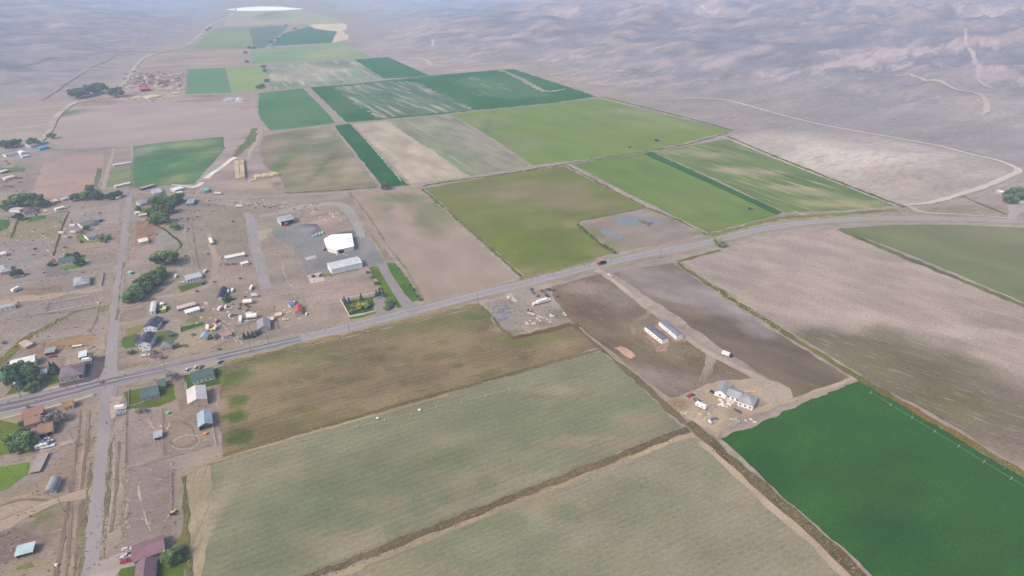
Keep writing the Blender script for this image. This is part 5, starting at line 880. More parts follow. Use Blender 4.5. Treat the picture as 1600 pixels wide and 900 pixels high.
H('house', 'house', 'navy roofed white house farther from the main road, one of a close pair', (226, 518), (245.5, 517), 13, 3.4, 1.8, 'd', (234, 232, 238), (84, 90, 112), 2, 1, side_win=2)
H('house', 'house', 'navy roofed two storey white house nearer the main road, one of a close pair', (218, 547), (236.5, 545), 13, 5.0, 2.0, 'd', (226, 224, 228), (84, 86, 110), 2, 1, side_win=2, chimney=True)
H('garage', 'garage', 'low navy roofed side wing of the two storey white house', (212.5, 541), (218, 540), 9, 2.9, 1.0, 'shed', (200, 190, 190), (86, 88, 110), 0, 1, side_win=0)
H('house', 'house', 'small grey green roofed cottage with pinkish walls near the main road', (253, 549.5), (270, 547), 8, 2.8, 1.8, 'hip', (200, 170, 162), (124, 132, 132), 2, 1, side_win=1)
H('house', 'house', 'little blue roofed cottage beside a fenced yard near the main road', (313.5, 533), (325, 532), 6.5, 2.5, 1.4, 'd', (190, 180, 182), (152, 176, 208), 1, 1, side_win=1)
H('mobile_home', 'mobile home', 'white ended brown roofed trailer in front of the fenced yard by the main road', (349, 531), (363, 526.5), 6, 2.6, 0.4, 'l', (240, 236, 234), (172, 142, 134), 2, 1, side_win=0)
H('house', 'house', 'grey lilac roofed house with a dark front deck beside the main road', (404, 520), (423, 516.5), 13, 3.0, 1.9, 'd', (168, 164, 172), (160, 148, 162), 2, 1, side_win=1)
H('shed', 'shed', 'pale pink roofed shed right of the grey lilac roofed house', (418, 505), (427.5, 503), 4, 2.3, 0.4, 'l', (214, 188, 172), (228, 206, 196), 0, 1, side_win=0)
H('shed', 'shed', 'tan topped open crate shed standing alone in the bare lot east of the cluttered yard', (431, 496.5), (440.5, 494.5), 4, 1.6, 0.3, 'l', (200, 176, 150), (222, 196, 168), 0, 1, side_win=0)
H('house', 'house', 'small red roofed building with grey tanks behind it beside the white fenced garden', (462, 493), (472.5, 491.5), 11, 2.8, 1.4, 'd', (180, 168, 160), (196, 96, 102), 1, 1, side_win=1)
H('shed', 'shed', 'little shed with a half blue half white roof in the dirt lot', (454, 481.5), (460.5, 479.5), 4.5, 2.4, 0.5, 'l', (232, 232, 232), (110, 132, 190), 0, 1, side_win=0)
# --- plant
H('warehouse', 'warehouse', 'long white warehouse with a pale grey roof beside the plant driveway', (519, 429), (566.5, 418), 14, 5.0, 1.2, 'l', (236, 238, 240), (206, 208, 212), 0, 1, side_win=0, rk='tin')
H('workshop', 'workshop', 'grey roofed open fronted workshop at the back of the plant yard', (440, 353.5), (461, 349), 15, 5.0, 1.2, 'l', (196, 194, 204), (176, 176, 188), 0, 0, open_front=True, rk='tin')
# --- modular halves
H('modular_building', 'modular building', 'left of the two long parallel modular buildings, with broken white cladding', (1007, 516.5), (1034, 538), 6.2, 3.4, 0.5, 'l', (244, 244, 244), (118, 117, 132), 6, 0, side_win=0, ov=0.15)
H('modular_building', 'modular building', 'right of the two long parallel modular buildings, wrapped in white sheeting', (1029, 508.5), (1056.5, 531.5), 6.0, 3.6, 0.5, 'l', (228, 232, 242), (136, 135, 150), 0, 1, side_win=0, ov=0.15)
# --- far things
H('barn', 'barn', 'red roofed barn in the middle of the far scrap yard at upper left', (220, 143.5), (234, 142.5), 24, 5.0, 2.0, 'l', (176, 168, 182), (214, 104, 128), 0, 0, open_front=True, rk='tin')
H('house', 'house', 'white walled farmhouse behind trees at the right edge of the photo', (1590, 317), (1606, 318), 10, 3.0, 1.6, 'l', (214, 210, 220), (160, 156, 168), 2, 1, side_win=0)
H('shed', 'shed', 'small white roofed shed left of the trees at the right edge of the photo', (1563, 304), (1569, 303.5), 7, 2.6, 0.5, 'l', (190, 180, 178), (240, 234, 232), 0, 1, side_win=0)
# the red clad side and pent room of the workshop
c_, a_, L_ = frame_of((437, 352), (440, 354), 12)
r_ = empty('side_shed', c_, ang := ANG_A * 0.9); tag(r_, 'narrow red lean-to against the left side of the grey roofed workshop', 'shed')
MB().prism([(-1.6, 0), (1.6, 0), (1.6, 3.6), (-1.6, 2.6)], 'y', -6, 6).build('wall', M((196, 60, 84), 350), r_); MB().prism([(-1.8, 2.62), (1.62, 3.66), (1.62, 3.8), (-1.8, 2.76)], 'y', -6.3, 6.3).build('roof', M((150, 110, 124), 350, kind='tin'), r_)
# the big white many sided hall
def hall():
    corners = [(513, 393.5), (527, 397.5), (553.5, 391.5), (550, 372), (519, 374), (507.5, 381)]
    pts = [P(*q) for q in corners]; c = sum(pts, Vector()) / len(pts); c.z = 0
    root = empty('octagonal_hall', c); tag(root, 'large bright white many sided hall in the middle of the plant yard', 'hall')
    loc = [(p.x - c.x, p.y - c.y) for p in pts]; h = 4.6
    MB().prism(loc, 'z', 0, h).build('wall', M((226, 224, 214), 390), root)
    n = len(loc); m = MB(); o = [(x * 1.03, y * 1.03, h + 0.02) for x, y in loc]; o2 = [(x, y, z + 0.25) for x, y, z in o]; r1 = (-6, 0.5, h + 3.4); r2 = (6, 0.5, h + 3.4)
    vs_ = o + o2 + [r1, r2]; fs = [tuple(range(n - 1, -1, -1))] + [(i, (i + 1) % n, n + (i + 1) % n, n + i) for i in range(n)]
    for i in range(n):
        j = (i + 1) % n; a = 2 * n + (0 if o[i][0] < 0 else 1); b = 2 * n + (0 if o[j][0] < 0 else 1)
        fs.append((n + i, n + j, b) if a == b else (n + i, n + j, b, a))
    m.add(vs_, fs).build('roof', direct('hall_roof', (0.8, 0.8, 0.78), 0.6), root)
    # door set in the front-right wall
    a, b = Vector(loc[1]), Vector(loc[2]); d = (b - a).normalized(); nrm = Vector((d.y, -d.x)); q = a + d * 4.0; ang_ = math.atan2(d.y, d.x)
    f = MB().box(-2.6, 2.6, -0.12, -0.01, 0.02, 4.3).build('loading_door', direct('dark_opening', (0.02, 0.02, 0.022), 0.9), root); f.location = (q.x, q.y, 0); f.rotation_euler = (0, 0, ang_)
    g = MB().box(-2.9, 2.9, -0.25, -0.13, 4.0, 4.4).build('lintel', TRIM, f)
    for k in range(3):
        v_ = MB().tube((k * 1.8 - 1, -2.5, h + 1.5), (k * 1.8 - 1, -2.5, h + 3.6), 0.3).build('roof_vent', STEEL, root)
hall()
# the unfinished house on the right: several grey roofed blocks in one thing
def site_house():
    c = P(1146, 622); root = empty('unfinished_house', c, R(-34)); tag(root, 'unfinished grey roofed house with white wrapped walls on the bare building site', 'house')
    wm_ = M((240, 236, 240), 620); rm_ = M((160, 160, 166), 620, kind='roof')
    def blk(cx, cy, L, D, h, rise, ax_, nw):
        w = MB(); gable(w, L, D, h, rise, ax_ if ax_ != 'hip' else 'box'); wo = w.build('wall', wm_, root); wo.location = (cx, cy, 0)
        ro = roof_mesh(L, D, h, rise, ax_, 0.4).build('roof', rm_, root); ro.location = (cx, cy, 0)
        for i in range(nw): opening(wo, 'window', 's', -L / 2 + L * (i + 0.5) / nw, 1.0, 1.3, 1.3, L, D, direct('window_wrap', (0.5, 0.5, 0.5)), GLASS) if False else MB().box(-L / 2 + L * (i + 0.5) / nw - 0.6, -L / 2 + L * (i + 0.5) / nw + 0.6, -D / 2 - 0.06, -D / 2 - 0.003, 1.0, 2.3).build('window', GLASS, wo)
    blk(-7.5, 2.0, 7.0, 12.0, 3.2, 2.2, 'd', 1); blk(0.0, 1.5, 8.0, 8.5, 3.0, 1.9, 'l', 3); blk(8.5, -0.5, 9.0, 11.0, 3.3, 2.4, 'hip', 3)
site_house()
# ---------------------------------------------------------------- vehicles
VEH = {}
def wheels(root, L, W, r=0.34, xs=None, w=0.24):
    for x in (xs or (-L * 0.31, L * 0.31)):
        for s in (-1, 1):
            t = MB().tube((0, -w / 2, 0), (0, w / 2, 0), r, n=12).build('wheel', RUBBER, root); t.location = (x, s * (W / 2 - w / 2 + 0.02), r)
            MB().tube((0, s * (w / 2 + 0.002), 0), (0, s * (w / 2 + 0.02), 0), r * 0.55, n=10).build('rim', STEEL, t)
def vehicle(kind, label, px, py, heading, rgb, cat=None, name=None, rgb2=None, scale=1.0, z=0.0, group=None):
    p = PG(px, py) if py < 170 else P(px, py)
    body = M(rgb, py, rough=0.35, spec=0.5, grain=0.04); dark = direct('dark_trim', (0.03, 0.03, 0.033), 0.6)
    nm = name or {'sedan': 'parked_car', 'pickup': 'pickup_truck', 'van': 'van', 'camper': 'camper_trailer', 'dump': 'dump_truck', 'box': 'box_truck', 'tractor': 'tractor', 'semi': 'cargo_trailer', 'tank': 'storage_tank', 'flat': 'flatbed_trailer', 'suv': 'parked_car'}[kind]
    root = empty(nm, (p.x, p.y, p.z + 0.02 + (0.25 if py > 170 else 1.0) + z), heading); tag(root, label, cat or {'sedan': 'car', 'suv': 'car', 'pickup': 'pickup truck', 'van': 'van', 'camper': 'camper', 'dump': 'truck', 'box': 'truck', 'tractor': 'tractor', 'semi': 'trailer', 'tank': 'tank', 'flat': 'trailer'}[kind], group)
    s = scale; root.scale = (s, s, s)
    if kind in ('sedan', 'suv'):
        W, L = 1.85, 4.7; hh = 1.45 if kind == 'sedan' else 1.75
        MB().prism([(-L / 2, 0.35), (L / 2, 0.35), (L / 2, 0.72), (L / 2 - 1.15, 0.95), (-L / 2 + 0.5, 1.0), (-L / 2, 0.9)], 'y', -W / 2, W / 2).build('body', body, root, bevel=0.08)
        r0 = -L / 2 + (0.55 if kind == 'sedan' else 0.1)
        g = MB(); g.box(r0, L / 2 - 1.3, -W / 2 + 0.08, W / 2 - 0.08, 0.96, hh - 0.06, 0.32 if kind == 'sedan' else 0.15); g.build('windows', GLASS, root)
        MB().box(r0 + 0.4, L / 2 - 1.75, -W / 2 + 0.35, W / 2 - 0.35, hh - 0.055, hh).build('roof', body, root, bevel=0.02); wheels(root, L, W)
    elif kind == 'pickup':
        W, L = 1.95, 5.6
        MB().prism([(-L / 2, 0.45), (L / 2, 0.45), (L / 2, 0.95), (L / 2 - 1.3, 1.1), (0.2, 1.1), (0.2, 0.62), (-L / 2, 0.62)], 'y', -W / 2, W / 2).build('body', body, root, bevel=0.06)
        MB().box(-0.1, 1.5, -W / 2 + 0.06, W / 2 - 0.06, 1.1, 1.72, 0.26).build('windows', GLASS, root); MB().box(0.25, 1.15, -W / 2 + 0.36, W / 2 - 0.36, 1.725, 1.79).build('roof', body, root)
        bed = MB()
        bed.box(-L / 2, 0.15, -W / 2, -W / 2 + 0.1, 0.63, 1.12).box(-L / 2, 0.15, W / 2 - 0.1, W / 2, 0.63, 1.12).box(-L / 2, -L / 2 + 0.1, -W / 2 + 0.11, W / 2 - 0.11, 0.63, 1.1)
        bed.build('cargo_bed', body, root); wheels(root, L, W, 0.4)
    elif kind == 'van':
        W, L = 2.1, 6.4
        MB().prism([(-L / 2, 0.4), (L / 2, 0.4), (L / 2, 1.2), (L / 2 - 0.9, 1.9), (L / 2 - 1.3, 2.5), (-L / 2, 2.5)], 'y', -W / 2, W / 2).build('body', body, root, bevel=0.1)
        MB().box(L / 2 - 1.5, L / 2 - 0.95, -W / 2 - 0.02, W / 2 + 0.02, 1.35, 2.0).build('windows', GLASS, root); wheels(root, L, W, 0.38)
    elif kind == 'camper':
        W, L = 2.4, 7.0
        MB().prism([(-L / 2, 0.7), (L / 2 - 0.5, 0.6), (L / 2, 1.3), (L / 2 - 0.5, 2.8), (-L / 2 + 0.3, 2.9), (-L / 2, 2.4)], 'y', -W / 2, W / 2).build('body', body, root, bevel=0.1)
        for x in (-2.0, 1.2): MB().box(x - 0.5, x + 0.5, -W / 2 - 0.03, -W / 2 - 0.002, 1.5, 2.1).build('window', GLASS, root)
        MB().box(-0.6, 0.0, -W / 2 - 0.04, -W / 2 - 0.002, 0.75, 2.4).build('door', TRIM, root); MB().box(-0.5, 0.5, -0.4, 0.4, 2.86, 3.15).build('roof_vent', TRIM, root); MB().box(L / 2 - 0.1, L / 2 + 1.2, -0.08, 0.08, 0.5, 0.62).build('hitch', dark, root); wheels(root, L, W, 0.36, (-0.9, 0.1))
    elif kind == 'dump':
        W, L = 2.5, 9.0
        MB().box(2.2, L / 2, -W / 2, W / 2, 0.8, 2.9).build('cab', body, root, bevel=0.12); MB().box(3.4, L / 2 + 0.02, -W / 2 - 0.02, W / 2 + 0.02, 1.9, 2.6).build('windows', GLASS, root)
        bd = MB(); bd.box(-L / 2, 1.9, -W / 2, -W / 2 + 0.15, 1.1, 2.7).box(-L / 2, 1.9, W / 2 - 0.15, W / 2, 1.1, 2.7).box(1.75, 1.9, -W / 2 + 0.16, W / 2 - 0.16, 1.1, 2.9).box(-L / 2, 1.74, -W / 2 + 0.16, W / 2 - 0.16, 1.1, 1.3).box(-L / 2, -L / 2 + 0.14, -W / 2 + 0.16, W / 2 - 0.16, 1.31, 2.4)
        bd.build('dump_bed', M(rgb2 or (60, 50, 60), py), root); MB().box(-L / 2, L / 2 - 0.3, -0.5, 0.5, 0.6, 0.79).build('chassis', dark, root); wheels(root, L, W, 0.52, (-3.2, -2.0, 3.3))
    elif kind == 'box':
        W, L = 2.4, 7.5
        MB().box(2.0, L / 2, -W / 2 + 0.1, W / 2 - 0.1, 0.6, 2.3).build('cab', M(rgb2 or rgb, py), root, bevel=0.12); MB().box(3.0, L / 2 + 0.02, -W / 2 + 0.08, W / 2 - 0.08, 1.5, 2.1).build('windows', GLASS, root)
        MB().box(-L / 2, 1.9, -W / 2, W / 2, 0.9, 3.1).build('cargo_box', body, root, bevel=0.05); wheels(root, L, W, 0.45)
    elif kind == 'semi':
        W, L = 2.5, 10.0
        MB().box(-L / 2, L / 2, -W / 2, W / 2, 1.0, 3.4).build('cargo_box', body, root, bevel=0.06); MB().box(-L / 2 + 0.5, L / 2 - 0.5, -0.5, 0.5, 0.7, 0.99).build('chassis', dark, root); wheels(root, L, W, 0.5, (-3.8, -2.7))
    elif kind == 'flat':
        W, L = 2.4, 7.0
        MB().box(-L / 2, L / 2, -W / 2, W / 2, 0.8, 0.98).build('deck', body, root); MB().box(L / 2, L / 2 + 1.2, -0.1, 0.1, 0.7, 0.82).build('hitch', dark, root); wheels(root, L, W, 0.4, (-1.2, 0.0))
    elif kind == 'tank':
        MB().tube((-2.6, 0, 1.5), (2.6, 0, 1.5), 1.3, n=20).build('tank_shell', body, root, bevel=0.25); 
        for x in (-1.6, 1.6): MB().box(x - 0.25, x + 0.25, -1.0, 1.0, 0, 0.7).build('cradle', dark, root)
        MB().tube((0, 0, 2.78), (0, 0, 3.05), 0.35).build('hatch', STEEL, root)
    elif kind == 'tractor':
        MB().box(-0.2, 2.0, -0.4, 0.4, 0.8, 1.6).build('hood', body, root, bevel=0.08); MB().box(-1.5, -0.25, -0.7, 0.7, 0.9, 2.5, 0.1).build('cab', GLASS, root); MB().box(-1.5, -0.3, -0.7, 0.7, 2.51, 2.62).build('roof', body, root)
        for s_ in (-1, 1):
            for x, r in ((-1.0, 0.85), (1.5, 0.5)): t = MB().tube((0, -0.22, 0), (0, 0.22, 0), r, n=14).build('wheel', RUBBER, root); t.location = (x, s_ * 0.95, r)
    return root
V = vehicle; HA, HB = ANG_A, ANG_B
WHT = (240, 238, 236)
V('dump', 'red cab dump truck with a black bed driving on the main road', 940, 413.5, HA + math.pi, (206, 44, 74), rgb2=(58, 44, 56))
V('pickup', 'white and dark pickup waiting at the top of the gravel lane', 953, 431, R(-40), (214, 206, 208))
V('box', 'white topped dark box truck driving along the gravel lane', 1135.5, 556.5, R(-38), (236, 232, 230), rgb2=(60, 60, 72), scale=0.95)
V('pickup', 'red pickup parked at the edge of the building site', 1079, 619.5, R(30), (200, 62, 74)); V('sedan', 'dark blue car parked between the red pickup and the white trailer on the building site', 1089, 627, R(-35), (62, 60, 96))
V('camper', 'white enclosed trailer parked below the dark blue car on the building site', 1095, 637, R(-42), WHT); V('pickup', 'dark pickup parked against the left wall of the unfinished house', 1116, 615.5, R(-40), (64, 74, 80)); V('flat', 'small dark utility trailer below the unfinished house', 1152, 643, R(-45), (110, 92, 100), scale=0.7)
V('flat', 'blue utility trailer at the bottom of the building site', 1115.5, 656, R(10), (92, 100, 150), scale=0.6); V('box', 'tiny white sided box truck beside the blue utility trailer', 1108, 660.5, R(100), (230, 224, 226), rgb2=(120, 140, 170), scale=0.5)
V('sedan', 'small pale blue car at the edge of the dark green alfalfa field', 1150, 659, R(-30), (170, 192, 206), scale=0.85)
V('sedan', 'red car parked on the pale driveway beside the maroon roofed house', 197.5, 878.5, R(18), (184, 40, 62)); V('pickup', 'white pickup with a dark bed on the pale driveway above the red car', 196, 871, R(18), (214, 208, 212)); V('sedan', 'dark car parked against the end wall of the maroon roofed house', 205, 867.5, R(18), (70, 62, 70)); V('sedan', 'pale silver car half behind the driveway at the maroon roofed house', 199, 859.5, R(14), (206, 206, 204), scale=0.9)
V('van', 'white van parked beside the side road below the crossing', 190, 639, HA - 0.2, (240, 240, 240)); V('sedan', 'grey blue car parked just below the white van', 188.5, 648.5, HA - 0.2, (140, 148, 172))
V('pickup', 'white pickup left of the two in front of the dark garage doors', 70.5, 690, R(60), WHT); V('pickup', 'silver pickup parked in front of the white one by the dark garage doors', 75.5, 693.5, R(62), (214, 214, 220))
V('camper', 'long pale camper trailer below the two parked pickups', 67, 700, R(28), (214, 214, 216), scale=0.9); V('flat', 'empty pale flatbed trailer right of the camper below the garage doors', 76, 699, R(24), (214, 218, 220), scale=0.9)
V('sedan', 'red car parked in front of the blue grey lean-to shed', 83, 558, R(22), (206, 50, 70)); V('van', 'white van parked on the black drive of the plum roofed house', 137, 564.5, R(15), WHT, scale=0.95); V('sedan', 'dark grey car parked below the white van on the black drive', 139, 570.5, R(12), (92, 94, 110)); V('sedan', 'dark blue car on the pale drive beside the dark trees', 67, 594.5, R(80), (70, 72, 92)); V('camper', 'white camper trailer in the shade of the dark trees', 31, 603, R(-12), WHT)
V('suv', 'white car with a lawn behind it beside the small white arched shed', 57, 590.5, R(30), WHT, scale=0.9); V('flat', 'white topped boat trailer in the corral north of the crossing', 121, 542, R(14), (226, 214, 208), scale=0.9)
V('sedan', 'white car parked before the two storey navy roofed house', 229, 549, R(16), WHT); V('pickup', 'white pickup parked on dirt near the crossing', 228, 556.5, R(14), (236, 232, 234)); V('flat', 'brown low trailer beside the white pickup near the crossing', 241, 558.5, R(8), (136, 112, 110), scale=0.9)
V('sedan', 'blue car parked behind the navy roofed houses', 258, 505, R(70), (80, 84, 124)); V('suv', 'white car leftmost of the cars behind the green roofed white house', 293.5, 579, R(80), WHT, scale=0.9); V('suv', 'white car second in the row behind the green roofed white house', 307, 575.5, R(80), (234, 234, 236)); V('sedan', 'dark grey car third in the row behind the green roofed white house', 314.5, 575, R(78), (110, 106, 112)); V('sedan', 'black car parked alone by the edge of the weedy brown field', 345, 567, R(60), (66, 54, 64), scale=0.8)
V('camper', 'large white camper trailer left of the yellow object in the cluttered yard', 325, 515, R(-68), (240, 228, 230), scale=0.95); V('camper', 'white camper trailer right of the yellow object in the cluttered yard', 337, 514.5, R(92), (232, 234, 236), scale=0.7); V('camper', 'red and white striped trailer behind the two white campers', 338.5, 503.5, R(95), (206, 110, 116), scale=0.7)
V('camper', 'white camper trailer under a blue tinted roof right of the narrow navy roofed house', 357, 457, R(-70), (214, 216, 232), scale=0.65); V('camper', 'white camper trailer farthest right of the narrow navy roofed house', 363.5, 455.5, R(-75), (240, 238, 234), scale=0.7)
V('box', 'pinkish white box truck in the middle of the cluttered yard', 344.5, 484, R(88), (240, 222, 218), scale=0.8); V('van', 'small white van right of the pinkish white box truck', 353, 481.5, R(-75), (240, 230, 224), scale=0.65); V('flat', 'beige trailer right of the small white van in the cluttered yard', 359, 483.5, R(10), (196, 180, 166), scale=0.6); V('box', 'boxy white truck with a brown front below the beige trailer', 360, 494.5, R(92), (220, 214, 204), rgb2=(110, 90, 84), scale=0.6)
V('semi', 'white cargo trailer standing upright in the photo beside the canal strip end', 393, 452, R(-80), WHT, scale=0.7); V('box', 'blue grey box truck among sheds near the canal strip end', 398.5, 463.5, R(5), (214, 214, 228), scale=0.75); V('tank', 'fat white storage tank in the cluttered yard', 388, 474.5, R(8), (238, 234, 226), scale=1.35); V('tank', 'large white storage tank beside the pale board fence', 394.5, 497.5, R(12), (244, 240, 238), scale=1.5); V('semi', 'white cargo trailer at the left end of the pale board fence', 376.5, 502.5, R(-70), (240, 234, 236), scale=0.85); V('sedan', 'small white car between the cargo trailer and the storage tank', 384.5, 503.5, R(20), (238, 230, 230), scale=0.85)
V('flat', 'pale flatbed trailer above the large white storage tank', 389, 490.5, R(16), (222, 206, 198), scale=0.85); V('suv', 'greenish white tank trailer left of the white fenced garden', 460.5, 474, R(95), (206, 232, 218), cat='trailer', name='tank_trailer', scale=1.1); V('van', 'white van parked between the red roofed building and the garden fence', 479, 492, R(105), (238, 232, 232), scale=0.55); V('sedan', 'white car parked by the main road left of the red roofed building', 446.5, 500.5, R(20), (238, 226, 220), scale=0.9)
V('sedan', 'silver blue car on the drive of the white fenced garden', 592.5, 466.5, R(25), (170, 180, 204), scale=0.9); V('camper', 'white camper trailer alone near the left edge below the street', 26, 454.5, R(80), WHT, scale=1.0); V('sedan', 'white car beside the street below the hip roofed house', 33, 432, R(12), WHT); V('pickup', 'white pickup parked right of the dark green roofed house', 132, 411, R(80), (238, 232, 234))
V('pickup', 'white pickup beside the curved lawn of the double wide home', 288, 442, R(15), (226, 226, 230)); V('van', 'white van left of the double wide home', 275.5, 433, R(100), (240, 236, 228), scale=0.8); V('van', 'white van right of the double wide home', 321.5, 425.5, R(85), (238, 228, 224), scale=0.85)
V('sedan', 'dark car parked below the long white trailer at the canal strip', 355, 414.5, R(5), (104, 100, 104)); V('sedan', 'brown car parked right of the dark car below the long white trailer', 366, 413.5, R(8), (120, 100, 100)); V('sedan', 'white car at the dirt lane left of the long white trailer', 345, 403.5, R(80), (226, 214, 210), scale=0.7)
V('van', 'white van in the yard left of the long slate roofed house', 114.5, 354.5, R(12), (240, 232, 232), scale=0.9); V('sedan', 'white car behind the white van left of the slate roofed house', 120, 351, R(60), (236, 226, 226), scale=0.8); V('camper', 'white camper trailer left of the lawn of the small grey roofed house', 115, 364.5, R(8), (238, 232, 228), scale=0.8); V('camper', 'white camper trailer leftmost in the yard of the small grey roofed house', 97, 365.5, R(4), (236, 224, 222), scale=0.8); V('sedan', 'pale car between the campers left of the small grey roofed house', 104.5, 372, R(20), (230, 222, 224)); V('sedan', 'white car in front of the slate roofed house', 152, 358.5, R(10), (230, 224, 224), scale=0.7)
V('sedan', 'white car between the plum roofed farmhouse and the single wide trailer', 72.5, 330.5, R(5), (232, 222, 224), scale=0.9); V('van', 'white van at the right end of the tree clumps beside the side road', 186, 310.5, R(70), (236, 232, 226), scale=1.0); V('pickup', 'white pickup nearest the tan open fronted shed', 108, 323.5, R(60), (232, 228, 226), scale=0.7); V('sedan', 'white car beside the long white trailer above the blue barn lane', 5, 211, R(20), (228, 222, 232)); 
V('semi', 'white cargo trailer by the canal road with a dark shadow side', 341, 304, R(4), (226, 220, 218), scale=0.8); V('suv', 'white car alone beside the canal road', 388.5, 307, R(4), (236, 224, 220)); V('semi', 'white cargo trailer lying beside the canal road near the canal strip', 374.5, 324, R(6), (238, 226, 220), scale=0.7); V('suv', 'white car right of the canal strip top', 408, 320, R(8), (240, 226, 218), scale=0.9); V('suv', 'white car above the plant yard between the two canal roads', 443, 319.5, R(8), (238, 226, 218), scale=0.9); V('suv', 'white vehicle on the dirt left of the canal strip top', 360, 316, R(15), (236, 222, 214), scale=0.9)
V('tractor', 'dark tractor working in the lime green hay field', 1026, 221, R(10), (40, 60, 110), scale=1.6); V('tractor', 'small tractor parked at the edge of the lime green field', 984.5, 231, R(10), (150, 160, 180), scale=1.0); V('tractor', 'blue grey farm machine in the bright hay field near the main road', 1172.5, 327.5, R(10), (150, 150, 190), scale=1.2)
V('tractor', 'yellow digger in the scrap yard beside the main road', 827.5, 486.5, R(-40), (226, 196, 60), scale=0.9); V('flat', 'long pale flatbed trailer in front of the yellow digger', 830, 492, R(-38), (206, 192, 178), scale=1.0); V('flat', 'beige flatbed trailer right of the first one in the scrap yard', 845, 497.5, R(-30), (196, 178, 156), scale=1.0)
V('tractor', 'yellow roller standing in the corral beside the sparse hay field', 272, 803, R(88), (232, 226, 110), scale=0.8)
V('semi', 'white silage bag trailer in the scrap yard', 847, 474, HA + 0.1, (244, 240, 240), scale=1.0); V('tank', 'white tank at the right end of the silage bag in the scrap yard', 856, 471.5, R(30), (240, 234, 236), scale=0.8); V('tank', 'white tank at the left end of the silage bag in the scrap yard', 836, 476.5, R(40), (240, 236, 238), scale=0.9)
V('suv', 'white pickup like heap at the corner of the scrap yard', 882, 492.5, R(-60), (236, 226, 216), scale=0.9)
for x, y in ((494.5, 368.5), (499.5, 367), (504, 365.5)):
    o = V('tank', 'mint green storage tank in the row behind the white many sided hall', x, y, R(100), (168, 226, 206), scale=0.8, group='mint green tanks in the plant yard')
V('tank', 'white tank at the left end of the mint green tank row', 490.5, 370.5, R(60), (226, 222, 226), scale=0.6)
V('sedan', 'dark car beside the left corner of the white many sided hall', 508, 391, R(60), (110, 96, 96)); V('tractor', 'red machine on the concrete pad in front of the plant', 490, 433, R(80), (190, 70, 70), scale=0.9); V('pickup', 'black pickup on the concrete pad in front of the plant', 501, 431.5, R(95), (60, 58, 66), scale=0.9)
# ---------------------------------------------------------------- hay stacks, heaps, crates
def copies(proto_builder, spots, group, name, cat, label):
    """first one built, the rest copied object by object"""
    proto = None
    for i, (p, rz, s) in enumerate(spots):
        if proto is None: proto = o = proto_builder()
        else:
            o = proto.copy(); COL.objects.link(o)
            for ch in proto.children: c2 = ch.copy(); COL.objects.link(c2); c2.parent = o
        o.location = p; o.rotation_euler = (0, 0, rz); o.scale = (s, s, s)
        tag(o, label, cat, group)
def haystack(label, p1, p2, depth, h, rgb):
    c, ang_, L = frame_of(p1, p2, depth); root = empty('haystack', c, ang_); tag(root, label, 'haystack')
    m = M(rgb, (p1[1] + p2[1]) / 2, rough=0.95, spec=0.05, grain=0.3); nx_ = max(2, int(L / 2.6)); lay = max(1, int(h / 1.3)); r_ = random.Random(int(L * 100))
    for k in range(lay):
        b = MB()
        for i in range(nx_):
            x0 = -L / 2 + L * i / nx_; j = r_.uniform(-0.15, 0.15); ins = 0.5 * k
            if k and r_.random() < 0.12: continue
            b.box(x0 + 0.05, x0 + L / nx_ - 0.05, -depth / 2 + j + ins, depth / 2 + j - ins, 1.3 * k + 0.01 * k, 1.3 * k + 1.28)
        b.build('bale_layer', m, root)
haystack('long golden haystack lying across the hay yard', (400.5, 282), (437, 276), 14, 3.9, (206, 188, 152)); haystack('upright left row of golden hay bales in the hay yard', (376, 281), (374, 253), 6, 2.6, (196, 182, 158)); haystack('upright right row of golden hay bales in the hay yard', (384.5, 280), (382.5, 252), 7, 3.9, (202, 186, 156)); haystack('low scattered golden bales left of the long haystack', (391, 284), (400, 282), 5, 1.4, (202, 182, 150))
for k, (a, b, d, h_) in enumerate((((232, 155), (252, 152), 30, 3.0), ((205, 154), (222, 154), 20, 2.0), ((270, 148), (282, 147), 18, 3.0))):
    haystack(('long straw stack right in front of the red roofed far barn', 'low straw heap left in front of the red roofed far barn', 'square pale straw stack at the right of the far scrap yard')[k], a, b, d, h_, (206, 192, 172))
def heap_mesh(seed, r=1.5, h=0.9, n=14, name='rubble_heap'):
    r_ = random.Random(seed); m = MB(); m.box(-r * 0.8, r * 0.8, -r * 0.8, r * 0.8, 0.0, 0.12, r * 0.3)
    for i in range(n):
        a = r_.uniform(0, 6.28); d = 0.85 * r * r_.random() ** 0.6; s = r_.uniform(0.2, 0.55) * r * 0.5; x, y = d * math.cos(a), d * math.sin(a); z = max(0, (1 - d / r)) * h * r_.uniform(0.5, 1)
        vs_ = [(x + s * r_.uniform(0.5, 1) * sx, y + s * r_.uniform(0.5, 1) * sy, max(0.0, z - s * 0.4) + (s * r_.uniform(0.5, 0.9) if sz else 0)) for sz in (0, 1) for sx, sy in ((-1, -1), (1, -1), (1, 1), (-1, 1))]
        m.add(vs_, [(3, 2, 1, 0), (4, 5, 6, 7), (0, 1, 5, 4), (1, 2, 6, 5), (2, 3, 7, 6), (3, 0, 4, 7)])
    return m
def heaps(px_list, rgb, label, group, name, cat, size=1.6, h=0.9):
    py0 = px_list[0][1]; mat_ = M(rgb, py0, grain=0.3); far = py0 < 170
    def mk(): return heap_mesh(len(label), size, h, name=name).build(name, mat_)
    r_ = random.Random(len(px_list)); sp_ = []
    for q in px_list:
        p = PG(q[0], q[1]) if far else P(q[0], q[1]); p.z += 0.13 if not far else 0.3
        sp_.append((p, r_.uniform(0, 6.28), r_.uniform(0.7, 1.35)))
    copies(mk, sp_, group, name, cat, label)
rr = random.Random(5)
def around(cx, cy, rx, ry, n): return [(cx + rr.uniform(-rx, rx), cy + rr.uniform(-ry, ry)) for _ in range(n)]
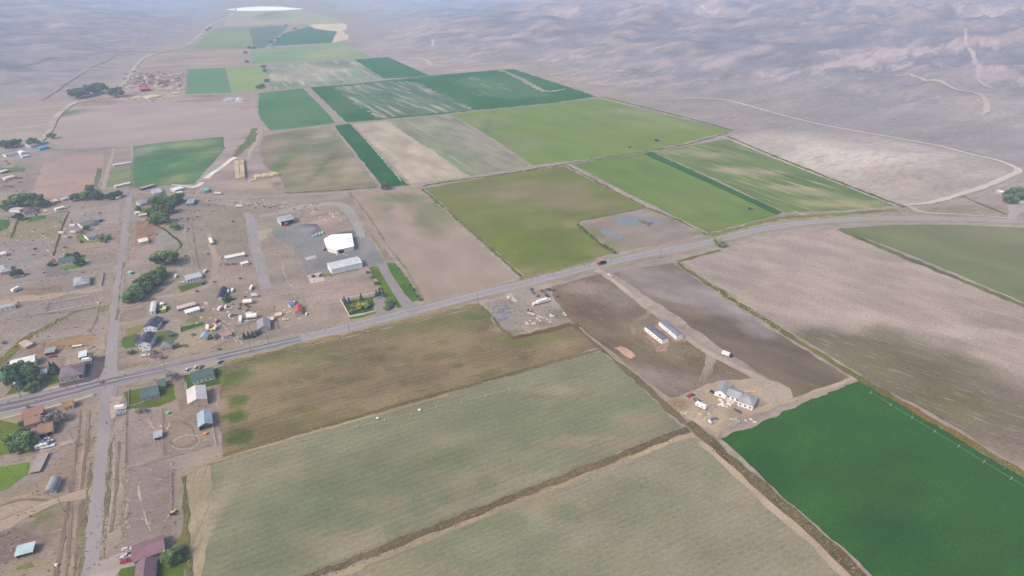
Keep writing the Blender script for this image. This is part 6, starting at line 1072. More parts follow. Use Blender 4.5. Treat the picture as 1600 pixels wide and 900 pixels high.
heaps(around(242, 127, 44, 14, 48), (220, 206, 200), 'pale heap of scrap in the far yard around the red roofed barn', 'pale scrap heaps in the far yard', 'scrap_heap', 'heap', 5.0, 3.0)
heaps(around(238, 124, 44, 12, 60), (160, 130, 134), 'dark heap of scrap in the far yard around the red roofed barn', 'dark scrap heaps in the far yard', 'scrap_heap', 'heap', 5.5, 3.0)
heaps(around(230, 155, 38, 3, 20), (200, 186, 166), 'tan heap along the front edge of the far yard', 'tan heaps at the edge of the far yard', 'scrap_heap', 'heap', 5.0, 3.0)
heaps(around(362, 156, 12, 4, 8), (226, 224, 232), 'white scrap heap at the corner of the far pink field', 'white scrap heaps by the far pink field', 'scrap_heap', 'heap', 6.0, 3.0)
heaps(around(782, 488, 12, 14, 22), (140, 140, 154), 'blue grey rubble heap in the scrap yard by the main road', 'blue grey rubble heaps in the scrap yard', 'rubble_heap', 'heap', 1.8, 0.8)
heaps(around(845, 500, 24, 9, 14), (222, 212, 204), 'pale rubble heap in the scrap yard by the main road', 'pale rubble heaps in the scrap yard', 'rubble_heap', 'heap', 1.2, 0.8)
heaps(around(850, 458, 22, 6, 14), (108, 98, 96), 'dark brush heap behind the scrap yard', 'dark brush heaps behind the scrap yard', 'brush_heap', 'heap', 1.8, 1.0)
heaps(around(1135, 630, 12, 7, 18), (232, 224, 226), 'small white pile of building waste beside the unfinished house', 'white waste piles on the building site', 'waste_pile', 'pile', 1.0, 0.5)
heaps(around(1160, 658, 20, 4, 7), (222, 208, 186), 'small tan pile at the edge of the dark alfalfa field', 'tan piles at the alfalfa field edge', 'waste_pile', 'pile', 1.1, 0.5)
heaps(around(370, 480, 26, 16, 20), (110, 92, 88), 'small dark junk pile in the cluttered yard', 'dark junk piles in the cluttered yard', 'junk_pile', 'pile', 1.3, 0.7)
heaps(around(345, 490, 40, 18, 16), (230, 216, 206), 'small pale junk pile in the cluttered yard', 'pale junk piles in the cluttered yard', 'junk_pile', 'pile', 1.0, 0.7)
heaps(around(465, 488, 24, 10, 16), (216, 196, 172), 'small tan junk pile around the red roofed building', 'tan junk piles by the red roofed building', 'junk_pile', 'pile', 1.1, 0.6)
heaps(around(259, 665, 8, 5, 8), (204, 170, 158), 'small pinkish brush pile in the corral behind the open fronted barn', 'pinkish brush piles in the corral', 'brush_pile', 'pile', 1.0, 0.5)
heaps(around(120, 545, 40, 5, 14), (150, 134, 130), 'grey junk pile in the corral north of the crossing', 'grey junk piles in the corral', 'junk_pile', 'pile', 1.1, 0.6)
heaps(around(20, 275, 24, 26, 14), (130, 112, 114), 'dark scrub pile on the bare ground at upper left', 'dark scrub piles at upper left', 'scrub_pile', 'pile', 2.2, 1.0)
heaps(around(300, 322, 60, 10, 20), (150, 126, 128), 'dusky junk pile on the ground right of the leafy trees', 'dusky junk piles by the canal', 'junk_pile', 'pile', 1.6, 0.8)
heaps(around(500, 338, 34, 8, 14), (206, 182, 166), 'low earth heap inside the gravel loop of the plant', 'earth heaps inside the gravel loop', 'earth_heap', 'heap', 2.6, 0.9)
heaps(around(530, 396, 18, 3, 9), (230, 226, 218), 'white block pile along the front of the many sided hall', 'white block piles by the hall', 'block_pile', 'pile', 1.0, 0.9)
heaps(around(197, 775, 6, 60, 16), (176, 160, 146), 'weathered wood pile along the corral by the side road', 'weathered wood piles by the corral', 'wood_pile', 'pile', 1.0, 0.6)
heaps(around(1010, 350, 10, 3, 6), (120, 118, 96), 'dark reed clump in the pond', 'reed clumps in the pond', 'reed_clump', 'plant', 1.6, 0.8)
# ---------------------------------------------------------------- fences, poles, irrigation line
def fence(label, pts_px, h=1.3, gap=3.0, rgb=(226, 220, 212), rails=2, t=0.09, board=False, py=None):
    pw = [P(*q) for q in pts_px]; root = empty('fence', pw[0]); tag(root, label, 'fence'); m = M(rgb, py or pts_px[0][1], grain=0.1); rl = MB(); o0 = pw[0]
    tot = sum((pw[i + 1] - pw[i]).length for i in range(len(pw) - 1)); gap = max(gap, tot / 60)
    for i in range(len(pw) - 1):
        a = pw[i] - o0; b = pw[i + 1] - o0; L = (b - a).length; n = max(1, int(L / gap)); d = (b - a).normalized(); nr = Vector((-d.y, d.x, 0)) * (t * 0.5)
        for k in range(rails):
            z = h * (k + 1) / (rails + 0.15); hw = (h / rails * 0.42 if board else 0.09)
            rl.add([a + nr + Vector((0, 0, z - hw)), b + nr + Vector((0, 0, z - hw)), b - nr + Vector((0, 0, z - hw)), a - nr + Vector((0, 0, z - hw)), a + nr + Vector((0, 0, z + hw)), b + nr + Vector((0, 0, z + hw)), b - nr + Vector((0, 0, z + hw)), a - nr + Vector((0, 0, z + hw))],
                   [(3, 2, 1, 0), (4, 5, 6, 7), (0, 1, 5, 4), (1, 2, 6, 5), (2, 3, 7, 6), (3, 0, 4, 7)])
        for k in range(n):
            q = a.lerp(b, k / n); po = MB().box(-t, t, -t, t, 0, h + 0.12).build('post', m, root); po.location = q
    rl.build('rail', m, root); return root
fence('white board fence around the garden with the yellow tree', [(547, 496), (532, 469), (541, 467), (560, 464), (588, 459)], 1.6, 3, (240, 232, 226), 2, 0.12, True)
fence('white board fence along the road side of the garden with the yellow tree', [(548, 496), (570, 492), (588, 487)], 1.6, 3, (244, 242, 240), 2, 0.12, True)
fence('white rail fence in front of the big light grey roofed house', [(102, 459), (148, 450.5)], 1.3, 3, (232, 222, 214)); fence('white rail fence on the road side of the big light grey roofed house', [(158, 448), (162, 427)], 1.4, 3, (234, 222, 214), 2, 0.14, True)
fence('white post fence across the dry lot below the big light grey roofed house, upper row', [(76, 475), (100, 470), (140, 463)], 1.3, 5, (222, 206, 190), 1, 0.22); fence('white post fence across the dry lot below the big light grey roofed house, lower row', [(71, 490), (90, 487), (140, 477)], 1.3, 5, (216, 202, 186), 1, 0.22); fence('short brown rail fence closing the left side of the dry lot', [(76, 476), (71, 489)], 1.3, 4, (160, 140, 126))
fence('pale board fence above the grey lilac roofed house', [(368, 511), (385, 507), (409, 500)], 1.8, 3, (206, 200, 184), 2, 0.12, True); fence('weathered rail fence around the corral below the green roofed house, road side', [(197, 640), (196, 680), (195, 731)], 1.3, 4, (184, 168, 156)); fence('weathered rail fence between the corral and the barn lot', [(253, 640), (254, 665), (254, 700), (255, 712)], 1.3, 4, (176, 158, 146)); fence('pale pipe fence right of the open fronted blue roofed barn', [(333, 669), (337, 692), (338, 698)], 1.4, 3, (206, 192, 180))
fence('weathered pole fence along the bottom of the corrals', [(196, 733), (225, 728), (240, 722), (268, 714), (300, 706), (322, 698), (338, 694)], 1.4, 3.5, (190, 174, 162), 2, 0.14); fence('cream rail fence at the top of the orange dirt pen', [(90, 532), (127, 525)], 1.5, 3.5, (216, 190, 162), 2, 0.14, True); fence('brown rail fence at the left end of the orange dirt pen', [(66, 543), (67, 534), (90, 531)], 1.4, 4, (170, 148, 126))
fence('wire fence left of the green roofed house with grey siding', [(201, 636), (202, 608)], 1.2, 3, (170, 160, 148)); fence('pale rail fence in front of the green roofed house with grey siding', [(201, 636.5), (222, 630.5), (226, 629)], 1.2, 3, (206, 196, 180)); fence('low fence around the dry grass plot beside the little blue roofed cottage', [(330, 545), (345, 541), (345, 537), (362, 534)], 1.1, 3, (160, 146, 130))
fence('white fence behind the two navy roofed houses', [(281, 519), (282, 509), (300, 505)], 1.3, 3, (200, 206, 190)); fence('weathered fence along the east side of the corral by the sparse hay field', [(268, 735), (268, 770), (268, 800)], 1.3, 4, (176, 160, 144)); fence('short concrete bin wall beside the drive of the plant', [(600, 391), (605, 398)], 1.0, 3, (140, 130, 130), 1, 0.2)
def pole(px, py, label, h=10.0, arm=True, ang_=None):
    p = P(px, py); root = empty('utility_pole', p, HB if ang_ is None else ang_); tag(root, label, 'utility pole', 'utility poles')
    MB().tube((0, 0, 0), (0, 0, h), 0.17, 0.11, 8).build('pole', WOOD, root)
    if arm:
        a = MB().box(-1.3, 1.3, -0.07, 0.07, h - 0.9, h - 0.72).build('crossarm', WOOD, root)
        for x in (-1.15, -0.4, 0.4, 1.15): MB().tube((x, 0, h - 0.715), (x, 0, h - 0.5), 0.05, n=6).build('insulator', STEEL, a)
for px, py, l in ((260, 580, 'utility pole beside the main road behind the small green roofed wing'), (393, 551, 'utility pole by the main road at the corner of the weedy brown field'), (546, 517, 'utility pole on the road verge opposite the white fenced garden'), (746, 473, 'utility pole at the upper corner of the weedy brown field'), (911, 414, 'pale utility pole above the olive hay field corner'), (954, 410, 'utility pole across the road from the gravel lane'), (1031, 404, 'utility pole beside the main road right of the gravel lane'),
                 (120, 698, 'leaning utility pole on the dirt beside the red brown garage'), (101, 800, 'utility pole beside the grey arched shed'), (122, 607, 'utility pole on the sidewalk above the yellow shed'), (154, 473, 'utility pole in the dry lot near the side road'), (33, 622, 'utility pole on the sidewalk below the dark trees'), (268, 348, 'utility pole right of the leafy trees'), (301, 345, 'thin utility pole below the blue grey square roofed barn'), (215, 296, 'utility pole at the end of the side road'), (420, 538, 'utility pole by the grey lilac roofed house')):
    pole(px, py, l)
def wheel_line(label, a_px, b_px, gap=12.0, r=1.1, pipe=0.09, bright=(232, 236, 228)):
    a, b = P(*a_px), P(*b_px); L = (b - a).length; ang_ = math.atan2(b.y - a.y, b.x - a.x); root = empty('wheel_line_sprinkler', a, ang_); tag(root, label, 'sprinkler line')
    m = M(bright, a_px[1], rough=0.4); MB().tube((0, 0, r + 0.1), (L, 0, r + 0.1), pipe, n=6).build('pipe', m, root)
    n = int(L / gap); me = None
    for k in range(n + 1):
        if me is None:
            w = MB(); seg = 16
            for i in range(seg):
                t0, t1 = 2 * math.pi * i / seg, 2 * math.pi * (i + 1) / seg
                w.tube((0, r * math.cos(t0), r * math.sin(t0)), (0, r * math.cos(t1), r * math.sin(t1)), 0.07, n=4)
            for i in range(8): t = 2 * math.pi * i / 8; w.tube((0, 0, 0), (0, r * math.cos(t), r * math.sin(t)), 0.035, n=4)
            me = w.mesh('wheel', m)
        o = bpy.data.objects.new('wheel', me); link(o, root); o.location = (k * gap, 0, r + 0.1)
wheel_line('long white wheel line sprinkler crossing the dark green alfalfa field', (1360, 615), (1700, 824), 13.5, 1.0, 0.05, (150, 172, 138))
wheel_line('long pale wheel line sprinkler along the top of the sparse hay field', (470, 690), (835, 601), 16.0, 0.9, 0.05, (196, 190, 172)); wheel_line('pale wheel line sprinkler in the narrow dark green strip field', (574, 222), (626, 283), 20, 1.2, 0.16)
for x, y, l in ((590, 655.5, 'white drive unit of the sprinkler line, the left one of two'), (655.5, 642.5, 'white drive unit of the sprinkler line, the right one of two')):
    root = empty('drive_unit', P(x, y), 0.2); tag(root, l, 'sprinkler mover'); root.scale = (0.85, 0.85, 0.85); m = direct('mover_white', (0.6, 0.6, 0.57)); MB().box(-1.2, 1.2, -0.45, 0.45, 0.7, 1.3).build('frame', m, root, bevel=0.05); MB().tube((-0.6, 0, 1.3), (0.5, 0, 2.4), 0.35).build('engine', m, root)
    for sx in (-1, 1): MB().tube((sx, -0.5, 0.5), (sx, 0.5, 0.5), 0.5, n=12).build('wheel', RUBBER, root)
def post_box(px, py, label, name='marker_post', cat='post', rgb=(230, 226, 220), w=0.4, h=1.6):
    root = empty(name, P(px, py)); tag(root, label, cat); MB().box(-w / 2, w / 2, -w / 2, w / 2, 0, h).build('post', M(rgb, py), root); MB().box(-w * 0.7, w * 0.7, -w * 0.7, w * 0.7, h + 0.003, h + 0.2).build('cap', M(rgb, py), root)
post_box(89, 885, 'small white post standing in bare dirt at the lower left', w=0.8, h=1.2); post_box(794, 467, 'white tank like box beside the entrance of the scrap yard', 'valve_box', 'box', w=1.6, h=1.6); post_box(203.5, 428, 'mint green utility box beside the side road', 'utility_box', 'box', (150, 206, 178), 3.0, 2.0); post_box(154, 474.5, 'white box at the foot of the pole in the dry lot', 'utility_box', 'box', w=1.0, h=1.2); post_box(321, 679, 'orange barrel beside the open fronted blue roofed barn', 'barrel', 'barrel', (226, 150, 96), 1.4, 1.0); post_box(262, 647, 'green and white slide in the barn lot', 'slide', 'slide', (120, 196, 150), 1.6, 1.2)
post_box(331, 517, 'yellow tank between the two white campers in the cluttered yard', 'fuel_tank', 'tank', (226, 190, 60), 2.0, 1.6); post_box(268, 526, 'blue trampoline frame behind the two storey navy roofed house', 'play_frame', 'play frame', (90, 100, 170), 2.0, 2.0)

heaps(around(60, 360, 60, 40, 22), (222, 208, 202), 'small pale junk pile in the dirt lots left of the side road', 'pale junk piles left of the side road', 'junk_pile', 'pile', 1.0, 0.7)
heaps(around(70, 380, 70, 50, 24), (120, 104, 100), 'small dark junk pile in the dirt lots left of the side road', 'dark junk piles left of the side road', 'junk_pile', 'pile', 1.2, 0.7)
heaps(around(255, 340, 40, 30, 16), (130, 106, 102), 'reddish brown brush pile near the leafy canal trees', 'reddish brush piles by the canal trees', 'brush_pile', 'pile', 1.5, 0.7)
heaps(around(410, 470, 30, 30, 14), (196, 178, 160), 'tan rock pile beside the canal strip and the bare lot', 'tan rock piles beside the canal strip', 'rock_pile', 'pile', 1.0, 0.5)
heaps(around(240, 760, 30, 60, 14), (176, 158, 144), 'weathered tan pile in the large corral by the sparse hay field', 'weathered piles in the large corral', 'wood_pile', 'pile', 0.9, 0.5)
heaps(around(430, 318, 60, 6, 20), (206, 190, 178), 'pale junk pile along the upper canal road', 'pale junk piles along the upper canal road', 'junk_pile', 'pile', 1.5, 0.8)
heaps(around(430, 322, 70, 6, 20), (128, 108, 106), 'dark junk pile along the upper canal road', 'dark junk piles along the upper canal road', 'junk_pile', 'pile', 1.6, 0.8)
heaps(around(1090, 655, 24, 10, 10), (200, 178, 152), 'sandy earth mound on the building site', 'sandy earth mounds on the building site', 'earth_mound', 'mound', 1.8, 0.9)
heaps(around(1165, 618, 12, 5, 8), (204, 178, 146), 'tan earth mound behind the unfinished house', 'tan earth mounds behind the unfinished house', 'earth_mound', 'mound', 2.2, 1.1)
# ---------------------------------------------------------------- trees
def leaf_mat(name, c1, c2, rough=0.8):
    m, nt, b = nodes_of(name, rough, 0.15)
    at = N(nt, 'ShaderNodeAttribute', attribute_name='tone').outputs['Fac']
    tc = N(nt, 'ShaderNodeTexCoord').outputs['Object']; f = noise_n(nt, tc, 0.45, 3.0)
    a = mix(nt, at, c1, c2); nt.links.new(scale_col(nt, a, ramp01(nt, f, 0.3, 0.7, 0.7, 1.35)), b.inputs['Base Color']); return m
LM = {'green': leaf_mat('leaves_green', (0.06, 0.105, 0.035), (0.20, 0.28, 0.09)), 'dark': leaf_mat('leaves_dark', (0.04, 0.075, 0.04), (0.13, 0.19, 0.09)), 'conifer': leaf_mat('needles_blue_green', (0.025, 0.055, 0.045), (0.09, 0.14, 0.10)),
      'yellow': leaf_mat('leaves_yellow', (0.22, 0.2, 0.02), (0.5, 0.47, 0.05)), 'bright': leaf_mat('leaves_bright_green', (0.09, 0.14, 0.035), (0.28, 0.34, 0.10)), 'olive': leaf_mat('leaves_olive', (0.14, 0.15, 0.08), (0.32, 0.32, 0.18)), 'bare': leaf_mat('twigs_grey_brown', (0.14, 0.125, 0.11), (0.34, 0.31, 0.28)), 'tan': leaf_mat('dry_weeds', (0.20, 0.165, 0.11), (0.42, 0.36, 0.25))}
def crown_mesh(kind, seed, nleaf=2600, lobes=9, flat=0.8, density=1.0):
    """unit crown: leaf clumps spread through uneven lobes, radius about 1, base near z=0"""
    r = np.random.default_rng(seed); V_, F_, T_ = [], [], []
    if kind == 'conifer':
        n = nleaf; z = r.random(n) ** 0.75; z = 1 - (1 - z); rad = (1 - z) * (0.75 + 0.3 * np.sin(z * 34 + r.random(n))) * (0.45 + 0.55 * r.random(n) ** 0.4); a = r.random(n) * 6.283
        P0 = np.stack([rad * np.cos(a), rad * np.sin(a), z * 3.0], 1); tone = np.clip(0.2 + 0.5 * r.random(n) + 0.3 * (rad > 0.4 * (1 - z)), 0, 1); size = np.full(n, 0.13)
    else:
        cs = []; 
        for i in range(lobes * 2):
            a = r.random() * 6.283; d = 0.78 * math.sqrt(r.random()); cs.append((d * math.cos(a), d * math.sin(a), 0.42 + 0.95 * r.random() * (1 - d * 0.55), 0.17 + 0.21 * r.random(), r.random()))
        cs.append((0, 0, 0.9, 0.42, 0.35)); w = np.array([c[3] ** 2 for c in cs]); pick = r.choice(len(cs), nleaf, p=w / w.sum()); d = r.normal(size=(nleaf, 3)); d /= np.linalg.norm(d, axis=1)[:, None]
        rr_ = (0.55 + 0.5 * r.random(nleaf) ** 0.5); C0 = np.array([c[:3] for c in cs])[pick]; R0 = np.array([c[3] for c in cs])[pick]; P0 = C0 + d * (R0 * rr_)[:, None] * np.array((1, 1, flat)); tn = np.array([c[4] for c in cs])[pick]
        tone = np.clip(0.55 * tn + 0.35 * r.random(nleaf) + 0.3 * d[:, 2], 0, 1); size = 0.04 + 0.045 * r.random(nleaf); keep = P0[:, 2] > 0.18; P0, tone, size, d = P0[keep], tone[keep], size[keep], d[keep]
        if density < 1: k = r.random(len(P0)) < density; P0, tone, size, d = P0[k], tone[k], size[k], d[k]
    n = len(P0); u = r.normal(size=(n, 3)); u /= np.linalg.norm(u, axis=1)[:, None]; v = np.cross(u, r.normal(size=(n, 3))); v /= np.linalg.norm(v, axis=1)[:, None]; s = size[:, None]
    q = np.stack([P0 - u * s, P0 + v * s * 0.8, P0 + u * s, P0 - v * s * 0.8], 1).reshape(-1, 3)
    me = bpy.data.meshes.new('crown'); me.vertices.add(len(q)); me.vertices.foreach_set('co', q.ravel()); me.loops.add(4 * n); me.loops.foreach_set('vertex_index', np.arange(4 * n)); me.polygons.add(n); me.polygons.foreach_set('loop_start', np.arange(n) * 4); me.update(calc_edges=True)
    a = me.attributes.new('tone', 'FLOAT', 'POINT'); a.data.foreach_set('value', np.repeat(tone, 4)); return me
def trunk_mesh(conifer=False, seed=0):
    r = random.Random(seed); m = MB(); m.tube((0, 0, -0.02), (0.02, 0.01, 0.75), 0.075, 0.045, 8)
    if conifer: m.tube((0.02, 0.01, 0.75), (0, 0, 2.8), 0.045, 0.01, 6)
    else:
        for i in range(6):
            a = 6.283 * i / 6 + r.uniform(-0.3, 0.3); e = (0.6 * math.cos(a), 0.6 * math.sin(a), r.uniform(0.9, 1.35)); m.tube((0.01, 0.01, 0.45 + 0.05 * i), e, 0.032, 0.01, 5)
    return m.mesh('trunk', BARK)
CR = {}
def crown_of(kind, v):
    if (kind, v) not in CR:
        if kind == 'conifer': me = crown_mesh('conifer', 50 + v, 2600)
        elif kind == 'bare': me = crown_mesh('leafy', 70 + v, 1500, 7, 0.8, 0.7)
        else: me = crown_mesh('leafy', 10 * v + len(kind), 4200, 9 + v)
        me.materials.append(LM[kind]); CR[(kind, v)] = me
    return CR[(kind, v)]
TR = {False: [trunk_mesh(False, 1), trunk_mesh(False, 2)], True: [trunk_mesh(True, 3)]}
rt = random.Random(11)
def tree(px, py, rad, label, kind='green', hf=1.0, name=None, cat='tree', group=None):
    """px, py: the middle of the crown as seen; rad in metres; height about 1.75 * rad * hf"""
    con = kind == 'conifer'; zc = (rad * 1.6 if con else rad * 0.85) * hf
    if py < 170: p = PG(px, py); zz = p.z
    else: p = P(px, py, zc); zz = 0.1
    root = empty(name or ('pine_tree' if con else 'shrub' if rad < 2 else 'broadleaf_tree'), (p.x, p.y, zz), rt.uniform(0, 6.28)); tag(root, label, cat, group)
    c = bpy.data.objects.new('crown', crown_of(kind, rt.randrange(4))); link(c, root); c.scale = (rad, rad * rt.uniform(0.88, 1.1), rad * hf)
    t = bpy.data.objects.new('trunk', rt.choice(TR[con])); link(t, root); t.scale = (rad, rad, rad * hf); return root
T = tree
G1 = 'leafy trees beside the canal'
for i, (x, y, r, k) in enumerate(((240, 313, 7, 'green'), (252, 309, 8, 'green'), (264, 312, 8.5, 'green'), (277, 308, 7.5, 'dark'), (247, 326, 9, 'green'), (262, 324, 8, 'dark'), (240, 339, 8.5, 'green'), (252, 338, 9.5, 'green'), (228, 328, 5.5, 'bright'), (216, 325, 4.5, 'green'))):
    T(x, y, r, ('leafy green tree at the back left of the canal clump', 'big leafy tree at the back middle of the canal clump', 'big leafy tree at the back right of the canal clump', 'dark leafy tree farthest right in the canal clump', 'broad green tree in the middle of the canal clump', 'dark green tree right of middle in the canal clump', 'green tree at the front left of the canal clump', 'largest round tree at the front of the canal clump', 'yellow green small tree beside the grey roofed house', 'small green tree nearest the side road left of the clump')[i], k, group=G1)
T(256, 400, 12.5, 'very large round green tree standing alone above the tree row', 'green', 0.85); T(272, 352, 6.0, 'small round olive green tree right of the canal clump', 'bright', 0.9)
for i, (x, y, r, k) in enumerate(((203, 462, 6.5, 'green'), (211, 452, 7.5, 'green'), (220, 443, 7.5, 'dark'), (228, 437, 7.5, 'green'), (236, 429, 8, 'green'), (246, 424, 7.5, 'green'), (215, 462, 6, 'dark'), (229, 449, 6.5, 'dark'), (244, 437, 6.5, 'dark'), (198, 467, 4.5, 'green'))):
    T(x, y, r, ('green tree at the lower left end of the roadside tree row', 'green tree second from the lower left end of the roadside row', 'dark tree in the middle of the roadside row', 'green tree right of the middle of the roadside row', 'green tree second from the upper end of the roadside row', 'green tree at the upper right end of the roadside row', 'dark low tree on the near side of the roadside row, leftmost', 'dark low tree on the near side of the roadside row, middle', 'dark low tree on the near side of the roadside row, rightmost', 'small bush where the roadside tree row meets the side road')[i], k, group='trees in the roadside row')
for i, (x, y, r, k) in enumerate(((12, 316, 8, 'bright'), (26, 311, 10, 'green'), (40, 308, 11, 'green'), (54, 310, 10, 'dark'), (64, 316, 7, 'dark'), (28, 337, 5.5, 'dark'), (8, 322, 6, 'green'))):
    T(x, y, r, ('yellow green tree at the left of the long clump above the plum roofed farmhouse', 'green tree second from the left in the long clump', 'tallest green tree in the middle of the long clump', 'dark green tree right of the middle of the long clump', 'dark tree at the right end of the long clump', 'dark tree at the left corner of the plum roofed farmhouse', 'low green tree at the far left foot of the long clump')[i], k)
for i, (x, y, r, k) in enumerate(((117, 307, 6, 'dark'), (130, 305, 7, 'green'), (142, 300, 8, 'dark'), (150, 304, 7, 'dark'), (140, 293, 6, 'green'), (172, 305, 6, 'dark'), (184, 302, 5.5, 'dark'), (176, 303, 5, 'bare'))):
    T(x, y, r, ('dark small tree left in the clump below the red earth paddock', 'green tree in the clump below the red earth paddock', 'large dark tree right in the clump below the red earth paddock', 'dark tree at the right end of the clump below the red earth paddock', 'upper green tree in the clump below the red earth paddock', 'dark tree left of the side road end', 'dark tree closest to the side road end', 'grey bare tree between two dark ones by the side road end')[i], k)
for i, (x, y, r, k) in enumerate(((120, 150, 14, 'dark'), (130, 148, 15, 'dark'), (141, 145, 15, 'dark'), (153, 142, 15, 'dark'), (163, 141, 14, 'dark'), (183, 148, 15, 'dark'))):
    T(x, y + 4, r, ('leftmost dark tree of the far grove beside the dirt road', 'second dark tree of the far grove', 'middle dark tree of the far grove', 'fourth dark tree of the far grove', 'rightmost dark tree of the far grove', 'single dark tree between the far grove and the scrap yard')[i], k)
for i, (x, y, r, k) in enumerate(((6, 224, 8, 'dark'), (15, 224, 8, 'dark'), (24, 222, 8, 'dark'), (52, 220, 9, 'green'), (80, 211, 7, 'olive'))):
    T(x, y, r, ('leftmost dark tree above the lane at the left edge', 'middle dark tree above the lane at the left edge', 'right dark tree above the lane at the left edge', 'round green tree above the pale grey roofed house', 'dusty olive tree beside the far dirt road')[i], k)
for i, (x, y, r, k) in enumerate(((20, 578, 7, 'dark'), (33, 574, 7.5, 'dark'), (44, 582, 7, 'dark'), (52, 592, 6, 'dark'), (48, 603, 4.5, 'green'), (16, 592, 5, 'dark'), (80, 574, 3.0, 'conifer'), (86, 574, 3.0, 'conifer'), (30, 590, 5, 'conifer'))):
    T(x, y, r, ('dark tree left in the group in front of the cream barn', 'dark tree at the top of the group in front of the cream barn', 'dark tree right in the group in front of the cream barn', 'dark tree beside the pale drive in the group by the cream barn', 'lower green tree by the pale drive', 'dark tree at the left foot of the group by the cream barn', 'blue green conifer left behind the plum roofed house', 'blue green conifer right behind the plum roofed house', 'tall blue green conifer among the dark trees by the cream barn')[i], k)
for i, (x, y, r, k) in enumerate(((24, 682, 6.0, 'green'), (36, 686, 6.5, 'green'), (30, 695, 5, 'dark'), (36, 676, 4.0, 'dark'), (42, 694, 4.5, 'bright'), (80, 651, 5.5, 'bare'), (90, 648, 5.5, 'bare'), (44, 635, 1.8, 'bare'), (37, 660, 3, 'dark'))):
    T(x, y, r, ('green tree left on the lawn of the red brown house', 'green tree beside the wall of the red brown house', 'dark tree at the front of the lawn of the red brown house', 'small dark tree at the corner of the red brown house', 'yellow green bush below the red brown house', 'grey bare tree left between the red brown house and the yellow shed', 'grey bare tree right between the red brown house and the yellow shed', 'tiny bare shrub in the road verge', 'dark bush at the left wall of the low red roofed wing')[i], k)
for x, y, r, k, l in ((25, 425, 5, 'dark', 'dark tree right of the pale grey hip roofed house'), (122, 408, 5, 'dark', 'dark tree between the green roofed white house and the white pickup'), (109, 399, 5, 'green', 'green tree behind the green roofed white house'), (79, 412, 3.4, 'dark', 'dark bush left of the dull red garage roof'), (118, 397, 3.5, 'dark', 'narrow dark tree behind the green roofed white house'), (135, 356, 3.5, 'dark', 'dark tree in front of the slate roofed house'), (124, 362, 3.2, 'bare', 'grey shrub left of the small grey roofed house'), (158, 369, 4, 'olive', 'olive shrubs right of the small grey roofed house'), (167, 370, 3.5, 'bright', 'yellow green bush beside the side road'), (127, 377, 2, 'dark', 'small dark bush on the lawn of the small grey roofed house'), (164, 378 - 2, 2.4, 'bright', 'low bright bush by the side road'),
                      (603, 289, 6.5, 'dark', 'lone dark tree where the canal road meets the green strip'), (1125, 377, 6.5, 'olive', 'lone grey green tree beside the main road'), (268, 868, 4.6, 'green', 'bright green bush beside the maroon roofed house'), (278, 858, 3, 'olive', 'olive bush at the corner of the sparse hay field'), (204, 549, 2.6, 'olive', 'thin yellow green tree beside the side road'), (268, 586, 4.5, 'bare', 'grey bare tree between the green roofed houses'), (216, 642, 2.2, 'bare', 'grey hedge shrub left below the green roofed grey house'), (225, 640, 2.2, 'bare', 'grey hedge shrub right below the green roofed grey house'), (325, 526, 2.4, 'bright', 'lime green bush beside the little blue roofed cottage'), (336, 524, 3, 'bare', 'grey bare shrubs behind the brown roofed trailer'), (252, 556, 2.6, 'bare', 'brown bare shrub before the grey green roofed cottage'), (274, 539, 3, 'bare', 'brown bare shrub right of the grey green roofed cottage'), (240, 549, 3, 'bare', 'brown bare shrub left of the grey green roofed cottage'), (142, 555, 2.8, 'bare', 'brown bare tree behind the white van on the black drive'),
                      (316, 440, 3, 'bare', 'bare shrub at the end of the curved lawn'), (251, 482, 2.5, 'dark', 'dark bush between the end on trailer and the pale yellow roof'), (352, 467, 3.0, 'dark', 'dark bush right of the narrow navy roofed house'), (358, 465, 2.6, 'green', 'green bush below the two small campers'),
                      (1588, 300, 11, 'dark', 'tall dark tree left at the right edge farm'), (1598, 304, 10, 'dark', 'dark tree right at the right edge farm'), (1581, 309, 8, 'dark', 'low dark tree at the front of the right edge farm'), (401, 519, 2.5, 'dark', 'dark bush left of the grey lilac roofed house'), (388, 523, 1.9, 'conifer', 'small blue green conifer left in the row by the main road'), (394, 522, 1.9, 'conifer', 'small blue green conifer middle in the row by the main road'), (381, 524, 1.9, 'conifer', 'small blue green conifer right of the gate tracks by the main road')):
    T(x, y, r, l, k)
for i, (x, y, r) in enumerate(((538, 468, 2.0), (545, 469, 2.0), (564, 463, 2.0), (588, 458, 2.0), (593, 456, 2.1), (598, 457, 2.0))):
    T(x, y, r, ('blue green conifer at the left corner of the white fenced garden', 'second blue green conifer from the left in the white fenced garden', 'blue green conifer on the back fence of the white fenced garden', 'left conifer of the three beside the garden drive', 'middle conifer of the three beside the garden drive', 'right conifer of the three beside the garden drive')[i], 'conifer', 1.1)
T(562, 477, 3.6, 'bright yellow tree in the middle of the white fenced garden', 'yellow', 1.2); T(572, 476, 3.4, 'lime green tree right of the yellow one', 'bright'); T(552, 476, 2.8, 'brown twiggy tree left of the yellow one', 'olive'); T(550, 485, 2.4, 'small bright tree at the front left of the white fenced garden', 'bright'); T(580, 474, 2.0, 'small dark shrub at the right of the white fenced garden', 'dark'); T(556, 483, 2.0, 'small lime shrub below the yellow tree', 'bright')
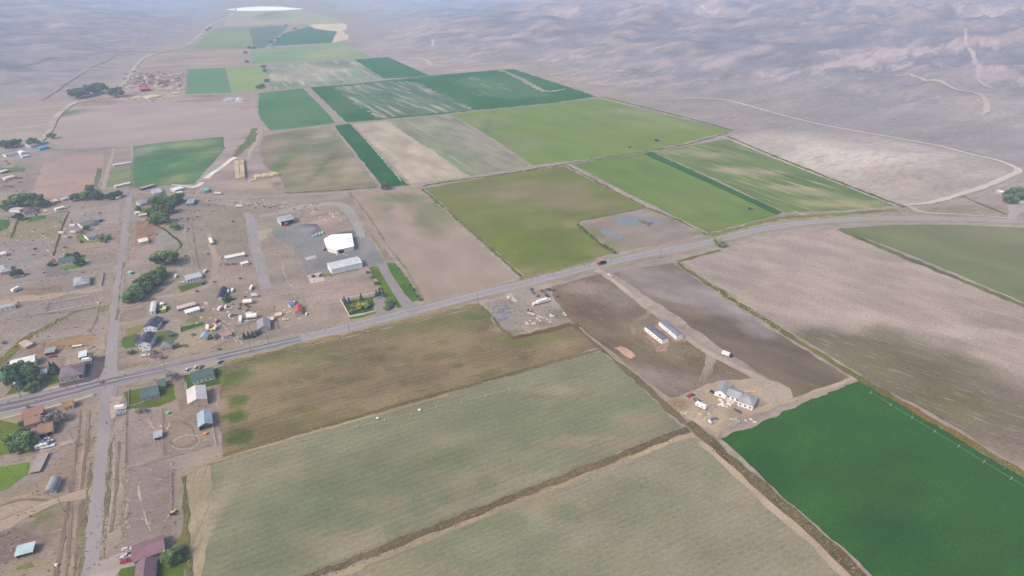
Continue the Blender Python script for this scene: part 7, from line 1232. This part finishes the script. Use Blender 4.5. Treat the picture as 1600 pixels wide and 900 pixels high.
for i, (x, y) in enumerate(((575, 425), (581, 432), (588, 442), (594, 450), (600, 461), (605, 470), (609, 478), (604, 480), (610, 472))):
    T(x, y, 2.0 + 0.25 * (i % 3) + (1.0 if i > 4 else 0), ('dark shrub at the upper end of the planted verge west of the plant drive', 'second shrub down the west verge of the plant drive', 'third shrub down the west verge of the plant drive', 'fourth shrub down the west verge of the plant drive', 'fifth shrub down the west verge of the plant drive', 'leafy bush above the lowest pair on the west verge', 'big dark bush lowest on the west verge near the main road', 'dark bush beside the garden drive mouth', 'rounded green bush right above the lowest on the west verge')[i], 'green' if i % 2 else 'dark', 0.8)
for i, (x, y) in enumerate(((620, 418), (626, 425), (633, 433), (640, 443), (646, 452), (653, 462), (657, 468))):
    T(x, y, 1.6, ('grey shrub topmost along the east verge of the plant drive', 'second grey shrub along the east verge', 'third grey shrub along the east verge', 'fourth grey shrub along the east verge', 'fifth dark shrub along the east verge', 'sixth dark shrub along the east verge', 'lowest dark shrub on the east verge near the main road')[i], 'bare' if i < 4 else 'dark', 0.8)
# creek brush in the far valley
for i, (x, y) in enumerate(((390, 76), (397, 76), (384, 84), (386, 98), (412, 106), (414, 112), (417, 128), (410, 136), (405, 138), (444, 57), (435, 62), (424, 67), (461, 46), (447, 41), (323, 48), (328, 45))):
    T(x, y + 0.5, 7 if y > 90 else 8, 'small dark tree on the creek line of the far valley', 'dark', 0.8, group='creek trees in the far valley')
# ---------------------------------------------------------------- weeds: ground cover nobody could count
def weeds(name, lines, per_m, width, size, kind='tan', seed=1):
    r = np.random.default_rng(seed); pts = []
    for ln in lines:
        pw = [P(*q) for q in ln]
        for a, b in zip(pw[:-1], pw[1:]):
            L = (b - a).length; n = int(L * per_m); d = (b - a).normalized(); nr = Vector((-d.y, d.x, 0))
            for _ in range(n): pts.append(a.lerp(b, r.random()) + nr * r.normal() * width / 2)
    n = len(pts); P0 = np.array([tuple(p) for p in pts]); P0[:, 2] = 0.25; K = 4
    P0 = np.repeat(P0, K, 0) + r.normal(size=(n * K, 3)) * np.array((size, size, size * 0.35)) * 0.5; m = n * K
    u = r.normal(size=(m, 3)); u /= np.linalg.norm(u, axis=1)[:, None]; v = np.cross(u, r.normal(size=(m, 3))); v /= np.linalg.norm(v, axis=1)[:, None]; s = size * (0.3 + 0.5 * r.random((m, 1)))
    P0[:, 2] = np.abs(P0[:, 2]) + 0.2
    q = np.stack([P0 - u * s, P0 + v * s, P0 + u * s, P0 - v * s], 1).reshape(-1, 3); q[:, 2] = np.maximum(q[:, 2], 0.02)
    me = bpy.data.meshes.new(name); me.vertices.add(len(q)); me.vertices.foreach_set('co', q.ravel()); me.loops.add(4 * m); me.loops.foreach_set('vertex_index', np.arange(4 * m)); me.polygons.add(m); me.polygons.foreach_set('loop_start', np.arange(m) * 4); me.update(calc_edges=True)
    a = me.attributes.new('tone', 'FLOAT', 'POINT'); a.data.foreach_set('value', np.repeat(r.random(m), 4)); me.materials.append(LM[kind]); o = bpy.data.objects.new(name, me); link(o); o['kind'] = 'stuff'
LM['ditch'] = leaf_mat('ditch_weeds_brown', (0.09, 0.072, 0.045), (0.24, 0.2, 0.13))
weeds('ditch_weeds', [[(300, 975), (510, 893), (640, 842), (800, 778), (960, 716), (1040, 684), (1076, 671)], [(1076, 660), (1120, 700), (1180, 752), (1260, 822), (1345, 903), (1400, 960)]], 3.0, 3.6, 0.4, 'ditch', 2)
weeds('ditch_grass', [[(1076, 660), (1120, 700), (1180, 752), (1260, 822), (1345, 903)], [(896, 506), (950, 552), (1000, 597), (1040, 634), (1070, 660)], [(1060, 411), (1110, 446), (1220, 516), (1340, 590), (1500, 683), (1600, 742)]], 1.0, 3.2, 0.4, 'ditch', 3)
weeds('fence_line_brush', [[(289, 745), (294, 903)], [(268, 730), (270, 850)], [(196, 735), (192, 850)], [(178, 640), (168, 760), (160, 860)], [(147, 640), (134, 800), (124, 903)], [(350, 712), (700, 613), (942, 548)]], 0.7, 2.0, 0.4, 'olive', 4)
weeds('road_verge_brush', [[(820, 438), (905, 418), (925, 411)], [(1110, 370), (1220, 345), (1300, 339), (1420, 333), (1560, 338)], [(350, 571), (480, 539), (620, 507), (750, 477)], [(663, 296), (750, 376), (818, 434)], [(882, 258), (1008, 325), (1106, 367)], [(660, 291), (882, 257), (1020, 235), (1144, 206)], [(903, 352), (964, 396)], [(1136, 213), (1415, 324)]], 0.6, 3.2, 0.6, 'olive', 5)
weeds('green_reeds', [[(903, 352), (925, 371), (964, 397)], [(0, 566), (30, 538), (70, 514), (120, 487)], [(1110, 446), (1160, 478), (1220, 516)]], 0.8, 4.0, 0.8, 'bright', 6)
def scatter(name, poly_px, n, size, kind, seed):
    r = np.random.default_rng(seed); pa = np.array([P(*q)[:2] for q in poly_px]); lo, hi = pa.min(0), pa.max(0); c = r.random((n * 3, 2)) * (hi - lo) + lo; c = c[inside(c[:, 0], c[:, 1], pa)][:n]
    keep = np.array([noise.noise((x * 0.03, y * 0.03, seed)) + 0.4 * noise.noise((x * 0.15, y * 0.15, seed)) > 0.02 for x, y in c]); c = c[keep]; K = 3
    P0 = np.repeat(np.concatenate([c, np.full((len(c), 1), 0.22)], 1), K, 0); m = len(P0); P0 += r.normal(size=(m, 3)) * np.array((size, size, 0.1)) * 0.5
    u = r.normal(size=(m, 3)); u /= np.linalg.norm(u, axis=1)[:, None]; v = np.cross(u, r.normal(size=(m, 3))); v /= np.linalg.norm(v, axis=1)[:, None]; s = size * (0.3 + 0.5 * r.random((m, 1)))
    P0[:, 2] = np.abs(P0[:, 2]) + 0.2
    q = np.stack([P0 - u * s, P0 + v * s, P0 + u * s, P0 - v * s], 1).reshape(-1, 3); q[:, 2] = np.maximum(q[:, 2], 0.02)
    me = bpy.data.meshes.new(name); me.vertices.add(len(q)); me.vertices.foreach_set('co', q.ravel()); me.loops.add(4 * m); me.loops.foreach_set('vertex_index', np.arange(4 * m)); me.polygons.add(m); me.polygons.foreach_set('loop_start', np.arange(m) * 4); me.update(calc_edges=True)
    a = me.attributes.new('tone', 'FLOAT', 'POINT'); a.data.foreach_set('value', np.repeat(r.random(m), 4)); me.materials.append(LM[kind]); o = bpy.data.objects.new(name, me); link(o); o['kind'] = 'stuff'
scatter('dry_scrub', TOWN, 9000, 0.5, 'ditch', 11); scatter('dark_scrub', TOWN, 2600, 0.5, 'bare', 12)

scatter('pale_debris', TOWN, 5000, 0.4, 'bare', 21); scatter('dry_tufts', [(760, 474), (852, 452), (893, 504), (800, 527)], 500, 0.5, 'ditch', 22)
scatter('site_debris', [(1043, 622), (1150, 594), (1238, 612), (1172, 650), (1126, 668), (1075, 655)], 400, 0.45, 'tan', 23); scatter('pasture_tufts', [(862, 449), (938, 428), (1096, 546), (1160, 606), (1042, 620), (893, 504)], 1500, 0.45, 'ditch', 24)

rs_ = random.Random(33)
for cx_, cy_, rx_, ry_, n_, k_, l_, g_ in ((90, 370, 80, 60, 14, 'ditch', 'small brown shrub in the lots left of the side road', 'brown shrubs left of the side road'), (330, 400, 60, 70, 12, 'ditch', 'small brown shrub in the lots between the side road and the plant', 'brown shrubs between the side road and the plant'), (165, 600, 6, 4, 1, 'olive', 'lone olive weed clump at the crossing', 'weed clump at the crossing'), (300, 530, 80, 16, 8, 'olive', 'small olive shrub near the houses along the main road', 'olive shrubs near the main road houses'), (30, 560, 40, 40, 8, 'olive', 'small olive shrub near the green ditch at left', 'olive shrubs near the green ditch')):
    for _ in range(n_): T(cx_ + rs_.uniform(-rx_, rx_), cy_ + rs_.uniform(-ry_, ry_), rs_.uniform(0.9, 1.7), l_, k_, 0.8, group=g_)
# ---------------------------------------------------------------- air
hm = bpy.data.materials.new('haze_air'); hm.use_nodes = True; hn = hm.node_tree; hn.nodes.clear()
ho = hn.nodes.new('ShaderNodeOutputMaterial'); hv = hn.nodes.new('ShaderNodeVolumePrincipled')
hv.inputs['Color'].default_value = (*HAZE_COL, 1); hv.inputs['Density'].default_value = HAZE_DENS; hv.inputs['Anisotropy'].default_value = 0.0
hn.links.new(hv.outputs[0], ho.inputs['Volume'])
hb = MB(); hb.box(-15900, 15900, -3000, 15900, -14.0, 262.0)
h_ = hb.build('haze', hm); h_['kind'] = 'stuff'
